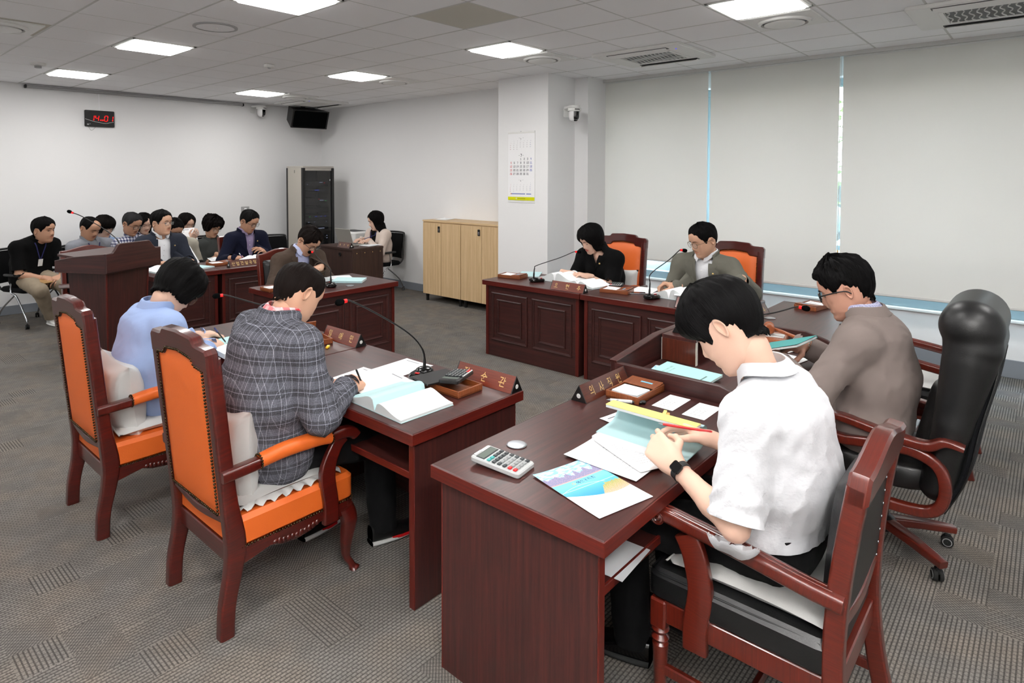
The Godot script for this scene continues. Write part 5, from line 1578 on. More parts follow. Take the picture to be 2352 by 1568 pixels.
# ---- hair: strands fall from the crown to end heights given per angle (0 face .. 180 nape)
func hair_g(o: Dictionary) -> G:
	var g := G.new()
	var f := FastNoiseLite.new(); f.seed = o.get("seed", 1); f.frequency = 1.0
	var ends: Array = o.ends          # [[deg, y], ...]
	var th: float = o.get("th", 0.014); var top: float = o.get("top", 0.01); var wild: float = o.get("wild", 0.25); var tip: float = o.get("tip", 0.0)
	var flare: float = o.get("flare", 0.0); var part: float = o.get("part", 99.0)
	var nr := 26; var nc := 96
	var rows := []
	for i in nr + 2:
		var row := []
		for j in nc + 1:
			var u := -1.0 + 2.0 * j / nc
			var a := PI * u
			var deg := absf(rad_to_deg(a))
			var ye: float = ends[0][1]
			for k in range(1, ends.size()):
				if deg <= ends[k][0] or k == ends.size() - 1:
					ye = lerpf(ends[k - 1][1], ends[k][1], smoothstep(0.0, 1.0, clampf((deg - ends[k - 1][0]) / (ends[k][0] - ends[k - 1][0]), 0, 1)))
					break
			var side := 0.0
			if part < 90: side = 0.012 * smoothstep(60, 0, deg) * (1.0 if rad_to_deg(a) > part else -0.6)
			ye += 0.010 * o.get("rough", 1.0) * f.get_noise_2d(cos(a) * 9.0 + 40, sin(a) * 9.0) + 0.006 * o.get("rough", 1.0) * f.get_noise_2d(cos(a) * 31.0, sin(a) * 31.0) + side
			var s := minf(1.0, float(i) / nr)
			var yt := 0.1118
			var y := yt - (yt - ye) * (1 - cos(s * PI / 2))
			var p := head_point(clampf(y, -0.06, 0.1118), a)
			if y < -0.06:
				var hang := head_point(-0.02, a); var nearp := head_point(-0.06, a)
				var hold := lerpf(0.0, 1.0, o.get("hang", 0.7))
				p = nearp.lerp(hang, hold); p.x *= 1.0 + flare * (-0.06 - y) / 0.1; p.z = p.z * (1.0 + flare * 0.5 * (-0.06 - y) / 0.1)
			p.y = y
			var out := Vector3(p.x, 0, p.z + 0.01).normalized()
			var nn := (out * sin(minf(1.0, s * 1.25) * PI / 2) + Vector3.UP * cos(minf(1.0, s * 1.25) * PI / 2)).normalized()
			var k := 1.0 - pow(s, 5.0) * (1.0 - tip)
			var lock := f.get_noise_3d(cos(a) * 5.0 + s * 0.8, sin(a) * 5.0, s * 2.0) * wild + f.get_noise_3d(cos(a) * 17.0 + s * 1.5, sin(a) * 17.0, s * 2.0) * wild * 0.35
			var thick: float = (th + top * maxf(0, 1 - s * 1.4) + o.get("front", 0.0) * smoothstep(75, 20, deg) * s) * (1.0 + lock) * k
			if tip == 0.0 and s > 0.97: thick = -0.004
			if i == nr + 1: thick = -0.002
			p += nn * thick
			row.append(p)
		rows.append(row)
	g.sheet(rows, true, false, Vector2(10, 1))
	# the sheet runs down from the crown: turn it outside out
	for i in g.n.size(): g.n[i] = -g.n[i]
	for i in range(0, g.ix.size(), 3):
		var q := g.ix[i + 1]; g.ix[i + 1] = g.ix[i + 2]; g.ix[i + 2] = q
	return g

# ---- hands: right hand, wrist at the origin, fingers towards +z, back of the hand +y, thumb side +x
var hand_store := {}
func hand_g(pose: String, cell := 0.0042) -> G:
	var key := pose + str(cell)
	if hand_store.has(key): return hand_store[key]
	var curl := {"flat": [[8, 14, 10], [8, 12, 10], [10, 14, 10], [14, 16, 12]], "relaxed": [[18, 28, 18], [22, 32, 20], [26, 36, 22], [30, 40, 24]], "write": [[42, 48, 26], [50, 58, 30], [62, 70, 35], [70, 75, 38]],
		"hold": [[24, 60, 30], [28, 64, 32], [32, 66, 32], [36, 66, 32]], "fist": [[70, 85, 40], [74, 88, 40], [78, 88, 40], [80, 88, 40]], "point": [[6, 10, 8], [40, 60, 30], [55, 70, 35], [62, 74, 36]]}[pose] as Array
	var F := Field.new(Vector3(-0.075, -0.10, -0.05), Vector3(0.085, 0.045, 0.215), cell)
	F.bone(Vector3(0, 0, -0.03), Vector3(0, 0, 0.01), 0.0255, 0.0255, 0.012, Vector3(1, 0, 0), 0.85)
	var kx := [0.030, 0.0095, -0.0115, -0.0315]; var kz := [0.092, 0.096, 0.090, 0.081]; var fl := [1.0, 1.09, 1.0, 0.8]; var fr := [0.0093, 0.0096, 0.0090, 0.0080]
	for i in 4:
		F.bone(Vector3(kx[i] * 0.55, 0.0, 0.005), Vector3(kx[i], 0.004, kz[i] - 0.006), 0.0165, 0.0125, 0.014)
	F.bone(Vector3(0.022, -0.010, 0.02), Vector3(0.030, -0.012, 0.05), 0.017, 0.014, 0.014)
	F.bone(Vector3(-0.024, -0.008, 0.02), Vector3(-0.028, -0.006, 0.06), 0.014, 0.011, 0.014)
	for i in 4:
		var p := Vector3(kx[i], 0.002, kz[i] - 0.004); var ang := 0.0
		var spread: float = [0.09, 0.02, -0.05, -0.13][i]
		var r: float = fr[i]
		for j in 3:
			ang += deg_to_rad(curl[i][j])
			var dir := Vector3(sin(spread) * cos(ang), -sin(ang), cos(ang) * cos(spread)).normalized()
			var L: float = [0.045, 0.027, 0.021][j] * fl[i]
			F.bone(p, p + dir * L, r, r * 0.93, 0.003)
			p += dir * L; r *= 0.93
	# thumb from the side of the palm
	var tc: float = {"flat": 0.2, "relaxed": 0.55, "write": 0.95, "hold": 0.9, "fist": 1.1, "point": 0.8}[pose]
	var p := Vector3(0.026, -0.010, 0.022)
	for q in [[Vector3(0.80, -0.25 - 0.25 * tc, 0.70), 0.044, 0.0135, 0.0115], [Vector3(0.50 - 0.45 * tc, -0.25 - 0.3 * tc, 0.85), 0.033, 0.0112, 0.0100], [Vector3(0.30 - 0.75 * tc, -0.15 - 0.25 * tc, 0.90), 0.026, 0.0100, 0.0082]]:
		var dir: Vector3 = q[0].normalized()
		F.bone(p, p + dir * q[1], q[2], q[3], 0.006)
		p += dir * q[1]
	var g := G.new(); F.mesh_into(g)
	hand_store[key] = g
	return g

func hand_xf(wrist: Vector3, dir: Vector3, up: Vector3, left: bool, s: float) -> Transform3D:
	var z := dir.normalized(); var x := up.cross(z).normalized(); var y := z.cross(x)
	return Transform3D(Basis(x * (-s if left else s), y * s, z * s), wrist)

func elbow(s: Vector3, w: Vector3, l1: float, l2: float, pole: Vector3) -> Vector3:
	var d := w - s; var L := d.length()
	if L > (l1 + l2) * 0.995: return s + d * (l1 / (l1 + l2))
	var a := (l1 * l1 - l2 * l2 + L * L) / (2 * L)
	var h := sqrt(maxf(0.0, l1 * l1 - a * a))
	var n := d / L
	var q := (pole - n * pole.dot(n)).normalized()
	return s + n * a + q * h
# a photo pixel (2352 x 1568 frame) gives a direction; the point lies where that meets a known plane
func ray(x: float, y: float) -> Vector3:
	var yaw := deg_to_rad(47.4); var tilt := deg_to_rad(2.06)
	var f0 := Vector3(sin(yaw), 0, -cos(yaw)); var r := Vector3(cos(yaw), 0, sin(yaw))
	var fw := f0 * cos(tilt) - Vector3.UP * sin(tilt); var u := Vector3.UP * cos(tilt) + f0 * sin(tilt)
	return fw + r * (x - 1093.4) / 1445.0 - u * (y - 454.3) / 1445.0
func on_x(x: float, y: float, k: float) -> Vector3:
	var d := ray(x, y); return Vector3(0, 1.8, 0) + d * (k / d.x)
func on_y(x: float, y: float, k: float) -> Vector3:
	var d := ray(x, y); return Vector3(0, 1.8, 0) + d * ((k - 1.8) / d.y)
func on_z(x: float, y: float, k: float) -> Vector3:
	var d := ray(x, y); return Vector3(0, 1.8, 0) + d * (k / d.z)

func skin_material() -> StandardMaterial3D:
	if not M.has("skin"):
		var m := mat(Color.WHITE, 0.52, 0.0, 0.4)
		m.vertex_color_use_as_albedo = true
		bump(m, M.t_soft, 0.015, 18.0)
		M.skin = m
	return M.skin

func hair_material(c: Color) -> StandardMaterial3D:
	var key := "hair" + c.to_html()
	if not M.has(key):
		var m := mat(c, 0.55, 0.0, 0.18)
		if not M.has("t_hair"):
			M.t_hair = tex(256, 256, stretched_v(256, 256), false)
			var im: Image = (M.t_hair as ImageTexture).get_image()
		m.heightmap_enabled = true; m.heightmap_texture = M.t_hair; m.heightmap_scale = 0.12
		M[key] = m
	return M[key]

func stretched_v(w: int, h: int) -> PackedByteArray:   # streaks along y
	var f := FastNoiseLite.new()
	f.noise_type = FastNoiseLite.TYPE_SIMPLEX_SMOOTH; f.frequency = 0.22; f.fractal_octaves = 3; f.seed = 77
	var im := f.get_seamless_image(w, 10)
	im.convert(Image.FORMAT_L8); im.resize(w, h, Image.INTERPOLATE_CUBIC)
	return im.get_data()

func collar(N: Vector3, up: Vector3, F: Vector3, L: Vector3, r: Vector2, h: float, open_deg: float, point: float, flare: float, fall := 0.036, on: Field = null) -> G:
	var g := G.new()
	var rows := []
	for i in 5: rows.append([])
	for j in 41:
		var a := deg_to_rad(lerpf(open_deg, 360.0 - open_deg, j / 40.0))
		var d := F * cos(a) * r.y + L * sin(a) * r.x
		var dn := d.normalized()
		var nf := smoothstep(75.0, open_deg, minf(rad_to_deg(a), 360 - rad_to_deg(a)))
		var base := N + d
		if on != null:
			base = on.hit(N + d + up * 0.13, -up, 0.2) - up * 0.006
			if base.y < N.y - 0.03: base.y = lerpf(base.y, N.y - 0.03, 0.6)
		var hh := h * (1.0 - 0.35 * nf)
		rows[0].append(base - up * 0.02); rows[1].append(base + up * hh * 0.9 - dn * 0.002); rows[2].append(base + up * hh + dn * 0.004)
		rows[3].append(base + up * hh * 0.85 + dn * (0.008 + flare * 0.3)); rows[4].append(base + up * (hh - fall - point * nf) + dn * (0.010 + flare + 0.012 * nf))
	g.sheet(rows, false, false)
	return g

func shoe_g(L: float, sole: bool) -> G:   # heel at z = 0, toe at z = L
	var g := G.new()
	var rows := []
	for i in 13:
		var t := i / 12.0
		var w := 0.036 + 0.014 * sin(PI * clampf(t * 1.15 - 0.1, 0, 1)) - 0.022 * smoothstep(0.85, 1.0, t) - 0.008 * smoothstep(0.12, 0.0, t)
		var top := lerpf(0.095, 0.045, smoothstep(0.15, 0.75, t)) - 0.022 * smoothstep(0.88, 1.0, t)
		if sole: top = 0.026 + 0.006 * smoothstep(0.7, 1.0, t); w += 0.004
		var lo := 0.0 if sole else 0.012
		var row := []
		for j in 21:
			var a := TAU * j / 20
			var c := cos(a); var s := sin(a)
			row.append(Vector3(w * signf(c) * pow(absf(c), 0.6), lo + (top - lo) * (0.5 + 0.5 * signf(s) * pow(absf(s), 0.75)), t * L))
		rows.append(row)
	g.sheet(rows, true, true)
	g.disc(Vector3(0, 0.03, 0), rows[0], Vector3(0, 0, -1)); var rr: Array = rows[12].duplicate(); rr.reverse(); g.disc(Vector3(0, 0.03, L), rr, Vector3(0, 0, 1))
	return g

func glasses(parent: Node3D, m: Material, w := 0.050, h := 0.034, thick := 0.0016, round_k := 0.012) -> void:
	var n := Node3D.new(); n.name = "glasses"; parent.add_child(n, true)
	for s in [-1.0, 1.0]:
		var g := G.new()
		var ring := []
		for q in rrect(w, h, round_k, 5): ring.append(Vector3(q.x + 0.033 * s, q.y - 0.002, 0.101 - absf(q.x + 0.033 * s) * 0.16))
		ring.append(ring[0])
		g.tube(ring, thick, 6, false); obj("rim", g, m, n)
		g = G.new(); g.tube(curve([Vector3((0.033 + w / 2) * s, 0.006, 0.092), Vector3(0.077 * s, 0.008, 0.07), Vector3(0.084 * s, 0.006, -0.005), Vector3(0.080 * s, -0.012, -0.03)], 4), thick * 1.1, 6); obj("temple", g, m, n)
		g = G.new()
		var ps := []
		for q in rrect(w - 0.002, h - 0.002, round_k, 4): ps.append(Vector3(q.x + 0.033 * s, q.y - 0.002, 0.101 - absf(q.x + 0.033 * s) * 0.16))
		ps.append(ps[0])
		g.disc(Vector3(0.033 * s, -0.002, 0.0965), ps, Vector3(0, 0, 1)); obj("lens", g, M.glass, n)
	var g := G.new(); g.tube(curve([Vector3(-0.009, 0.004, 0.100), Vector3(0, 0.008, 0.103), Vector3(0.009, 0.004, 0.100)], 4), thick, 6); obj("bridge", g, m, n)

func person(sp: Dictionary) -> Node3D:
	var S: float = sp.get("S", 1.06); var HS: float = sp.get("HS", 1.16)
	var O := Vector3(sp.at.x, 0, sp.at.y)
	var t := thing("person", sp.label, "person", O, 0, sp.get("group", ""))
	var th := deg_to_rad(sp.turn)
	var F := Vector3(sin(th), 0, cos(th)); var L := Vector3.UP.cross(F)
	var seat: float = sp.get("seat", 0.50)
	var fine: float = sp.get("cell", 0.018)
	var P := Vector3(0, seat + 0.085 * S, 0); var N: Vector3 = sp.neck - O; var Hd: Vector3 = sp.head - O
	var up := (N - P).normalized(); var FT := L.cross(up).normalized()
	var stoop: float = sp.get("stoop", 0.03)
	var Mi := P.lerp(N, 0.42) - FT * stoop; var C := P.lerp(N, 0.80) - FT * stoop * 0.6
	var shw: float = sp.get("shoulders", 0.178) * S
	var tw := deg_to_rad(sp.get("twist", 0.0))
	var LS := (L * cos(tw) + FT * sin(tw)).normalized()   # shoulder line
	var sh := [N - up * 0.055 * S + LS * shw + FT * 0.01, N - up * 0.055 * S - LS * shw + FT * 0.01]
	var hands := [sp.hl, sp.hr]
	var wr := []; var el := []
	for i in 2:
		var w: Vector3 = hands[i][0] - O
		wr.append(w)
		var side := 1.0 if i == 0 else -1.0
		var pole: Vector3 = hands[i][4] if hands[i].size() > 4 else (Vector3.DOWN + L * side * 0.55 - F * 0.25)
		el.append(elbow(sh[i], w, 0.29 * S, 0.255 * S, pole))
	var hq := Basis.from_euler(Vector3(deg_to_rad(sp.hd[1]), deg_to_rad(sp.hd[0]), deg_to_rad(sp.hd[2] if sp.hd.size() > 2 else 0.0)))
	var HX := Transform3D(hq * HS, Hd)
	var nape := HX * Vector3(0, -0.078, -0.020)
	var skin: Color = sp.skin
	# legs
	var kn: Array = sp.get("knees", []); var ft: Array = sp.get("feet", [])
	var hip := [P + L * 0.085 * S - Vector3(0, 0.01, 0), P - L * 0.085 * S - Vector3(0, 0.01, 0)]
	var knee := []; var foot := []
	for i in 2:
		var side := 1.0 if i == 0 else -1.0
		knee.append((kn[i] - O) if kn.size() else hip[i] + F * 0.43 * S + L * side * 0.04 + Vector3(0, 0.01, 0))
		foot.append((ft[i] - O) if ft.size() else Vector3(knee[i].x, 0, knee[i].z) + F * 0.02)
		foot[i].y = 0.085
	var lo := P; var hi := P
	for q in [P, N, sh[0], sh[1], el[0], el[1], wr[0], wr[1], Hd]:
		lo = lo.min(q); hi = hi.max(q)
	var padv := Vector3.ONE * 0.24
	# ---- body: head, neck, trunk, arms, legs, hands
	var body := G.new(); body.tinted = true; body.tint = skin
	var fb := Field.new(lo.min(foot[0]).min(foot[1]).min(knee[0]).min(knee[1]) - Vector3.ONE * 0.14, hi.max(knee[0]).max(knee[1]).max(foot[0]) + Vector3.ONE * 0.14, maxf(fine, 0.016))
	fb.bone(N - up * 0.05, nape, 0.060 * S, 0.049 * HS, 0.03)
	fb.bone(nape, HX * Vector3(0, -0.03, -0.02), 0.049 * HS, 0.049 * HS, 0.02)
	fb.bone(P, C, 0.085 * S, 0.09 * S, 0.04, L, 0.7)
	fb.bone(sh[0], sh[1], 0.036 * S, 0.036 * S, 0.05)
	for i in 2:
		fb.bone(sh[i], el[i], 0.040 * S, 0.037 * S, 0.03); fb.bone(el[i], el[i].lerp(wr[i], 0.35), 0.038 * S, 0.037 * S, 0.02); fb.bone(el[i].lerp(wr[i], 0.35), wr[i], 0.037 * S, 0.025 * S, 0.02)
		fb.bone(hip[i], knee[i], 0.065 * S, 0.045 * S, 0.04); fb.bone(knee[i], foot[i], 0.044 * S, 0.03 * S, 0.02)
	fb.mesh_into(body)
	add_head(body, HX, skin, sp.get("face", {}))
	body.x = Transform3D.IDENTITY
	for i in 2:
		var h: Array = hands[i]
		if h[3] == "none": continue
		body.tint = skin
		body.add(hand_g(h[3], 0.0042 if fine < 0.016 else 0.0062), hand_xf(wr[i], h[1], h[2], i == 0, 1.08 * S))
	obj("body", body, skin_material(), t)
	# ---- garments
	var top: Dictionary = sp.top
	var jacket: bool = top.get("jacket", false)
	var e: float = 0.020 if jacket else 0.010
	e *= top.get("loose", 1.0)
	var cuff: float = top.get("cuff", 0.97)     # share of the arm that the sleeve covers, 0.5 = elbow
	var fat: float = sp.get("fat", 1.0)
	var ft2 := Field.new(lo - padv, hi + padv, fine)
	ft2.bone(hip[0] + FT * 0.02, hip[1] + FT * 0.02, 0.118 * S + e, 0.118 * S + e, 0.05)
	ft2.bone(P, Mi, (0.108 + e) * S * fat, (0.108 + e) * S * fat, 0.06, L, 0.72)
	ft2.bone(Mi, C, (0.110 + e) * S * lerpf(1, fat, 0.6), (0.108 + e) * S, 0.06, LS, 0.64)
	ft2.bone(C, N - up * 0.03, (0.090 + e) * S, (0.050 + e) * S, 0.06, LS, 0.7)
	ft2.bone(sh[0] + up * 0.004, sh[1] + up * 0.004, (0.050 + e) * S, (0.050 + e) * S, 0.05)
	ft2.bone(N - up * 0.01, sh[0], 0.052 * S + e * 0.5, 0.044 * S + e, 0.04); ft2.bone(N - up * 0.01, sh[1], 0.052 * S + e * 0.5, 0.044 * S + e, 0.04)
	if sp.get("bust", 0.0) > 0:
		for sd in [-1, 1]: ft2.bone(C - up * 0.07 * S + FT * 0.07 * S + L * 0.065 * S * sd, C - up * 0.075 * S + FT * 0.085 * S + L * 0.065 * S * sd, 0.055 * S, 0.05 * S, 0.06)
	var ends := []
	for i in 2:
		var ce: Vector3; var ca: Vector3
		if cuff > 0.55:
			var k := (cuff - 0.5) / 0.5
			ce = el[i].lerp(wr[i], k); ca = (wr[i] - el[i]).normalized()
			ft2.bone(sh[i], el[i], (0.050 + e) * S, (0.043 + e * 1.05) * S, 0.05)
			ft2.bone(el[i], el[i].lerp(ce + ca * 0.02, 1.0), (0.044 + e * 1.05) * S, (0.030 + e * 1.1) * S, 0.03)
		else:
			ce = sh[i].lerp(el[i], cuff * 2.0); ca = (el[i] - sh[i]).normalized()
			ft2.bone(sh[i], ce + ca * 0.02, (0.050 + e) * S, (0.048 + e * 1.3) * S, 0.05)
		ends.append([ce, ca])
	var fn := FastNoiseLite.new(); fn.seed = sp.get("seed", 3); fn.frequency = 1.0; fn.fractal_octaves = 2
	var amp: float = top.get("folds", 0.006)
	var folds := func(p: Vector3, nn: Vector3) -> Vector3:
		var q := p + Vector3(sp.at.x, 0, sp.at.y)
		var r := 1.0 - absf(fn.get_noise_3d(q.x * 9.0 + q.y * 5.0, q.y * 4.5, q.z * 9.0 - q.y * 4.0)) * 2.2
		var near := 0.0
		for i in 2: near = maxf(near, bell((p - el[i]).length(), 0.12))
		return p + nn * amp * (0.55 + near) * r
	var tg := G.new()
	ft2.mesh_into(tg, folds)
	var axis := N - P; var alen := axis.length(); var ad := axis / alen
	var hem_v: float = top.get("hem", -9.9)
	var ow: Array = top.get("open", [])          # [[v, half width], ...] from neck (v = 1) down
	var half := func(v: float) -> float:
		for k in ow.size() - 1:
			if v <= ow[k][0] and v >= ow[k + 1][0]: return lerpf(ow[k + 1][1], ow[k][1], (v - ow[k + 1][0]) / (ow[k][0] - ow[k + 1][0]))
		return -1.0
	clip(tg, func(p: Vector3, nn: Vector3) -> float:
		var f := 1.0
		for q in ends:
			var dv: Vector3 = p - q[0]
			if dv.length() < 0.11 and dv.dot(q[1]) < 0.06 and (dv - q[1] * dv.dot(q[1])).length() < 0.082 * S: f = minf(f, -dv.dot(q[1]))
		if hem_v > -9.0: f = minf(f, ((p - P).dot(ad) / alen - hem_v) * alen)
		if ow.size() > 1:
			var dv := p - P
			if nn.dot(FT) > -0.15 and dv.dot(FT) > -0.02:
				var w: float = half.call(clampf(dv.dot(ad) / alen, ow[-1][0], ow[0][0]))
				var v := dv.dot(ad) / alen
				if v >= ow[-1][0]: f = minf(f, absf(dv.dot(LS)) - w)
		return f)
	var garment := obj(top.get("name", "jacket" if jacket else "shirt"), tg, top.m, t)
	# sleeves' ends turned in
	for q in ends:
		var cg := G.new()
		var s1 := (q[1] as Vector3).cross(Vector3(0.3, 1, 0.2)).normalized(); var s2 := (q[1] as Vector3).cross(s1)
		var rows := [[], [], [], []]
		for j in 25:
			var a := TAU * j / 24
			var d := s1 * cos(a) + s2 * sin(a)
			var rad := 0.0
			while rad < 0.09 and ft2.at(q[0] + d * rad) < 0.0: rad += 0.004
			rows[0].append(q[0] + d * (rad + 0.001) - q[1] * 0.012); rows[1].append(q[0] + d * (rad + 0.002)); rows[2].append(q[0] + d * (rad - 0.004) + q[1] * 0.002); rows[3].append(q[0] + d * (rad - 0.008) - q[1] * 0.03)
		cg.sheet(rows, true, true)
		obj("cuff", cg, top.get("cuff_m", top.m), garment)
	var inner: Material = top.get("inner", null)
	if inner != null:
		var f3 := Field.new(lo - padv, hi + padv, maxf(fine, 0.016))
		f3.bone(P, Mi, 0.110 * S * fat, 0.110 * S * fat, 0.06, L, 0.74); f3.bone(Mi, C, 0.112 * S, 0.110 * S, 0.06, L, 0.70); f3.bone(C, N - up * 0.03, 0.092 * S, 0.052 * S, 0.06, L, 0.76)
		if sp.get("bust", 0.0) > 0:
			for sd in [-1, 1]: f3.bone(C - up * 0.07 * S + FT * 0.06 * S + L * 0.06 * S * sd, C - up * 0.075 * S + FT * 0.07 * S + L * 0.06 * S * sd, 0.055 * S, 0.05 * S, 0.06)
		var ig := G.new(); f3.mesh_into(ig)
		var io: Array = top.get("inner_open", [])
		if io.size():
			clip(ig, func(p: Vector3, nn: Vector3) -> float:
				var dv := p - P
				var v := dv.dot(ad) / alen
				if nn.dot(FT) > 0.0 and v > io[0]: return absf(dv.dot(L)) - io[1] * (v - io[0]) / (1.0 - io[0])
				return 1.0)
		var ish := obj(top.get("inner_name", "shirt"), ig, inner, t)
		if top.get("placket", true):
			var bg := G.new()
			for k in 4:
				var c: Vector3 = P + axis * (0.82 - 0.13 * k)
				bg.ball(f3.hit(c + FT * 0.4, -FT) + FT * 0.002, Vector3.ONE * 0.005, 8, 6)
			obj("buttons", bg, M.white, ish)
		if top.has("inner_collar"):
			obj("collar", collar(N + up * 0.005, (nape - N + up * 0.02).normalized(), FT, L, Vector2(0.074, 0.070) * S, 0.042 * S, 14, 0.028, 0.006, 0.036, ft2), top.inner_collar, ish)
	if jacket:
		for sd in [-1.0, 1.0]:
			var rows := [[], [], []]
			var n := 14
			var v0: float = 0.985; var v1: float = top.get("lapel_end", 0.40)
			for i in n + 1:
				var k := float(i) / n
				var v := lerpf(v0, v1, k)
				var w: float = maxf(half.call(clampf(v, ow[-1][0] if ow.size() else 0.0, 0.999)), 0.004)
				var lw := 0.072 * S * (1 - smoothstep(0.25, 1.0, k)) * smoothstep(-0.3, 0.2, k) + 0.004
				if k > 0.12 and k < 0.2: lw *= 0.62
				for r in 3:
					var u: float = w + lw * [-0.02, 0.5, 1.0][r]
					var c: Vector3 = P + axis * v + LS * sd * u
					rows[r].append(ft2.hit(c + FT * 0.40, -FT, 0.6) + FT * [0.003, 0.011, 0.006][r])
			var lg := G.new(); lg.sheet(rows, false, sd < 0)
			obj("lapel", lg, top.get("lapel_m", top.m), garment)
		obj("collar", collar(N + up * 0.0, (nape - N + up * 0.05).normalized(), FT, L, Vector2(0.092, 0.080) * S, 0.036 * S, 50, 0.02, 0.010, 0.050, ft2), top.m, garment)
		if top.get("pin", false):
			var c: Vector3 = P + axis * 0.80 + LS * (half.call(0.80) + 0.04)
			var pg := G.new(); pg.ball(ft2.hit(c + FT * 0.4, -FT, 0.6) + FT * 0.008, Vector3.ONE * 0.009, 10, 8); obj("lapel_pin", pg, M.gold, garment)
	elif top.has("collar"):
		var cc: Array = top.collar
		obj("collar", collar(N + up * 0.004, (nape - N + up * 0.04).normalized(), FT, L, Vector2(0.078, 0.074) * S * cc[0], cc[1] * S, cc[2], cc[3], cc[4], 0.040, ft2), top.get("collar_m", top.m), garment)
	if top.has("lanyard"):
		var lg := G.new()
		for sd in [-1.0, 1.0]:
			var pts := []
			for k in 9:
				var v := lerpf(0.99, 0.52, k / 8.0)
				var c: Vector3 = P + axis * v + L * sd * lerpf(0.062, 0.004, k / 8.0) * S
				pts.append(ft2.hit(c + FT * 0.4, -FT, 0.6) + FT * 0.004)
			lg.sweep(pts, rrect(0.013, 0.003, 0.001, 1), [], FT)
		var la := obj("lanyard", lg, top.lanyard, t)
		var c: Vector3 = P + axis * 0.44
		var bg := G.new(); bg.x = Transform3D(Basis(L, up, FT), ft2.hit(c + FT * 0.4, -FT, 0.6) + FT * 0.006); bg.box(Vector3.ZERO, Vector3(0.055, 0.085, 0.004), 0.001)
		obj("badge", bg, M.white, la)
	# ---- trousers and shoes
	var tr: Material = sp.trousers
	var fl := Field.new((lo.min(knee[0]).min(knee[1]).min(foot[0]).min(foot[1])) - Vector3.ONE * 0.2, Vector3(maxf(maxf(knee[0].x, knee[1].x), maxf(hip[0].x, hip[1].x)), P.y, maxf(maxf(knee[0].z, knee[1].z), maxf(hip[0].z, hip[1].z))).max(foot[0]).max(foot[1]) + Vector3.ONE * 0.2, maxf(fine, 0.016))
	fl.bone(hip[0], hip[1], 0.112 * S, 0.112 * S, 0.05); fl.bone(P, Mi.lerp(P, 0.5), 0.115 * S, 0.11 * S, 0.05, L, 0.75)
	for i in 2:
		fl.bone(hip[i], knee[i], 0.098 * S, 0.070 * S, 0.04); fl.bone(knee[i], foot[i] + Vector3(0, -0.01, 0), 0.068 * S, 0.060 * S, 0.03)
	var lgm := G.new()
	fl.mesh_into(lgm, func(p: Vector3, nn: Vector3) -> Vector3:
		var r := 1.0 - absf(fn.get_noise_3d(p.x * 8.0, p.y * 5.0 + 30, p.z * 8.0)) * 2.2
		return p + nn * 0.006 * r)
	var hem: float = sp.get("hem", 0.07)
	clip(lgm, func(p: Vector3, nn: Vector3) -> float: return p.y - hem)
	obj(sp.get("lower", "trousers"), lgm, tr, t)
	for i in 2:
		var fd: Vector3 = sp.get("foot_dir", F).rotated(Vector3.UP, deg_to_rad(10.0 if i == 0 else -10.0))
		var sx := Transform3D(Basis(Vector3.UP.cross(fd), Vector3.UP, fd), Vector3(foot[i].x, 0, foot[i].z) - fd * 0.07)
		var so := obj("shoe", shoe_g(0.275 * S, false), sp.get("shoe", M.black_gloss), t); so.transform = sx
		obj("sole", shoe_g(0.278 * S, true), sp.get("sole", M.rubber), so)
		if sp.has("stripe"):
			var sg := G.new()
			for sd in [-1, 1]:
				sg = G.new(); sg.sweep([Vector3(0.044 * sd, 0.020, 0.10), Vector3(0.055 * sd, 0.022, 0.15), Vector3(0.055 * sd, 0.022, 0.19)], rrect(0.004, 0.014, 0.001, 1))
				obj("stripe", sg, sp.stripe, so)
	if sp.has("belt"):
		var bg := G.new(); var ring := []
		for j in 33:
			var a := TAU * j / 32
			var c := P.lerp(N, 0.10) - FT * 0.005
			var d := F * cos(a) + L * sin(a)
			ring.append(c + d * 0.01)
			var rad := 0.05
			while rad < 0.25 and maxf(fl.at(c + d * rad), -1.0) < 0.0: rad += 0.005
			ring[j] = c + d * (rad + 0.004)
		bg.sweep(ring, rrect(0.006, 0.034, 0.001, 1), [], Vector3.UP, false); obj("belt", bg, sp.belt, t)
	if sp.has("watch"):
		var k: int = sp.watch[0]
		var ax: Vector3 = (wr[k] - el[k]).normalized(); var c: Vector3 = wr[k] - ax * 0.035
		var b: Vector3 = (hands[k][2] as Vector3); b = (b - ax * b.dot(ax)).normalized(); var b2 := ax.cross(b)
		var wg := G.new(); var ring := []
		for j in 25: ring.append(c + (b * cos(TAU * j / 24) + b2 * sin(TAU * j / 24)) * 0.0305 * S)
		wg.sweep(ring, rrect(0.004, 0.022, 0.001, 1), [], ax, false)
		var band := obj("wrist_watch", wg, sp.watch[2], t)
		wg = G.new(); wg.x = Transform3D(Basis(b2, ax, b), c + b * 0.033 * S); wg.prism(rrect(0.036, 0.040, 0.009, 4), 0.011, 0.003); obj("watch_case", wg, sp.watch[1], band)
	if sp.has("beads"):
		var k: int = sp.beads[0]
		var ax: Vector3 = (wr[k] - el[k]).normalized(); var c: Vector3 = wr[k] - ax * 0.012
		var b := ax.cross(Vector3.UP).normalized(); var b2 := ax.cross(b)
		var wg := G.new()
		for j in 20: wg.ball(c + (b * cos(TAU * j / 20) + b2 * sin(TAU * j / 20)) * 0.032 * S, Vector3.ONE * 0.0056, 8, 6)
		obj("bead_bracelet", wg, sp.beads[1], t)
	# ---- hair, brows, eyes, glasses
	var hx := Node3D.new()
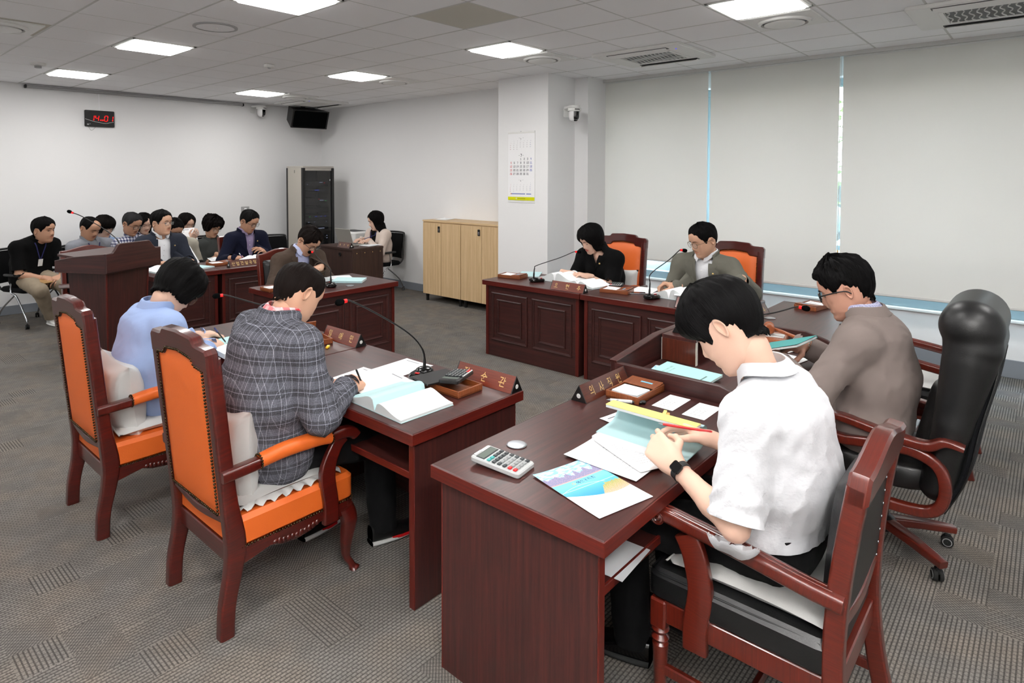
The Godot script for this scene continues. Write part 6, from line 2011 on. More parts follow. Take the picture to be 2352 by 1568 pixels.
	if sp.has("hair"):
		var hm := hair_material(sp.hair.get("c", Color(0.035, 0.032, 0.032)))
		var ho := obj("hair", hair_g(sp.hair), hm, t); ho.transform = HX
		var eyes: float = sp.get("eyes", 0.0026)
		for s in [-1.0, 1.0]:
			var g := G.new()
			var br: float = sp.get("brow", 1.0)
			g.sweep(curve([Vector3(0.012 * s, 0.0215, 0.0925), Vector3(0.026 * s, 0.026, 0.0895), Vector3(0.038 * s, 0.0255, 0.0825), Vector3(0.048 * s, 0.020, 0.0735)], 4), rrect(0.004, 0.0065, 0.0015, 1), [0.8 * br, 1.0 * br, br, br, br, br, br, br, br, 0.8 * br, 0.7 * br, 0.6 * br, 0.4 * br], Vector3(0, 0, 1))
			obj("eyebrow", g, hm, t).transform = HX
			g = G.new(); g.x = Transform3D(Basis.from_euler(Vector3(0, s * 0.33, s * -0.05)), Vector3(0.031 * s, 0.0005 if eyes > 0.003 else -0.003, 0.0735)); g.ball(Vector3.ZERO, Vector3(0.0125, eyes, 0.0045), 12, 8)
			obj("eye", g, M.eye_dark, t).transform = HX
	if sp.has("glasses"):
		var n := Node3D.new(); n.name = "eyewear"
		glasses(t, sp.glasses[0], sp.glasses[1], sp.glasses[2], sp.glasses[3], sp.glasses[4])
		(t.get_child(t.get_child_count() - 1) as Node3D).transform = HX
		n.free()
	hx.free()
	return t
# ---------------------------------------------------------------- cloth patterns and the cast
func plaid_tex() -> ImageTexture:
	var w := 384
	var nz := noise_bytes(w, w, 0.35, 3, 51); var n2 := noise_bytes(w, w, 0.08, 2, 52)
	var d := PackedByteArray(); d.resize(w * w * 3)
	for y in w:
		for x in w:
			var i := y * w + x
			var L := 58.0 + (nz[i] - 128) * 0.42 + (n2[i] - 128) * 0.16
			var ux := x % 128; var uy := y % 128
			# bands of fine lines both ways, and thin window-pane lines
			if uy > 56 and uy < 120 and uy % 9 < 4: L += 74 if nz[i] > 110 else 22
			if ux > 72 and ux < 112 and ux % 10 < 3: L += 40 if nz[i] > 118 else 8
			if ((ux >= 20 and ux < 24) or (ux >= 62 and ux < 65)) and nz[i] > 96: L += 112
			if uy >= 20 and uy < 24 and nz[i] > 96: L += 112
			d[i * 3] = clampi(int(L), 0, 255); d[i * 3 + 1] = clampi(int(L * 1.01), 0, 255); d[i * 3 + 2] = clampi(int(L * 1.10), 0, 255)
	return tex(w, w, d)

func check_tex(a: Color, b: Color, n: int) -> ImageTexture:   # gingham
	var d := PackedByteArray(); var w := 64
	d.resize(w * w * 3)
	for y in w:
		for x in w:
			var k := (0.5 if (x / n) % 2 == 0 else 0.0) + (0.5 if (y / n) % 2 == 0 else 0.0)
			var c := a.lerp(b, k)
			var i := (y * w + x) * 3
			d[i] = int(c.r * 255); d[i + 1] = int(c.g * 255); d[i + 2] = int(c.b * 255)
	return tex(w, w, d)

func patterned(t: Texture2D, scale: float) -> StandardMaterial3D:
	var m := mat(Color.WHITE, 0.9, 0, 0.25)
	m.albedo_texture = t; m.uv1_triplanar = true; m.uv1_scale = Vector3.ONE * scale
	return m

const BLACK_HAIR := Color(0.030, 0.027, 0.028)
const BROWN_HAIR := Color(0.070, 0.045, 0.036)

func lap(o: Vector2, turn: float, left: bool, y := 0.66, fwd := 0.24, side := 0.06) -> Array:
	var th := deg_to_rad(turn)
	var F := Vector3(sin(th), 0, cos(th)); var L := Vector3.UP.cross(F)
	var s := 1.0 if left else -1.0
	return [Vector3(o.x, y, o.y) + F * fwd + L * s * side, F * 0.6 - L * s * 0.7 + Vector3(0, -0.25, 0), Vector3(0, 1, 0.0) + F * 0.3, "relaxed"]

func build_people() -> void:
	var tw: Texture2D = M.t_weave
	M.eye_dark = mat(Color(0.05, 0.035, 0.03), 0.3)
	var navy_strap := mat(Color(0.12, 0.12, 0.34), 0.7)
	var black_cloth := cloth(Color(0.030, 0.030, 0.034), tw)
	var white_shirt := cloth(Color(0.90, 0.905, 0.92), M.t_soft, 0.10, 9.0)
	var dark_rim := mat(Color(0.05, 0.05, 0.06), 0.3); var thin_rim := mat(Color(0.45, 0.36, 0.28), 0.35, 0.6); var steel_rim := mat(Color(0.5, 0.5, 0.5), 0.3, 0.9)
	var tan := Color(0.58, 0.335, 0.225); var fair := Color(0.70, 0.45, 0.34); var deep := Color(0.47, 0.255, 0.165); var ruddy := Color(0.60, 0.315, 0.225)
	var men := [[0, 0.080], [40, 0.068], [60, 0.032], [76, -0.014], [92, 0.022], [112, 0.0], [135, -0.05], [180, -0.072]]
	# --- man in the plaid jacket
	var h1 := on_y(797, 888, 0.80); var h2 := on_y(738, 886, 0.775)
	person({"label": "seated man in dark plaid jacket writing with a pen", "at": Vector2(1.41, -2.59), "turn": 90, "seat": 0.50, "cell": 0.013, "S": 1.10, "HS": 1.18, "neck": Vector3(1.475, 1.125, -2.60), "head": Vector3(1.585, 1.245, -2.585), "hd": [94, 36, -4],
		"hr": [h1, on_y(838, 866, 0.79) - h1, Vector3(-0.1, 1, 0.5), "write", Vector3(-0.15, -1, 0.45)], "hl": [h2, Vector3(1, -0.1, 0.35), Vector3(0, 1, 0), "flat"], "shoulders": 0.195, "stoop": 0.05, "fat": 1.10, "skin": Color(0.64, 0.365, 0.25),
		"top": {"jacket": true, "m": patterned(plaid_tex(), 5.2), "folds": 0.006, "open": [[1.0, 0.07], [0.5, 0.012], [0.45, 0.0]], "inner": white_shirt, "inner_collar": patterned(check_tex(Color(0.93, 0.90, 0.90), Color(0.74, 0.10, 0.14), 8), 5.0)},
		"trousers": black_cloth, "knees": [Vector3(1.90, 0.50, -2.72), Vector3(1.92, 0.50, -2.42)], "feet": [Vector3(1.72, 0, -2.70), Vector3(1.93, 0, -2.40)], "sole": M.white, "stripe": M.red, "shoe": M.black, "beads": [1, mat(Color(0.10, 0.05, 0.04), 0.35)],
		"hair": {"ends": [[0, 0.098], [30, 0.094], [52, 0.066], [72, 0.0], [92, 0.020], [112, -0.01], [138, -0.055], [180, -0.066]], "th": 0.008, "top": 0.006, "wild": 0.5, "c": BROWN_HAIR, "rough": 1.6}, "seed": 5})
	# --- woman in light blue
	h1 = on_y(478, 796, 0.79); h2 = on_y(452, 770, 0.785)
	person({"label": "seated woman in light blue jacket bent over her papers", "at": Vector2(1.33, -3.70), "turn": 90, "seat": 0.52, "cell": 0.015, "S": 1.02, "HS": 1.16, "neck": Vector3(1.355, 1.035, -3.69), "head": Vector3(1.475, 1.150, -3.68), "hd": [96, 50, -6],
		"hr": [h1, on_y(515, 780, 0.79) - h1, Vector3(-0.1, 1, 0.4), "write"], "hl": [h2, Vector3(1, -0.05, 0.25), Vector3(0, 1, 0), "relaxed"], "stoop": 0.05, "skin": fair, "bust": 0.5,
		"top": {"jacket": true, "m": cloth(Color(0.60, 0.68, 0.84), tw), "folds": 0.005, "open": [[1.0, 0.06], [0.5, 0.012], [0.45, 0.0]], "inner": white_shirt, "placket": false},
		"trousers": black_cloth, "hair": {"ends": [[0, 0.030], [40, 0.018], [62, -0.045], [80, -0.065], [110, -0.06], [150, -0.075], [180, -0.078]], "th": 0.027, "top": 0.020, "wild": 0.30, "tip": 0.35, "hang": 0.4, "c": BLACK_HAIR, "rough": 1.4},
		"glasses": [thin_rim, 0.046, 0.032, 0.0013, 0.014], "seed": 8})
	# --- young man in white shirt
	h1 = on_y(1548, 1066, 0.825); h2 = on_y(1640, 1010, 0.835)
	person({"label": "young man in white shirt reading a booklet with red pen in hand", "at": Vector2(2.205, -0.655), "turn": 180, "seat": 0.525, "cell": 0.012, "S": 1.08, "HS": 1.24, "neck": Vector3(2.205, 1.095, -0.680), "head": Vector3(2.195, 1.268, -0.835), "hd": [184, 42, 4],
		"hl": [h1, on_y(1490, 1005, 0.87) - h1, Vector3(-0.8, 0.35, 0.35), "write", Vector3(-0.5, -1, 0.35)], "hr": [h2, on_y(1555, 978, 0.84) - h2, Vector3(0.45, 0.85, 0.1), "relaxed", Vector3(0.5, -1, 0.3)], "shoulders": 0.185, "stoop": 0.05, "skin": Color(0.82, 0.53, 0.40),
		"top": {"m": white_shirt, "folds": 0.010, "loose": 1.6, "cuff": 0.47, "hem": 0.06, "collar": [1.0, 0.052, 22, 0.04, 0.016]}, "trousers": black_cloth, "belt": M.black_leather, "knees": [Vector3(2.06, 0.53, -1.14), Vector3(2.36, 0.53, -1.12)], "feet": [Vector3(2.08, 0, -1.12), Vector3(2.35, 0, -1.06)], "watch": [0, M.black_gloss, M.black],
		"hair": {"ends": [[0, 0.022], [35, 0.014], [58, -0.004], [74, -0.028], [90, 0.022], [112, -0.012], [140, -0.062], [180, -0.078]], "th": 0.021, "top": 0.018, "wild": 0.22, "front": 0.008, "c": BLACK_HAIR, "rough": 1.2}, "seed": 11})
	# --- chairman
	h1 = Vector3(3.40, 0.845, -1.02); h2 = on_x(1846, 792, 3.76)
	person({"label": "chairman in taupe suit and black glasses holding a teal booklet", "at": Vector2(3.55, -0.62), "turn": 180, "seat": 0.535, "cell": 0.013, "S": 1.12, "HS": 1.20, "neck": Vector3(3.56, 1.085, -0.655), "head": Vector3(3.54, 1.228, -0.755), "hd": [186, 22, 0],
		"hl": [h1, Vector3(0.35, 0.0, -0.9), Vector3(-0.6, 0.8, 0), "hold", Vector3(-0.75, -0.8, 0.2)], "hr": [h2, on_x(1790, 803, 3.66) - h2, Vector3(0.3, 0.9, 0.1), "hold"], "shoulders": 0.195, "fat": 1.10, "stoop": 0.03, "skin": ruddy,
		"top": {"jacket": true, "m": cloth(Color(0.50, 0.455, 0.435), tw), "folds": 0.007, "open": [[1.0, 0.07], [0.5, 0.03], [0.1, 0.06]], "inner": cloth(Color(0.74, 0.75, 0.86), tw), "inner_collar": patterned(check_tex(Color(0.84, 0.84, 0.90), Color(0.55, 0.56, 0.72), 4), 12.0)},
		"trousers": cloth(Color(0.46, 0.42, 0.40), tw), "hair": {"ends": [[0, 0.078], [40, 0.066], [60, 0.035], [76, 0.0], [92, 0.028], [112, 0.01], [138, -0.045], [180, -0.066]], "th": 0.016, "top": 0.026, "front": 0.020, "wild": 0.55, "c": BLACK_HAIR, "rough": 1.6},
		"glasses": [dark_rim, 0.052, 0.034, 0.0026, 0.010], "seed": 14, "brow": 1.2, "beads": [1, mat(Color(0.72, 0.74, 0.72), 0.3)]})
	# --- woman in black by the column
	h1 = on_x(1312, 628, 5.26); h2 = on_x(1352, 634, 5.30)
	person({"label": "seated woman in black suit turning the pages of a thick book", "at": Vector2(5.62, -3.36), "turn": -90, "seat": 0.50, "S": 1.03, "HS": 1.17, "neck": Vector3(5.56, 1.02, -3.40), "head": Vector3(5.49, 1.145, -3.455), "hd": [-112, 26, 0],
		"hr": [h1, on_x(1285, 620, 5.22) - h1, Vector3(0, 0.9, -0.4), "fist"], "hl": [h2, on_x(1318, 627, 5.20) - h2, Vector3(0, 1, 0), "relaxed"], "skin": fair, "bust": 0.5, "face": {"lip": Color(0.55, 0.14, 0.12)},
		"top": {"jacket": true, "m": cloth(Color(0.022, 0.022, 0.025), tw), "cuff": 0.56, "folds": 0.004, "open": [[1.0, 0.055], [0.72, 0.004], [0.70, 0.0]], "lapel_end": 0.62, "pin": true}, "trousers": black_cloth,
		"hair": {"ends": [[0, 0.075], [30, 0.05], [52, 0.0], [70, -0.085], [110, -0.105], [180, -0.105]], "th": 0.024, "top": 0.016, "wild": 0.15, "tip": 0.7, "hang": 0.75, "c": BLACK_HAIR, "rough": 0.6, "part": 20.0}, "seed": 17})
	# --- man in grey suit by the windows
	h1 = on_x(1552, 656, 5.30); h2 = on_x(1702, 646, 5.16)
	person({"label": "seated man in grey suit and glasses reaching out his left arm", "at": Vector2(5.64, -2.27), "turn": -90, "seat": 0.50, "S": 1.12, "HS": 1.22, "neck": Vector3(5.54, 1.055, -2.30), "head": Vector3(5.46, 1.222, -2.285), "hd": [-122, 20, 0],
		"hr": [h1, on_x(1515, 650, 5.22) - h1, Vector3(0.0, 0.9, -0.3), "write"], "hl": [h2, on_x(1692, 668, 5.06) - h2, Vector3(-0.3, 0.8, 0.3), "relaxed", Vector3(0.3, -0.7, 0.5)], "shoulders": 0.195, "skin": tan,
		"top": {"jacket": true, "m": cloth(Color(0.40, 0.395, 0.36), tw), "folds": 0.006, "open": [[1.0, 0.075], [0.6, 0.065], [0.1, 0.09]], "inner": white_shirt, "inner_collar": white_shirt, "lapel_end": 0.3, "pin": true}, "trousers": cloth(Color(0.36, 0.355, 0.33), tw),
		"hair": {"ends": men, "th": 0.010, "top": 0.018, "wild": 0.45, "c": BLACK_HAIR}, "glasses": [thin_rim, 0.046, 0.040, 0.0014, 0.019], "seed": 20, "watch": [0, M.chrome, M.chrome]})
	# --- man in brown jacket
	h1 = on_z(676, 622, -5.42); h2 = on_z(735, 614, -5.42)
	person({"label": "man in brown tweed jacket and glasses reading at his desk", "at": Vector2(3.53, -5.80), "turn": 0, "seat": 0.50, "S": 1.10, "HS": 1.20, "neck": Vector3(3.545, 0.985, -5.76), "head": Vector3(3.60, 1.118, -5.66), "hd": [10, 40, -6],
		"hr": [h1, Vector3(0.8, -0.1, 0.5), Vector3(0, 1, 0.1), "relaxed", Vector3(-0.7, -1, -0.2)], "hl": [h2, Vector3(-0.85, -0.05, 0.45), Vector3(0, 1, 0.1), "relaxed", Vector3(0.7, -1, -0.2)], "shoulders": 0.20, "skin": tan, "stoop": 0.05,
		"top": {"jacket": true, "m": cloth(Color(0.27, 0.225, 0.195), tw, 0.06), "folds": 0.006, "open": [[1.0, 0.075], [0.6, 0.07], [0.1, 0.10]], "inner": cloth(Color(0.70, 0.72, 0.86), tw), "inner_collar": cloth(Color(0.74, 0.77, 0.90), tw), "lapel_end": 0.3}, "trousers": black_cloth,
		"hair": {"ends": [[0, 0.070], [40, 0.055], [60, 0.02], [76, -0.016], [92, 0.020], [112, 0.0], [135, -0.05], [180, -0.072]], "th": 0.016, "top": 0.018, "front": 0.01, "wild": 0.35, "c": BROWN_HAIR, "part": -10.0}, "glasses": [dark_rim, 0.050, 0.036, 0.0018, 0.015], "seed": 23})
	# --- man in navy suit
	h1 = on_z(535, 592, -7.50); h2 = on_z(612, 580, -7.55)
	person({"label": "man in navy suit and glasses writing behind a name plate", "at": Vector2(4.06, -7.90), "turn": 0, "seat": 0.50, "S": 1.10, "HS": 1.20, "cell": 0.02, "neck": Vector3(4.05, 1.03, -7.86), "head": Vector3(4.045, 1.195, -7.76), "hd": [22, 26, 0],
		"hr": [h1, on_z(556, 592, -7.44) - h1, Vector3(0, 1, 0.2), "write"], "hl": [h2, on_z(594, 570, -7.52) - h2, Vector3(0.2, 0.9, 0.4), "relaxed"], "shoulders": 0.19, "skin": deep,
		"top": {"jacket": true, "m": cloth(Color(0.075, 0.085, 0.155), tw), "folds": 0.005, "open": [[1.0, 0.07], [0.6, 0.05], [0.3, 0.01], [0.25, 0.0]], "inner": cloth(Color(0.55, 0.50, 0.62), tw), "inner_collar": cloth(Color(0.58, 0.53, 0.65), tw), "pin": true}, "trousers": cloth(Color(0.075, 0.085, 0.155), tw),
		"hair": {"ends": men, "th": 0.011, "top": 0.014, "wild": 0.3, "c": Color(0.06, 0.058, 0.06)}, "glasses": [dark_rim, 0.050, 0.030, 0.0016, 0.010], "seed": 26})
	# --- man in slate suit
	person({"label": "man in slate suit and open white collar looking up", "at": Vector2(2.97, -7.92), "turn": 0, "seat": 0.50, "S": 1.10, "HS": 1.20, "cell": 0.02, "neck": Vector3(2.985, 1.06, -7.88), "head": Vector3(2.965, 1.232, -7.80), "hd": [26, 0, 0],
		"hr": [Vector3(2.80, 0.80, -7.50), Vector3(0.5, 0, 0.8), Vector3.UP, "relaxed"], "hl": [Vector3(3.14, 0.80, -7.48), Vector3(-0.3, 0, 0.9), Vector3.UP, "relaxed"], "shoulders": 0.19, "skin": tan, "eyes": 0.0036,
		"top": {"jacket": true, "m": cloth(Color(0.17, 0.185, 0.225), tw), "folds": 0.005, "open": [[1.0, 0.075], [0.6, 0.08], [0.1, 0.10]], "inner": white_shirt, "inner_collar": white_shirt, "lapel_end": 0.3, "pin": true}, "trousers": cloth(Color(0.17, 0.185, 0.225), tw),
		"hair": {"ends": men, "th": 0.013, "top": 0.014, "front": 0.006, "wild": 0.3, "c": BLACK_HAIR}, "glasses": [steel_rim, 0.046, 0.030, 0.0012, 0.012], "seed": 29})
	# --- stenographer
	h1 = Vector3(5.90, 0.815, -7.82); h2 = Vector3(5.88, 0.815, -7.62)
	person({"label": "woman with long hair and cream cardigan typing at a laptop", "at": Vector2(6.17, -7.70), "turn": -90, "seat": 0.47, "S": 1.03, "HS": 1.16, "cell": 0.02, "neck": Vector3(6.13, 0.945, -7.69), "head": Vector3(6.06, 1.098, -7.668), "hd": [-116, 16, 0],
		"hr": [h1, Vector3(-1, -0.1, 0.1), Vector3.UP, "relaxed"], "hl": [h2, Vector3(-1, -0.1, -0.1), Vector3.UP, "relaxed"], "skin": fair, "bust": 0.5,
		"top": {"name": "cardigan", "m": cloth(Color(0.80, 0.74, 0.70), tw), "folds": 0.005, "loose": 1.7, "open": [[1.0, 0.08], [0.5, 0.07], [0.1, 0.08]], "inner": black_cloth, "inner_name": "blouse", "placket": false, "lanyard": navy_strap}, "trousers": black_cloth,
		"hair": {"ends": [[0, 0.088], [30, 0.072], [55, 0.03], [72, -0.10], [95, -0.17], [180, -0.19]], "th": 0.018, "top": 0.010, "wild": 0.35, "tip": 0.6, "hang": 0.8, "flare": 0.10, "c": Color(0.035, 0.024, 0.024)}, "seed": 32})
	# --- officials along the far wall
	var row := "officials seated along the far wall"
	var A := Vector2(1.94, -9.16)
	person({"label": "man in black polo shirt and khaki trousers with a notebook on his lap", "at": A, "turn": 22, "seat": 0.475, "S": 1.12, "HS": 1.22, "cell": 0.02, "neck": Vector3(1.99, 1.005, -9.12), "head": on_z(101, 529, -9.03), "hd": [38, 2, 0], "group": row,
		"hr": [on_z(108, 640, -8.83), Vector3(0.9, -0.35, 0.3), Vector3(0, 0.9, 0.5), "relaxed"], "hl": [on_z(144, 634, -8.80), Vector3(-0.9, -0.25, 0.4), Vector3(0, 0.9, 0.5), "relaxed"], "shoulders": 0.20, "fat": 1.12, "skin": deep, "eyes": 0.0036,
		"top": {"name": "polo_shirt", "m": cloth(Color(0.018, 0.018, 0.02), tw), "cuff": 0.42, "collar": [1.0, 0.034, 22, 0.02, 0.010], "lanyard": navy_strap}, "trousers": cloth(Color(0.55, 0.50, 0.43), tw), "shoe": M.white, "sole": M.white,
		"knees": [on_z(150, 655, -8.70), on_z(92, 668, -8.66)], "feet": [Vector3(2.33, 0, -8.86), Vector3(2.08, 0, -8.86)],
		"hair": {"ends": [[0, 0.060], [40, 0.05], [60, 0.02], [76, -0.014], [92, 0.022], [112, 0.0], [135, -0.05], [180, -0.072]], "th": 0.016, "top": 0.014, "wild": 0.25, "c": BLACK_HAIR, "part": -20.0}, "seed": 41})
	var q := Vector2(2.53, -8.98)
	person({"label": "balding man in light grey shirt with lanyard looking down", "at": q, "turn": 12, "seat": 0.47, "S": 1.10, "HS": 1.20, "cell": 0.022, "neck": on_z(207, 553, -8.92), "head": on_z(207, 524, -8.84), "hd": [26, 26, 0], "group": row,
		"hr": lap(q, 12, false), "hl": lap(q, 12, true), "skin": deep, "shoulders": 0.19, "fat": 1.08, "top": {"m": cloth(Color(0.50, 0.51, 0.54), tw), "cuff": 0.55, "collar": [1.0, 0.034, 20, 0.02, 0.010], "lanyard": navy_strap}, "trousers": black_cloth,
		"hair": {"ends": [[0, 0.106], [30, 0.103], [50, 0.075], [72, 0.0], [92, 0.022], [112, 0.0], [135, -0.05], [180, -0.072]], "th": 0.009, "top": 0.001, "wild": 0.3, "c": BLACK_HAIR}, "seed": 44})
	q = Vector2(2.86, -9.58)
	person({"label": "woman with bobbed fringe and glasses in pale blue blouse", "at": q, "turn": 8, "seat": 0.47, "S": 1.0, "HS": 1.16, "cell": 0.022, "neck": on_z(240, 552, -9.54), "head": on_z(240, 521, -9.46), "hd": [26, 20, 0], "group": row,
		"hr": lap(q, 8, false), "hl": lap(q, 8, true), "skin": fair, "top": {"name": "blouse", "m": cloth(Color(0.62, 0.72, 0.86), tw), "collar": [1.0, 0.03, 25, 0.02, 0.010], "lanyard": navy_strap}, "trousers": black_cloth,
		"hair": {"ends": [[0, 0.020], [45, 0.012], [65, -0.05], [100, -0.085], [180, -0.09]], "th": 0.022, "top": 0.014, "wild": 0.25, "tip": 0.5, "hang": 0.6, "c": Color(0.05, 0.035, 0.03)}, "glasses": [thin_rim, 0.046, 0.034, 0.0012, 0.015], "seed": 47})
	q = Vector2(3.02, -8.98)
	person({"label": "grey haired man with glasses in navy and white checked shirt", "at": q, "turn": 8, "seat": 0.47, "S": 1.12, "HS": 1.20, "cell": 0.022, "neck": on_z(308, 548, -8.92), "head": on_z(303, 514, -8.84), "hd": [24, 24, 0], "group": row,
		"hr": lap(q, 8, false), "hl": lap(q, 8, true), "skin": deep, "shoulders": 0.19, "top": {"m": patterned(check_tex(Color(0.84, 0.84, 0.86), Color(0.13, 0.15, 0.30), 16), 14.0), "cuff": 0.44, "collar": [1.0, 0.034, 20, 0.02, 0.010], "lanyard": navy_strap}, "trousers": black_cloth,
		"hair": {"ends": men, "th": 0.011, "top": 0.010, "wild": 0.25, "c": Color(0.16, 0.16, 0.165)}, "glasses": [dark_rim, 0.050, 0.028, 0.0016, 0.008], "seed": 50})
	q = Vector2(3.42, -9.55)
	person({"label": "woman with long black hair seated behind the checked shirt", "at": q, "turn": 6, "seat": 0.47, "S": 1.0, "HS": 1.15, "cell": 0.022, "neck": on_z(336, 545, -9.52), "head": on_z(331, 513, -9.46), "hd": [6, 22, 0], "group": row,
		"hr": lap(q, 6, false), "hl": lap(q, 6, true), "skin": fair, "top": {"name": "blouse", "m": cloth(Color(0.78, 0.77, 0.76), tw), "collar": [1.0, 0.03, 25, 0.02, 0.010]}, "trousers": black_cloth,
		"hair": {"ends": [[0, 0.090], [25, 0.07], [50, -0.02], [70, -0.12], [180, -0.15]], "th": 0.018, "top": 0.010, "wild": 0.2, "tip": 0.6, "hang": 0.8, "c": BLACK_HAIR, "part": 0.0}, "seed": 53})
	q = Vector2(3.55, -8.80)
	person({"label": "bowed man in beige shirt half hidden by the slate suit", "at": q, "turn": 0, "seat": 0.47, "S": 1.08, "HS": 1.18, "cell": 0.022, "neck": on_z(408, 552, -8.74), "head": on_z(401, 526, -8.62), "hd": [0, 34, 0], "group": row,
		"hr": lap(q, 0, false), "hl": lap(q, 0, true), "skin": deep, "top": {"m": cloth(Color(0.66, 0.64, 0.59), tw), "cuff": 0.42, "collar": [1.0, 0.034, 20, 0.02, 0.010]}, "trousers": black_cloth,
		"hair": {"ends": men, "th": 0.012, "top": 0.012, "wild": 0.3, "c": BLACK_HAIR}, "glasses": [dark_rim, 0.048, 0.030, 0.0014, 0.010], "seed": 56})
	q = Vector2(3.95, -9.42)
	person({"label": "woman with long straight hair and round glasses reading papers", "at": q, "turn": 0, "seat": 0.47, "S": 1.03, "HS": 1.18, "cell": 0.022, "neck": on_z(432, 545, -9.38), "head": on_z(428, 513, -9.30), "hd": [12, 18, 0], "group": row,
		"hr": [on_z(440, 548, -9.12), Vector3(0.2, 0.6, 0.6), Vector3(0, 0.4, 0.9), "hold"], "hl": lap(q, 0, true, 0.70), "skin": fair, "top": {"name": "blouse", "m": cloth(Color(0.82, 0.76, 0.74), tw), "cuff": 0.7, "collar": [1.0, 0.03, 25, 0.02, 0.010]}, "trousers": black_cloth,
		"hair": {"ends": [[0, 0.088], [25, 0.07], [48, 0.0], [66, -0.12], [100, -0.16], [180, -0.17]], "th": 0.016, "top": 0.010, "wild": 0.2, "tip": 0.6, "hang": 0.75, "c": Color(0.045, 0.028, 0.026)}, "glasses": [thin_rim, 0.044, 0.038, 0.0012, 0.018], "seed": 59})
	q = Vector2(4.12, -8.92)
	person({"label": "woman with short permed hair in grey short-sleeved blouse", "at": q, "turn": 0, "seat": 0.47, "S": 1.06, "HS": 1.18, "cell": 0.022, "neck": on_z(486, 552, -8.86), "head": on_z(488, 521, -8.78), "hd": [12, 24, 0], "group": row,
		"hr": lap(q, 0, false, 0.68), "hl": [on_z(497, 597, -8.60), Vector3(-0.5, -0.1, 0.8), Vector3.UP, "relaxed"], "skin": tan, "bust": 0.5, "fat": 1.08, "top": {"name": "blouse", "m": cloth(Color(0.27, 0.28, 0.275), tw, 0.05), "cuff": 0.46, "collar": [1.0, 0.03, 25, 0.03, 0.012]}, "trousers": cloth(Color(0.25, 0.26, 0.26), tw),
		"hair": {"ends": [[0, 0.055], [40, 0.04], [60, -0.01], [80, -0.045], [110, -0.06], [180, -0.07]], "th": 0.032, "top": 0.014, "wild": 0.7, "tip": 0.4, "hang": 0.5, "c": Color(0.05, 0.032, 0.028), "rough": 2.0}, "glasses": [thin_rim, 0.044, 0.032, 0.0011, 0.014], "seed": 62})
# ---------------------------------------------------------------- lettering
const JAMO := {
	"g": [[0.1, 0.92, 0.88, 0.92, 0.86, 0.6, 0.62, 0.05]], "n": [[0.12, 0.95, 0.12, 0.08, 0.95, 0.08]], "d": [[0.9, 0.92, 0.12, 0.92, 0.12, 0.08, 0.95, 0.08]], "r": [[0.1, 0.95, 0.9, 0.95, 0.9, 0.55, 0.12, 0.55, 0.12, 0.06, 0.95, 0.06]],
	"m": [[0.12, 0.92, 0.88, 0.92, 0.88, 0.08, 0.12, 0.08, 0.12, 0.92]], "b": [[0.12, 0.95, 0.12, 0.05, 0.88, 0.05, 0.88, 0.95], [0.12, 0.52, 0.88, 0.52]], "s": [[0.5, 0.98, 0.42, 0.5, 0.04, 0.04], [0.46, 0.6, 0.96, 0.04]],
	"o": [[0.5, 0.96, 0.22, 0.84, 0.1, 0.5, 0.22, 0.16, 0.5, 0.04, 0.78, 0.16, 0.9, 0.5, 0.78, 0.84, 0.5, 0.96]], "j": [[0.1, 0.92, 0.9, 0.92], [0.52, 0.92, 0.42, 0.45, 0.04, 0.03], [0.46, 0.55, 0.96, 0.03]],
	"h": [[0.42, 1.0, 0.62, 0.96], [0.05, 0.78, 0.95, 0.78], [0.5, 0.62, 0.28, 0.52, 0.2, 0.32, 0.28, 0.12, 0.5, 0.02, 0.72, 0.12, 0.8, 0.32, 0.72, 0.52, 0.5, 0.62]],
	"I": [[0.5, 1.0, 0.5, 0.0]], "A": [[0.4, 1.0, 0.4, 0.0], [0.4, 0.52, 0.95, 0.52]], "E": [[0.65, 1.0, 0.65, 0.0], [0.05, 0.52, 0.65, 0.52]], "AE": [[0.2, 0.98, 0.2, 0.02], [0.85, 1.0, 0.85, 0.0], [0.2, 0.52, 0.85, 0.52]],
	"YE": [[0.75, 1.0, 0.75, 0.0], [0.1, 0.65, 0.75, 0.65], [0.1, 0.4, 0.75, 0.4]], "YEI": [[0.45, 0.98, 0.45, 0.02], [0.9, 1.0, 0.9, 0.0], [0.0, 0.65, 0.45, 0.65], [0.0, 0.4, 0.45, 0.4]], "O": [[0.0, 0.08, 1.0, 0.08], [0.5, 0.08, 0.5, 0.85]], "U": [[0.0, 0.85, 1.0, 0.85], [0.5, 0.85, 0.5, 0.0]], "YU": [[0.0, 0.85, 1.0, 0.85], [0.33, 0.85, 0.33, 0.0], [0.67, 0.85, 0.67, 0.0]], "EU": [[0.0, 0.5, 1.0, 0.5]]}

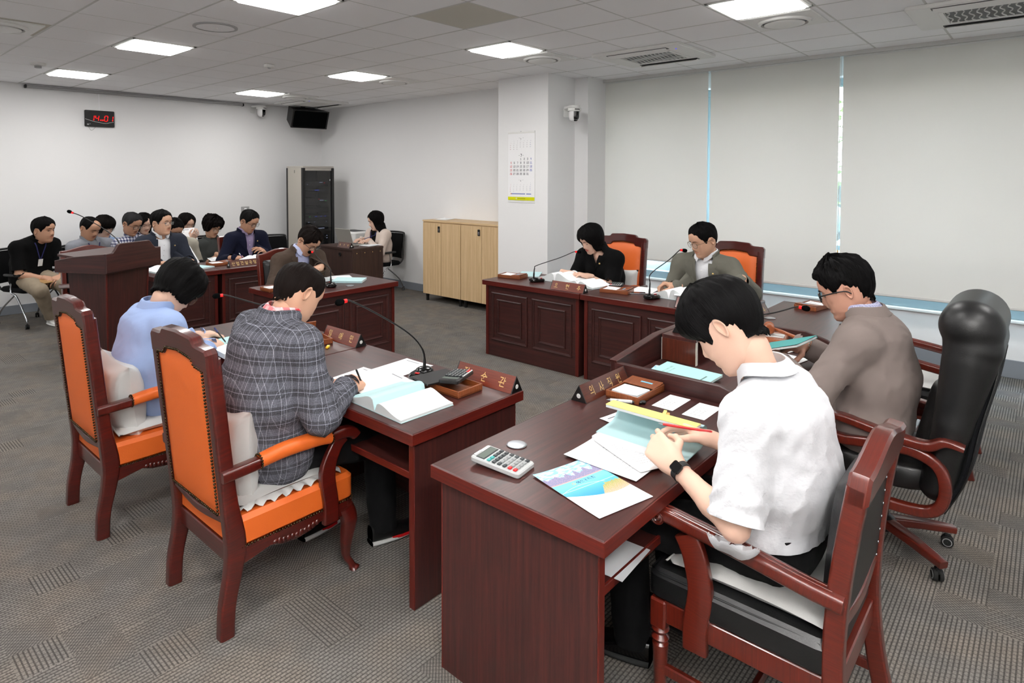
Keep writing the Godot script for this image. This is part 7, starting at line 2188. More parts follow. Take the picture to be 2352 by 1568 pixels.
func syllable(s: String) -> Array:   # "initial.vowel[.vowel2][.final]" -> polylines in a unit square
	var q := s.split(".")
	var out := []
	var put := func(key: String, x0: float, y0: float, x1: float, y1: float) -> void:
		for pl in JAMO[key]:
			var r := []
			for i in range(0, pl.size(), 2): r.append(Vector2(lerpf(x0, x1, pl[i]), lerpf(y0, y1, pl[i + 1])))
			out.append(r)
	var hv := ["O", "U", "YU", "EU"]
	var n := q.size()
	if q[1] in hv and n > 2 and q[2] in ["I", "A", "E"]:
		var f := n > 3
		put.call(q[0], 0.06, 0.66 if f else 0.5, 0.56, 1.0); put.call(q[1], 0.0, 0.40 if f else 0.1, 0.62, 0.62 if f else 0.42); put.call(q[2], 0.62, 0.34 if f else 0.0, 0.98, 1.0)
		if f: put.call(q[3], 0.2, 0.0, 0.9, 0.3)
	elif q[1] in hv:
		var f := n > 2
		put.call(q[0], 0.2, 0.62 if f else 0.5, 0.8, 1.0); put.call(q[1], 0.02, 0.34 if f else 0.05, 0.98, 0.58 if f else 0.44)
		if f: put.call(q[2], 0.2, 0.0, 0.82, 0.3)
	else:
		var f := n > 2
		put.call(q[0], 0.04, 0.48 if f else 0.12, 0.54, 1.0 if f else 0.92); put.call(q[1], 0.58, 0.42 if f else 0.0, 0.98, 1.0)
		if f: put.call(q[2], 0.22, 0.0, 0.92, 0.36)
	return out

func lettering(words: Array, size: float, gap: float, weight := 0.09) -> G:   # flat strokes in x, y facing +z, centred
	var g := G.new()
	var W: float = words.size() * size + (words.size() - 1) * gap
	for k in words.size():
		for pl in syllable(words[k]):
			for i in pl.size() - 1:
				var a: Vector2 = pl[i]; var b: Vector2 = pl[i + 1]
				var d := (b - a).normalized() * weight * 0.5; var n := Vector2(-d.y, d.x)
				var c := [a - d - n, b + d - n, b + d + n, a - d + n]
				var ps := []
				for p in c: ps.append(Vector3(-W / 2 + k * (size + gap) + p.x * size * 0.92, (p.y - 0.5) * size, 0))
				g.face(ps, Vector3(0, 0, 1))
	return g

func nameplate(label: String, at: Vector3, turn: float, words: Array, len: float, m: Material, size := 0.036, gap := 0.06) -> Node3D:
	var t := thing("nameplate", label, "nameplate", at, turn, "wooden name plates")
	var h := 0.075; var b := 0.082
	var g := G.new(); g.off = Vector2(rng.randf(), rng.randf())
	var l := len / 2 - 0.006
	g.face([Vector3(-l, 0, b / 2), Vector3(l, 0, b / 2), Vector3(l, h, 0), Vector3(-l, h, 0)]); g.face([Vector3(l, 0, -b / 2), Vector3(-l, 0, -b / 2), Vector3(-l, h, 0), Vector3(l, h, 0)]); g.face([Vector3(-l, 0, -b / 2), Vector3(l, 0, -b / 2), Vector3(l, 0, b / 2), Vector3(-l, 0, b / 2)])
	obj("body", g, m, t)
	for s in [-1, 1]:
		g = G.new(); g.x = xf(Vector3((len / 2 - 0.003) * s, 0, 0), Vector3(0, 90, 0)); g.prism([Vector2(-b / 2 - 0.001, 0), Vector2(b / 2 + 0.001, 0), Vector2(0, h + 0.002)], 0.006, 0.0008, 5)
		var c := obj("end_cap", g, M.black, t)
		g = G.new(); g.x = xf(Vector3(len / 2 * s, h * 0.36, 0), Vector3(0, 0, -90 * s)); g.lathe([Vector2(0.011, 0), Vector2(0.010, 0.001), Vector2(0.001, 0.001)], 16)
		var e := obj("emblem", g, M.white, c)
		g.grain = Vector3.RIGHT
	var sl := Vector3(0, b / 2, h).normalized()
	for s in [1, -1]:
		var o := obj("lettering", lettering(words, size, gap), M.gold, t)
		var nn := Vector3(0, b / 2, h * s).normalized(); var xx := Vector3(s, 0, 0)
		o.transform = Transform3D(Basis(xx, nn.cross(xx), nn), Vector3(0, h / 2, b / 4 * s) + nn * 0.0007)
	return t

# ---------------------------------------------------------------- print
func blank(w: int, h: int, c := Color(0.97, 0.975, 0.98)) -> Image:
	var im := Image.create_empty(w, h, false, Image.FORMAT_RGB8)
	im.fill(c)
	return im

func words_row(im: Image, x0: int, y: int, x1: int, h: int, c: Color, r: RandomNumberGenerator) -> void:   # a line of small print
	var x := x0
	while x < x1:
		var w := r.randi_range(2, 4)
		if r.randf() < 0.2: x += 4
		im.fill_rect(Rect2i(x, y, w, 1), c); im.fill_rect(Rect2i(x, y + h - 1, w - 1, 1), c); im.fill_rect(Rect2i(x + r.randi_range(0, w - 1), y, 1, h), c)
		x += w + 2

func doc_tex(sd: int, kind: String) -> ImageTexture:
	var r := RandomNumberGenerator.new(); r.seed = sd
	var im := blank(256, 362)
	var k := Color(0.22, 0.23, 0.26)
	if kind == "letter":
		im.fill_rect(Rect2i(30, 26, 120, 9), Color(0.45, 0.46, 0.48)); words_row(im, 40, 46, 140, 5, k, r)
		for i in 7: words_row(im, 40, 70 + i * 18, r.randi_range(90, 190), 5, k, r)
	elif kind == "list":
		words_row(im, 100, 30, 112, 8, k, r); words_row(im, 140, 30, 152, 8, k, r)
		for i in 12: words_row(im, 34 + (i % 3) * 8, 70 + i * 20, r.randi_range(130, 222), 5, k, r)
	elif kind == "table":
		for i in 12: im.fill_rect(Rect2i(24, 40 + i * 26, 208, 1), Color(0.72, 0.74, 0.76))
		for i in 6: im.fill_rect(Rect2i(24 + i * 41, 40, 1, 287), Color(0.78, 0.80, 0.82))
		for i in 11:
			for j in 5: words_row(im, 28 + j * 41, 48 + i * 26, 28 + j * 41 + r.randi_range(12, 34), 4, Color(0.62, 0.63, 0.66), r)
		im.fill_rect(Rect2i(0, 342, 256, 5), Color(0.80, 0.90, 0.91))
	elif kind == "mint":
		im = blank(256, 362, Color(0.68, 0.86, 0.85))
		words_row(im, 60, 60, 200, 12, Color(0.25, 0.35, 0.36), r); words_row(im, 80, 90, 180, 8, Color(0.3, 0.4, 0.4), r)
		im.fill_rect(Rect2i(90, 300, 80, 10), Color(0.4, 0.5, 0.5))
	elif kind == "card":
		im = blank(160, 110)
		for i in 3: words_row(im, 22, 28 + i * 18, r.randi_range(90, 136), 8, Color(0.15, 0.15, 0.17), r)
	return ImageTexture.create_from_image(im)

func printed(t: Texture2D, rough := 0.75) -> StandardMaterial3D:
	var m := mat(Color.WHITE, rough, 0, 0.3)
	m.albedo_texture = t
	return m

func brochure_tex() -> ImageTexture:   # a council folder: sky, a ridge, a lake with a long bridge, blossom, and a plain lower half
	var w := 320; var h := 440
	var im := blank(w, h, Color(0.93, 0.94, 0.95))
	var f := FastNoiseLite.new(); f.seed = 5; f.frequency = 0.02
	var f2 := FastNoiseLite.new(); f2.seed = 9; f2.frequency = 0.12
	for y in h:
		for x in w:
			var edge := 265.0 + 60.0 * sin((x - 40) / 320.0 * 2.4)
			if y > edge: continue
			if y > edge - 10: continue
			var c := Color(0.55, 0.80, 0.95).lerp(Color(0.90, 0.96, 0.99), clampf(0.5 + f.get_noise_2d(x, y * 2.5) * 1.5, 0, 1))
			var ridge := 82.0 + 26.0 * f.get_noise_2d(x * 1.1, 7.0) * 2.0
			if y > ridge and y < 132: c = Color(0.48, 0.52, 0.66).lerp(Color(0.68, 0.60, 0.70), clampf(0.5 + f2.get_noise_2d(x, y) * 1.2, 0, 1))
			elif y >= 132 and y < 140: c = Color(0.80, 0.66, 0.64)
			elif y >= 140: c = Color(0.50, 0.82, 0.93).lerp(Color(0.26, 0.60, 0.84), clampf((y - 170.0) / 120.0, 0, 1))
			if y > 206 and y < 210: c = Color(0.86, 0.84, 0.84)
			if absf(y - (186 + pow((x - 120.0) / 40.0, 2) * 3.0)) < 1.2 and x < 250: c = Color(0.90, 0.90, 0.92)
			if y > 232 - 20 * f2.get_noise_2d(x * 0.4, 3) and x > 220 - (y - 232) * 0.8: c = Color(0.62, 0.66, 0.36).lerp(Color(0.95, 0.72, 0.75), clampf(0.2 + f2.get_noise_2d(x * 2, y * 2) * 1.8 + (y - 262) * 0.01, 0, 1))
			im.set_pixel(x, y, c)
	for k in 5:   # title beside a small ring emblem
		for pl in syllable(["o.YEI", "s.A.n", "g.U.n", "o.EU.I", "h.O.I"][k]):
			for i in pl.size() - 1:
				for s in 15:
					var p: Vector2 = pl[i].lerp(pl[i + 1], s / 14.0)
					im.fill_rect(Rect2i(int(126 + k * 23 + p.x * 19), int(172 - p.y * 20), 2, 2), Color(0.12, 0.20, 0.36))
	for a in 24: im.fill_rect(Rect2i(int(108 + 8 * cos(a * TAU / 24)), int(162 + 8 * sin(a * TAU / 24)), 3, 3), Color(0.80, 0.70, 0.42))
	return ImageTexture.create_from_image(im)

const DIGITS := ["75557", "26227", "71747", "71717", "55711", "74717", "74757", "71122", "75757", "75717"]
func put_number(im: Image, n: int, x: int, y: int, s: int, c: Color) -> void:
	var t := str(n)
	for k in t.length():
		var rows: String = DIGITS[int(t[k])]
		for r in 5:
			var bits := int(rows[r])
			for b in 3:
				if bits & (4 >> b): im.fill_rect(Rect2i(x + (k * 4 + b) * s, y + r * s * 5 / 4, s, s * 5 / 4), c)

func build_calendar() -> void:
	var im := blank(280, 560, Color(0.93, 0.93, 0.935))
	var red := Color(0.75, 0.2, 0.22); var blue := Color(0.25, 0.3, 0.65); var k := Color(0.13, 0.13, 0.15)
	for blk in [[60, 1, 17, 30, Color(0.55, 0.55, 0.57), 1, 6], [205, 3, 31, 31, k, 3, 7], [410, 1, 15, 31, Color(0.62, 0.62, 0.64), 6, 8]]:
		var first: int = blk[5]
		put_number(im, blk[6], 134, blk[0] - (34 if blk[1] > 1 else 20), 4 if blk[1] > 1 else 2, k if blk[1] > 1 else Color(0.4, 0.4, 0.42))
		im.fill_rect(Rect2i(115, blk[0] - 22, 10, 2), blk[4]); im.fill_rect(Rect2i(155, blk[0] - 22, 10, 2), blk[4])
		var s := 3 if blk[1] > 1 else 1
		for d in range(1, int(blk[3]) + 1):
			var cell := d - 1 + first
			var c: Color = blk[4]
			if cell % 7 == 0: c = red.lerp(c, 0.0 if s > 1 else 0.5)
			if cell % 7 == 6: c = blue.lerp(c, 0.0 if s > 1 else 0.5)
			put_number(im, d, 22 + (cell % 7) * 35 + (6 if d < 10 else 0), blk[0] + (cell / 7) * int(blk[2]), s if s > 1 else 1, c)
	im.fill_rect(Rect2i(34, 502, 150, 8), Color(0.45, 0.50, 0.72)); im.fill_rect(Rect2i(196, 502, 50, 8), Color(0.45, 0.50, 0.72)); im.fill_rect(Rect2i(28, 501, 8, 10), Color(0.9, 0.6, 0.3))
	im.fill_rect(Rect2i(0, 532, 280, 28), Color(0.83, 0.84, 0.06)); im.fill_rect(Rect2i(105, 541, 80, 8), Color(0.66, 0.67, 0.12)); im.fill_rect(Rect2i(84, 538, 14, 14), Color(0.86, 0.87, 0.6))
	var t := thing("calendar", "tall three-month wall calendar showing July with yellow foot", "calendar", Vector3(6.02, 0, -4.785), -90)
	var g := G.new()
	g.sheet([[Vector3(-0.205, 1.495, 0.007), Vector3(0, 1.495, 0.010), Vector3(0.205, 1.495, 0.007)], [Vector3(-0.205, 1.9, 0.006), Vector3(0, 1.9, 0.007), Vector3(0.205, 1.9, 0.006)], [Vector3(-0.205, 2.31, 0.005), Vector3(0, 2.31, 0.005), Vector3(0.205, 2.31, 0.005)]])
	for i in g.uv.size(): g.uv[i].y = 1.0 - g.uv[i].y
	obj("page", g, printed(ImageTexture.create_from_image(im), 0.6), t)
	g = G.new(); g.box(Vector3(0, 1.90, 0.002), Vector3(0.42, 0.87, 0.004), 0.001); obj("backing", g, M.white, t)
	g = G.new(); g.box(Vector3(0, 2.322, 0.006), Vector3(0.415, 0.024, 0.006), 0.002); obj("header", g, M.white, t)
	g = G.new(); g.ball(Vector3(0, 2.332, 0.010), Vector3(0.006, 0.006, 0.004), 8, 6); obj("pin", g, M.chrome, t)

# ---------------------------------------------------------------- things on the desks
func leaf(w: float, d: float, curl: float, n := 8) -> G:   # a sheet lying in x, z, its top edge at -z; slightly lifted corners
	var g := G.new()
	var rows := []
	for i in n + 1:
		var row := []
		var v := -1.0 + 2.0 * i / n
		for j in n + 1:
			var u := -1.0 + 2.0 * j / n
			row.append(Vector3(u * w / 2, 0.0012 + curl * pow(absf(u), 3) * (0.5 + 0.5 * v) + curl * 0.3 * pow(absf(v), 4), -v * d / 2))
		rows.append(row)
	g.sheet(rows)
	for i in g.uv.size(): g.uv[i].y = 1.0 - g.uv[i].y
	var low := []
	for r in rows:
		var q := []
		for p in r: q.append(p - Vector3(0, 0.0011, 0))
		low.append(q)
	var base := g.v.size()
	g.sheet(low, false, true)
	for i in range(base, g.uv.size()): g.uv[i] = Vector2(0.01, 0.99)
	return g

func paper(label: String, at: Vector3, turn: float, m: Material, w := 0.21, d := 0.297, curl := 0.002, group := "loose papers on the desks") -> Node3D:
	var o := obj("paper", leaf(w, d, curl), m)
	tag(o, label, "paper", group)
	o.position = at; o.rotation.y = deg_to_rad(turn)
	return o

func booklet(label: String, at: Vector3, turn: float, cover: Material, w := 0.21, d := 0.297, th := 0.014, tilt := 0.0) -> Node3D:
	var t := thing("booklet", label, "booklet", at, turn, "budget booklets")
	t.rotation_degrees.z = tilt
	var g := G.new(); g.box(Vector3(0.001, th / 2, 0), Vector3(w - 0.004, th - 0.002, d - 0.004)); obj("pages", g, M.paper_edge, t)
	for s in [0.0, 1.0]:
		var o := obj("cover", leaf(w, d, 0.0015), cover, t); o.position.y = th * s - 0.0005 * (1 - s)
	g = G.new(); g.box(Vector3(-w / 2, th / 2 + 0.0005, 0), Vector3(0.002, th + 0.002, d), 0.0008); obj("spine", g, cover, t)
	return t

func open_book(label: String, at: Vector3, turn: float, left: Material, right: Material, w := 0.21, d := 0.297, tl := 0.020, tr := 0.010, bow := 0.03) -> Node3D:
	var t := thing("open_booklet", label, "booklet", at, turn, "budget booklets")
	for s in [-1.0, 1.0]:
		var th := tl if s < 0 else tr
		var rows := []
		for i in 13:
			var k := i / 12.0
			var x: float = s * k * w
			var y := th * (1 - 0.15 * k) * smoothstep(0.0, 0.10, k) + bow * sin(PI * pow(k, 0.6)) * (1 - k) * 1.4 + 0.002
			var row := []
			for j in 5: row.append(Vector3(x, y, d / 2 - d * j / 4.0))
			rows.append(row)
		var g := G.new(); g.sheet(rows, false, s > 0)
		for i in g.uv.size():
			var q := g.uv[i]; g.uv[i] = Vector2(1.0 - q.y if s < 0 else q.y, 1.0 - q.x)
		obj("page", g, left if s < 0 else right, t)
		g = G.new()
		for e in [0, 4]:
			for i in 12:
				var a: Vector3 = rows[i][e]; var b: Vector3 = rows[i + 1][e]
				var ps := [Vector3(a.x, 0, a.z), Vector3(b.x, 0, b.z), b, a]
				if (e == 0) != (s > 0): ps.reverse()
				g.face(ps)
		var c0: Vector3 = rows[12][0]; var c1: Vector3 = rows[12][4]
		var pe := [Vector3(c0.x, 0, c0.z), Vector3(c1.x, 0, c1.z), c1, c0]
		if s < 0: pe.reverse()
		g.face(pe)
		obj("page_block", g, M.paper_edge, t)
	var g := G.new(); g.box(Vector3(0, 0.0006, 0), Vector3(w * 2 + 0.006, 0.0012, d + 0.004)); obj("cover", g, M.mint, t)
	return t

func tray(label: String, at: Vector3, turn: float, extras := true) -> Node3D:   # wooden memo tray with a flap
	var t := thing("memo_tray", label, "tray", at, turn, "wooden memo trays")
	var g := G.new(); g.box(Vector3(0, 0.005, 0), Vector3(0.26, 0.010, 0.17), 0.002); obj("base", g, M.tray, t)
	for s in [-1, 1]:
		g = G.new(); g.box(Vector3(0, 0.018, 0.081 * s), Vector3(0.26, 0.030, 0.008), 0.002); obj("side", g, M.tray, t)
		g = G.new(); g.box(Vector3(0.126 * s, 0.018, 0), Vector3(0.008, 0.030, 0.154), 0.002); obj("side", g, M.tray, t)
	g = G.new(); g.x = xf(Vector3(0.075, 0.036, 0), Vector3(0, 0, 4)); g.box(Vector3.ZERO, Vector3(0.095, 0.008, 0.166), 0.002); obj("flap", g, M.tray, t)
	g = G.new(); g.x = xf(Vector3(0.075, 0.0405, 0.02), Vector3(0, 0, 4)); g.box(Vector3.ZERO, Vector3(0.012, 0.001, 0.06)); obj("sticker", g, mat(Color(0.45, 0.75, 0.9), 0.5), t)
	if extras:
		var p := thing("memo_pad", label.replace("memo tray", "memo pad in the tray") if "memo tray" in label else label + " pad", "paper", Vector3.ZERO, 0, "memo pads in the trays")
		p.transform = t.transform * xf(Vector3(-0.045, 0.010, 0), Vector3(0, 90, 0))
		g = G.new(); g.box(Vector3(0, 0.009, 0), Vector3(0.135, 0.018, 0.125), 0.001); obj("sheets", g, M.paper, p)
		obj("top_sheet", leaf(0.132, 0.122, 0.003), M.card_print, p).position.y = 0.018
	return t

func pen(label: String, a: Vector3, b: Vector3, m: Material, cap: Material, r := 0.0045) -> Node3D:
	var t := thing("pen", label, "pen", a, 0, "pens")
	var d := b - a
	var g := G.new(); g.tube([Vector3.ZERO, d.normalized() * 0.012, d.normalized() * 0.018], [0.0008, r * 0.75, r], 10); obj("tip", g, M.chrome, t)
	g = G.new(); g.tube([d.normalized() * 0.018, d * 0.72], r, 10); obj("barrel", g, m, t)
	g = G.new(); g.tube([d * 0.72, d * 0.97, d], [r * 1.1, r * 1.1, r * 0.6], 10); obj("cap", g, cap, t)
	return t

func calculator(label: String, at: Vector3, euler: Vector3, light: bool, s := 1.0) -> void:
	var t := thing("calculator", label, "calculator", at, 0, "desk calculators")
	t.rotation_degrees = euler
	var W := 0.115 * s; var D := 0.20 * s
	var body: Material = mat(Color(0.72, 0.73, 0.73), 0.4) if light else M.black
	var g := G.new(); g.x = xf(Vector3(0, 0.011, 0), Vector3(90, 0, 0)); g.prism(rrect(W, D, 0.012, 3), 0.020, 0.004); obj("case", g, body, t)
	if not light:
		g = G.new(); g.x = xf(Vector3(0, 0.0215, 0.035 * s), Vector3(90, 0, 0)); g.prism(rrect(W * 0.94, D * 0.60, 0.006, 3), 0.002, 0.0005); obj("key_plate", g, M.white, t)
	g = G.new(); g.box(Vector3(0, 0.0215, -0.064 * s), Vector3(W * 0.84, 0.002, 0.036 * s), 0.001); obj("display_bezel", g, M.dark_grey, t)
	g = G.new(); g.box(Vector3(0, 0.0228, -0.064 * s), Vector3(W * 0.78, 0.001, 0.028 * s)); obj("display", g, mat(Color(0.30, 0.34, 0.31), 0.45), t)
	g = G.new(); g.box(Vector3(-W * 0.18, 0.0215, -0.091 * s), Vector3(W * 0.36, 0.0015, 0.010 * s)); obj("solar_cell", g, M.black_gloss, t)
	var dark := mat(Color(0.16, 0.18, 0.19), 0.4); var grey := mat(Color(0.55, 0.56, 0.56), 0.4)
	for i in 6:
		for j in 5:
			var z := (-0.030 + i * 0.0215) * s; var x := (-0.041 + j * 0.0205) * s
			g = G.new(); g.box(Vector3(x, 0.0235, z), Vector3(0.016, 0.006, 0.0135) * s, 0.0018)
			var m: Material = dark
			if i == 4 and j == 0 or i == 5 and j == 0: m = M.red
			elif i > 1 and j > 0 and j < 4: m = grey if light else dark
			elif i == 0 and j < 2 and light: m = M.teal
			obj("key", g, m, t)

func desk_mic(label: String, at: Vector3, turn: float, head: Vector3, lit := true, sag := 0.35) -> void:   # head: world position of the microphone tip
	var t := thing("microphone", label, "microphone", at, turn, "gooseneck desk microphones")
	var e := t.transform.affine_inverse() * head
	var b := Vector3(0, 0.03, -0.035)
	var flat := Vector3(e.x, 0, e.z)
	gooseneck(t, [b, b + Vector3(0, 0.10, 0) + flat * 0.02, b + Vector3(0, e.y * 0.45, 0) + flat * sag * 0.45, Vector3(e.x * 0.62, e.y * 0.80, e.z * 0.62 + b.z * 0.4), Vector3(e.x * 0.93, e.y * 0.985, e.z * 0.93), e], lit)

func build_desk_items() -> void:
	var D := DESK + 0.001
	M.card_print = printed(doc_tex(71, "card"))
	var letter := printed(doc_tex(72, "letter")); var list := printed(doc_tex(73, "list")); var table := printed(doc_tex(74, "table")); var mint_p := printed(doc_tex(75, "mint"))
	# --- desk of the young man
	nameplate("dark name plate reading 의사직원 against the chairman's console", Vector3(2.635, D, -1.592), 0, ["o.EU.I", "s.A", "j.I.g", "o.U.E.n"], 0.41, M.plate, 0.042, 0.038)
	var t := tray("wooden memo tray beside the plate reading 의사직원", Vector3(2.705, D, -1.452), 0)
	for k in 2: pen("white and black board marker lying in front of the wooden tray", Vector3(2.52 + k * 0.012, D + 0.008, -1.50 + k * 0.035), Vector3(2.60 + k * 0.014, D + 0.008, -1.36 + k * 0.01), M.white, M.black, 0.008)
	paper("white rounded cue card nearer to the wooden tray", Vector3(2.71, D, -1.272), 0, M.card_print, 0.19, 0.10, 0.0, "cue cards")
	paper("white cue card with a green mark beside the young man's arm", Vector3(2.70, D, -1.125), 0, M.card_print, 0.19, 0.10, 0.0, "cue cards")
	t = thing("sticky_notes", "small block of yellow and orange sticky notes", "sticky notes", Vector3(2.535, D, -1.215), 20)
	var g := G.new(); g.box(Vector3(0, 0.006, 0), Vector3(0.045, 0.011, 0.030), 0.001); obj("orange_pad", g, mat(Color(0.95, 0.66, 0.38), 0.7), t)
	g = G.new(); g.box(Vector3(0.004, 0.015, -0.004), Vector3(0.045, 0.008, 0.014), 0.001); obj("yellow_pad", g, M.yellow, t)
	calculator("light grey desk calculator at the corner of the desk", Vector3(1.705, D + 0.004, -1.44), Vector3(4, 8, 0), true, 1.02)
	var bro := paper("council brochure with a lake, a bridge and blossom on its cover", Vector3(1.79, D, -1.122), -14, printed(brochure_tex(), 0.3), 0.24, 0.325, 0.004, "")
	bro.name = numbered("brochure"); bro.set_meta("category", "brochure")
	paper("printed sheet lying half over the brochure", Vector3(2.02, D + 0.004, -1.17), 0, list, 0.21, 0.297, 0.003)
	paper("printed sheet under the young man's booklet", Vector3(2.13, D + 0.0085, -1.13), -24, list, 0.21, 0.297, 0.004)
	paper("printed sheet beyond the young man's booklet", Vector3(2.40, D, -1.25), -8, letter, 0.21, 0.297, 0.002)
	paper("white page tucked on the shelf under the desk", Vector3(1.78, DESK - 0.198, -1.10), 4, M.paper, 0.21, 0.30, 0.003)
	held_booklet()
	pen("red pen held by the young man in white shirt", on_y(1512, 972, 0.862), on_y(1636, 992, 0.868), M.red, M.red, 0.0048)
	# --- desk of the man in plaid
	nameplate("brown name plate reading 장순관 at the desk corner", Vector3(2.338, D, -2.075), -90, ["j.A.o", "s.U.n", "g.O.A.n"], 0.385, M.plate_red, 0.044, 0.075)
	tray("wooden memo tray under a black pad beside the plate 장순관", Vector3(2.165, D, -2.155), 90, false)
	t = thing("notebook", "black notebook lying on the wooden memo tray", "notebook", Vector3(2.13, D + 0.045, -2.22), 80)
	g = G.new(); g.box(Vector3(0, 0.005, 0), Vector3(0.15, 0.009, 0.21), 0.002); obj("cover", g, M.black, t)
	g = G.new(); g.box(Vector3(0.002, 0.005, 0), Vector3(0.149, 0.006, 0.205)); obj("pages", g, M.paper_edge, t)
	calculator("black and white calculator resting on the memo tray", Vector3(2.165, D + 0.054, -2.12), Vector3(0, 108, -4), false, 0.92)
	desk_mic("black gooseneck microphone in front of the man in plaid", Vector3(2.18, D, -2.39), -70, Vector3(1.735, 1.215, -2.42), true, 0.5)
	paper("handwritten form under the plaid man's pen", Vector3(1.94, D, -2.62), -84, letter)
	paper("second form overlapping the handwritten one", Vector3(1.97, D + 0.003, -2.47), -98, letter)
	paper("thick sheet lying behind the microphone of the man in plaid", Vector3(2.20, D, -2.58), -88, letter)
	open_book("open budget booklet with a table at the desk edge", Vector3(1.865, D, -2.18), -92, M.mint, table, 0.185, 0.30, 0.026, 0.012, 0.03)
	pen("black pen in the right hand of the man in plaid", on_y(836, 892, D + 0.002), on_y(818, 848, 0.87), M.black, M.black)
	# --- desk of the woman in light blue
	nameplate("reddish name plate reading 임애민 on the second desk", Vector3(2.325, D, -3.27), -90, ["o.I.m", "o.AE", "m.I.n"], 0.36, M.plate_red, 0.040, 0.070)
	t = tray("wooden memo tray standing open before the plate 임애민", Vector3(2.19, D, -3.42), 80, false)
	g = G.new(); g.x = xf(Vector3(0.13, 0.055, 0), Vector3(0, 0, 12)); g.box(Vector3.ZERO, Vector3(0.008, 0.08, 0.166), 0.002); obj("lid", g, M.tray, t)
	t = thing("eraser", "small yellow eraser on the dark desk", "eraser", Vector3(2.17, D, -3.215), 40); g = G.new(); g.box(Vector3(0, 0.006, 0), Vector3(0.045, 0.012, 0.016), 0.003); obj("block", g, mat(Color(0.95, 0.75, 0.15), 0.6), t)
	g = G.new(); g.box(Vector3(0.012, 0.006, 0), Vector3(0.02, 0.0125, 0.0165), 0.001); obj("sleeve", g, M.yellow, t)
	desk_mic("black gooseneck microphone in front of the woman in light blue", Vector3(2.16, D, -3.56), -80, Vector3(1.745, 1.075, -3.69), true, 0.4)
	paper("mint sheet under the woman in light blue's hands", Vector3(1.84, D, -3.80), -88, mint_p)
	booklet("thick white booklet at the edge of the woman in light blue's desk", Vector3(1.79, D, -3.545), -94, M.paper, 0.21, 0.29, 0.026)
	pen("dark pen in the hand of the woman in light blue", on_y(522, 790, D + 0.006), on_y(492, 752, 0.86), M.black, mat(Color(0.15, 0.2, 0.4), 0.4))
	# --- desk of the woman in black
	tray("wooden memo tray beside the mint folder near the column", Vector3(4.97, D, -4.06), -80)
	booklet("closed mint folder on the desk near the column", Vector3(5.22, D, -4.03), -60, M.mint, 0.22, 0.31, 0.008)
	desk_mic("black gooseneck microphone reaching to the woman in black", Vector3(4.93, D, -3.72), 60, Vector3(5.19, 1.05, -3.445), true, 0.2)
	open_book("thick open booklet under the hands of the woman in black", Vector3(5.17, D, -3.58), 90, table, table, 0.20, 0.28, 0.035, 0.028, 0.05)
	open_book("white open booklet behind the plate reading 오현주", Vector3(5.10, D, -3.25), 80, list, letter, 0.19, 0.27, 0.014, 0.010, 0.035)
	nameplate("red brown name plate reading 오현주", Vector3(4.735, D, -3.215), -90, ["o.O", "h.YE.n", "j.U"], 0.36, M.plate_red, 0.042, 0.080)
	calculator("black calculator behind the plate reading 오현주", Vector3(5.24, D + 0.002, -3.02), Vector3(0, -70, 0), false, 0.95)
	# --- desk of the man in grey suit
	tray("wooden memo tray between the two window desks", Vector3(4.97, D, -2.86), -80)
	t = thing("smartphone", "smartphone lying face up beside a microphone base", "phone", Vector3(5.03, D, -2.695), 30)
	g = G.new(); g.x = xf(Vector3(0, 0.0045, 0), Vector3(90, 0, 0)); g.prism(rrect(0.072, 0.15, 0.01, 4), 0.008, 0.002); obj("case", g, M.chrome, t)
	g = G.new(); g.x = xf(Vector3(0, 0.0086, 0), Vector3(90, 0, 0)); g.prism(rrect(0.066, 0.143, 0.008, 4), 0.001, 0.0003); obj("display", g, M.black_gloss, t)
	desk_mic("black gooseneck microphone in front of the man in grey suit", Vector3(4.91, D, -2.49), 80, Vector3(5.10, 1.165, -2.325), true, 0.1)
	paper("white sheet by the right hand of the man in grey suit", Vector3(5.22, D, -2.72), 100, letter)
	open_book("open budget booklet in front of the man in grey suit", Vector3(5.12, D, -2.36), 85, table, table, 0.20, 0.28, 0.03, 0.014, 0.05)
	paper("white sheet lying on the grey suited man's booklet", Vector3(5.08, D + 0.048, -2.25), 110, letter, 0.20, 0.28, 0.004)
	nameplate("red brown name plate half hidden before the man in grey suit", Vector3(4.76, D, -2.02), -90, ["o.YU", "j.I.n", "s.U.n"], 0.36, M.plate_red, 0.042, 0.080)
	pen("black pen in the right hand of the man in grey suit", on_x(1512, 660, 5.20), on_x(1537, 646, 5.27), M.black, M.black, 0.005)
	# --- empty place
	tray("wooden memo tray on the empty place's desk", Vector3(5.42, D, -1.38), 170)
	nameplate("name plate on the desk of the empty armchair", Vector3(4.80, D, -1.60), 0, ["b.A.g", "j.U.n", "s.U"], 0.36, M.plate, 0.04, 0.07)
	# --- console
	nameplate("name plate beginning with 김 on the chairman's riser shelf", Vector3(3.57, 0.903, -1.55), 0, ["g.I.m", "j.I.n", "s.U"], 0.36, M.plate_red, 0.04, 0.07)
	desk_mic("black gooseneck microphone bending towards the chairman", Vector3(3.97, 0.757, -1.48), 180, Vector3(3.905, 1.042, -1.06), true, 0.2)
	t = thing("sound_block", "polished wooden sound block for the gavel", "block", Vector3(4.05, 0.776, -1.235), 12)
	g = G.new(); g.box(Vector3(0, 0.022, 0), Vector3(0.22, 0.042, 0.13), 0.006); obj("block", g, M.gavel, t)
	g = G.new(); g.box(Vector3(0, 0.045, 0), Vector3(0.10, 0.003, 0.10), 0.001); obj("felt", g, M.cushion, t)
	t = thing("gavel", "polished wooden gavel resting across its sound block", "gavel", Vector3(4.06, 0.86, -1.275))
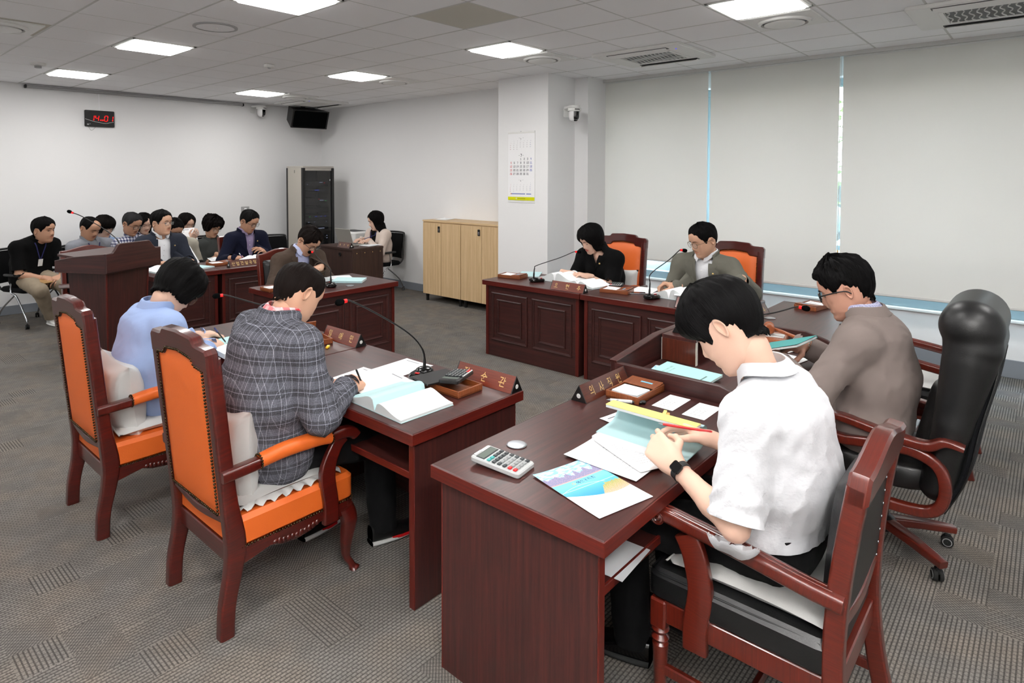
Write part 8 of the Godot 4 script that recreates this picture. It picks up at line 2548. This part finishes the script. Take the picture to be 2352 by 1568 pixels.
	g = G.new(); g.x = xf(Vector3.ZERO, Vector3(0, 20, 90)); g.lathe([Vector2(0.001, -0.05), Vector2(0.024, -0.05), Vector2(0.030, -0.044), Vector2(0.030, -0.034), Vector2(0.025, -0.030), Vector2(0.029, 0), Vector2(0.025, 0.030), Vector2(0.030, 0.034), Vector2(0.030, 0.044), Vector2(0.024, 0.05), Vector2(0.001, 0.05)], 20); obj("head", g, M.gavel, t)
	g = G.new(); g.tube(curve([Vector3(0, 0, 0.02), Vector3(-0.02, -0.008, 0.08), Vector3(-0.045, -0.02, 0.16), Vector3(-0.065, -0.03, 0.23)], 4), [0.008, 0.009, 0.010, 0.011, 0.011, 0.011, 0.010, 0.010, 0.010, 0.011, 0.012, 0.013, 0.010], 12); obj("handle", g, M.gavel, t)
	t = thing("doily", "white crocheted doily under the sound block", "doily", Vector3(4.05, 0.757, -1.235))
	g = G.new(); var pts := []
	for i in 73:
		var a := TAU * i / 72
		pts.append(Vector3(cos(a), 0, -sin(a)) * (0.155 + 0.010 * sin(a * 12)) + Vector3(0, 0.003 + 0.004 * sin(a * 12 + 1.0), 0))
	g.disc(Vector3(0, 0.006, 0), pts, Vector3.UP); obj("lace", g, M.cushion, t)
	g = G.new(); g.lathe([Vector2(0.12, 0.001), Vector2(0.12, 0.018), Vector2(0.001, 0.018)], 24); obj("pad", g, M.cushion, t)
	booklet("glossy blue folder lying inside the chairman's console", Vector3(3.06, 0.757, -1.40), 8, printed(brochure_tex(), 0.3), 0.22, 0.31, 0.012)
	booklet("mint booklet under the glossy blue folder", Vector3(3.08, 0.770, -1.38), -4, mint_p, 0.22, 0.31, 0.010, 3.0)
	t = booklet("teal booklet held by the chairman", Vector3(3.62, 0.875, -1.06), 12, M.teal, 0.20, 0.28, 0.012)
	t.rotation_degrees = Vector3(20, 165, -6)
	paper("white papers on the console before the chairman", Vector3(3.80, 0.757, -1.16), -10, letter)
	# --- desk of the man in brown
	desk_mic("black gooseneck microphone before the man in brown jacket", Vector3(3.40, D, -4.98), 150, Vector3(3.345, 1.07, -5.19), true, 0.1)
	booklet("mint booklet beside the microphone of the man in brown", Vector3(3.70, D, -5.10), 40, M.mint, 0.22, 0.30, 0.018)
	booklet("white booklet half under the mint one", Vector3(3.70, D, -5.32), 64, M.paper, 0.21, 0.30, 0.012)
	t = open_book("small open booklet in the hands of the man in brown", Vector3(3.44, D + 0.004, -5.33), 184, mint_p, table, 0.15, 0.21, 0.014, 0.010, 0.03)
	t = tray("wooden memo tray at the end of the brown jacket's desk", Vector3(2.98, D, -5.20), 0)
	# --- desks of the officials
	nameplate("dark name plate reading 산업건설국장 in gold letters", Vector3(3.50, D, -6.86), 0, ["s.A.n", "o.E.b", "g.E.n", "s.E.r", "g.U.g", "j.A.o"], 0.36, M.plate, 0.042, 0.010)
	tray("wooden memo tray beside the plate 산업건설국장", Vector3(3.36, D, -7.15), 0)
	open_book("open booklet under the navy suited man's pen", Vector3(3.92, D, -7.28), 190, letter, table, 0.19, 0.27, 0.012, 0.010, 0.03)
	pen("purple pen in the right hand of the man in navy suit", on_z(560, 595, -7.38), on_z(549, 581, -7.42), mat(Color(0.3, 0.2, 0.5), 0.4), M.white)
	open_book("white open booklet of the man in slate suit", Vector3(2.78, D, -7.18), 185, letter, letter, 0.20, 0.28, 0.02, 0.014, 0.03)
	booklet("mint booklet beside the man in slate suit", Vector3(3.08, D, -7.10), 20, M.mint, 0.21, 0.29, 0.012)
	# --- stenographer
	t = thing("laptop", "silver laptop open on the stenographer's desk", "laptop", Vector3(5.68, 0.761, -7.74), -90)
	g = G.new(); g.x = xf(Vector3(0, 0.009, 0), Vector3(90, 0, 0)); g.prism(rrect(0.37, 0.25, 0.012, 3), 0.016, 0.003); obj("base", g, mat(Color(0.70, 0.69, 0.66), 0.35, 0.4), t)
	g = G.new(); g.x = xf(Vector3(0, 0.018, 0.01), Vector3(90, 0, 0)); g.prism(rrect(0.32, 0.12, 0.004, 2), 0.002, 0.0004); obj("keyboard", g, M.dark_grey, t)
	g = G.new(); g.x = xf(Vector3(0, 0.13, 0.155), Vector3(-74 + 90, 0, 0)); g.prism(rrect(0.37, 0.25, 0.012, 3), 0.008, 0.002); var lid := obj("lid", g, mat(Color(0.70, 0.69, 0.66), 0.35, 0.4), t)
	g = G.new(); g.x = xf(Vector3(0, 0.13, 0.1500), Vector3(-74 + 90, 0, 0)); g.prism(rrect(0.345, 0.215, 0.004, 2), 0.002, 0.0004); obj("display", g, glow(Color(0.8, 0.85, 0.95), 0.5), lid)
	paper("white paper beside the stenographer's laptop", Vector3(5.80, 0.762, -7.46), -80, M.paper)
	nameplate("dark name plate reading 속기석 on the stenographer's desk", Vector3(5.375, 0.761, -7.50), -90, ["s.O.g", "g.I", "s.E.g"], 0.30, M.plate, 0.032, 0.060)
	t = thing("air_purifier", "white air purifier with a violet light behind the laptop", "purifier", Vector3(6.30, 0, -8.56))
	g = G.new(); g.x = xf(Vector3(0, 0.44, 0), Vector3(90, 0, 0)); g.prism(rrect(0.32, 0.46, 0.06, 5), 0.88, 0.03); obj("case", g, M.white, t)
	g = G.new(); g.x = xf(Vector3(0, 0.881, 0), Vector3(90, 0, 0)); g.prism(rrect(0.26, 0.38, 0.04, 4), 0.006, 0.002); obj("outlet", g, M.dark_grey, t)
	g = G.new(); g.box(Vector3(-0.158, 0.78, 0.02), Vector3(0.012, 0.03, 0.14), 0.004); obj("light_strip", g, glow(Color(0.5, 0.4, 1.0), 1.6, Color(0.2, 0.2, 0.4)), t)
	# --- far wall
	t = thing("notebook", "tan notebook on the lap of the man in black polo", "notebook", on_z(100, 645, -8.80), 30)
	t.rotation_degrees = Vector3(12, 30, 0)
	g = G.new(); g.box(Vector3(0, 0.006, 0), Vector3(0.15, 0.012, 0.20), 0.003); obj("cover", g, mat(Color(0.62, 0.48, 0.30), 0.6), t)
	g = G.new(); g.box(Vector3(0.002, 0.006, 0), Vector3(0.149, 0.009, 0.195)); obj("pages", g, M.paper_edge, t)
	var pp := paper("sheet held by the woman with long straight hair", on_z(437, 545, -9.10), 0, letter, 0.21, 0.297, 0.004); pp.rotation_degrees = Vector3(60, 10, 0)
	pp = paper("folded sheet on the lap of the bowed man", on_z(432, 590, -8.42), 20, letter, 0.21, 0.28, 0.004); pp.rotation_degrees = Vector3(55, 30, 20)
	pp = paper("sheet in the hand of the woman in grey blouse", on_z(497, 600, -8.45), 20, letter, 0.15, 0.21, 0.003); pp.rotation_degrees = Vector3(25, 20, 0)
	pp = paper("white papers on top of the maple cupboard", Vector3(6.38, 1.164, -6.48), -80, letter, 0.21, 0.297, 0.006)

func held_booklet() -> void:   # mint covered booklet with yellow divider, folded open in the young man's hands
	var t := thing("held_booklet", "mint booklet with a yellow divider folded open by the young man", "booklet", Vector3(2.285, DESK + 0.012, -1.14), 90, "budget booklets")
	var rows := []; var rows2 := []
	# pages curl up from the desk, over the hand and back down
	var prof := [Vector2(0.13, 0.004), Vector2(0.05, 0.008), Vector2(0.0, 0.014), Vector2(-0.035, 0.040), Vector2(-0.045, 0.066), Vector2(-0.030, 0.084), Vector2(0.0, 0.088)]
	var c := curve(prof, 4)
	for q in c:
		var row := []; var row2 := []
		for j in 5:
			var x := -0.19 + 0.095 * j
			row.append(Vector3(x, q.y, -q.x)); row2.append(Vector3(x, q.y + 0.003, -q.x + 0.002))
		rows.append(row); rows2.append(row2)
	var g := G.new(); g.sheet(rows2); g.sheet(rows, false, true); obj("cover", g, M.mint, t)
	g = G.new(); g.box(Vector3(0, 0.094, -0.03), Vector3(0.37, 0.010, 0.065), 0.001); obj("pages", g, M.paper, t)
	g = G.new(); g.box(Vector3(0, 0.101, -0.032), Vector3(0.372, 0.003, 0.062), 0.001); obj("divider", g, M.yellow, t)
	g = G.new(); g.box(Vector3(0, 0.002, -0.08), Vector3(0.36, 0.010, 0.19), 0.001); obj("lower_pages", g, M.paper, t)
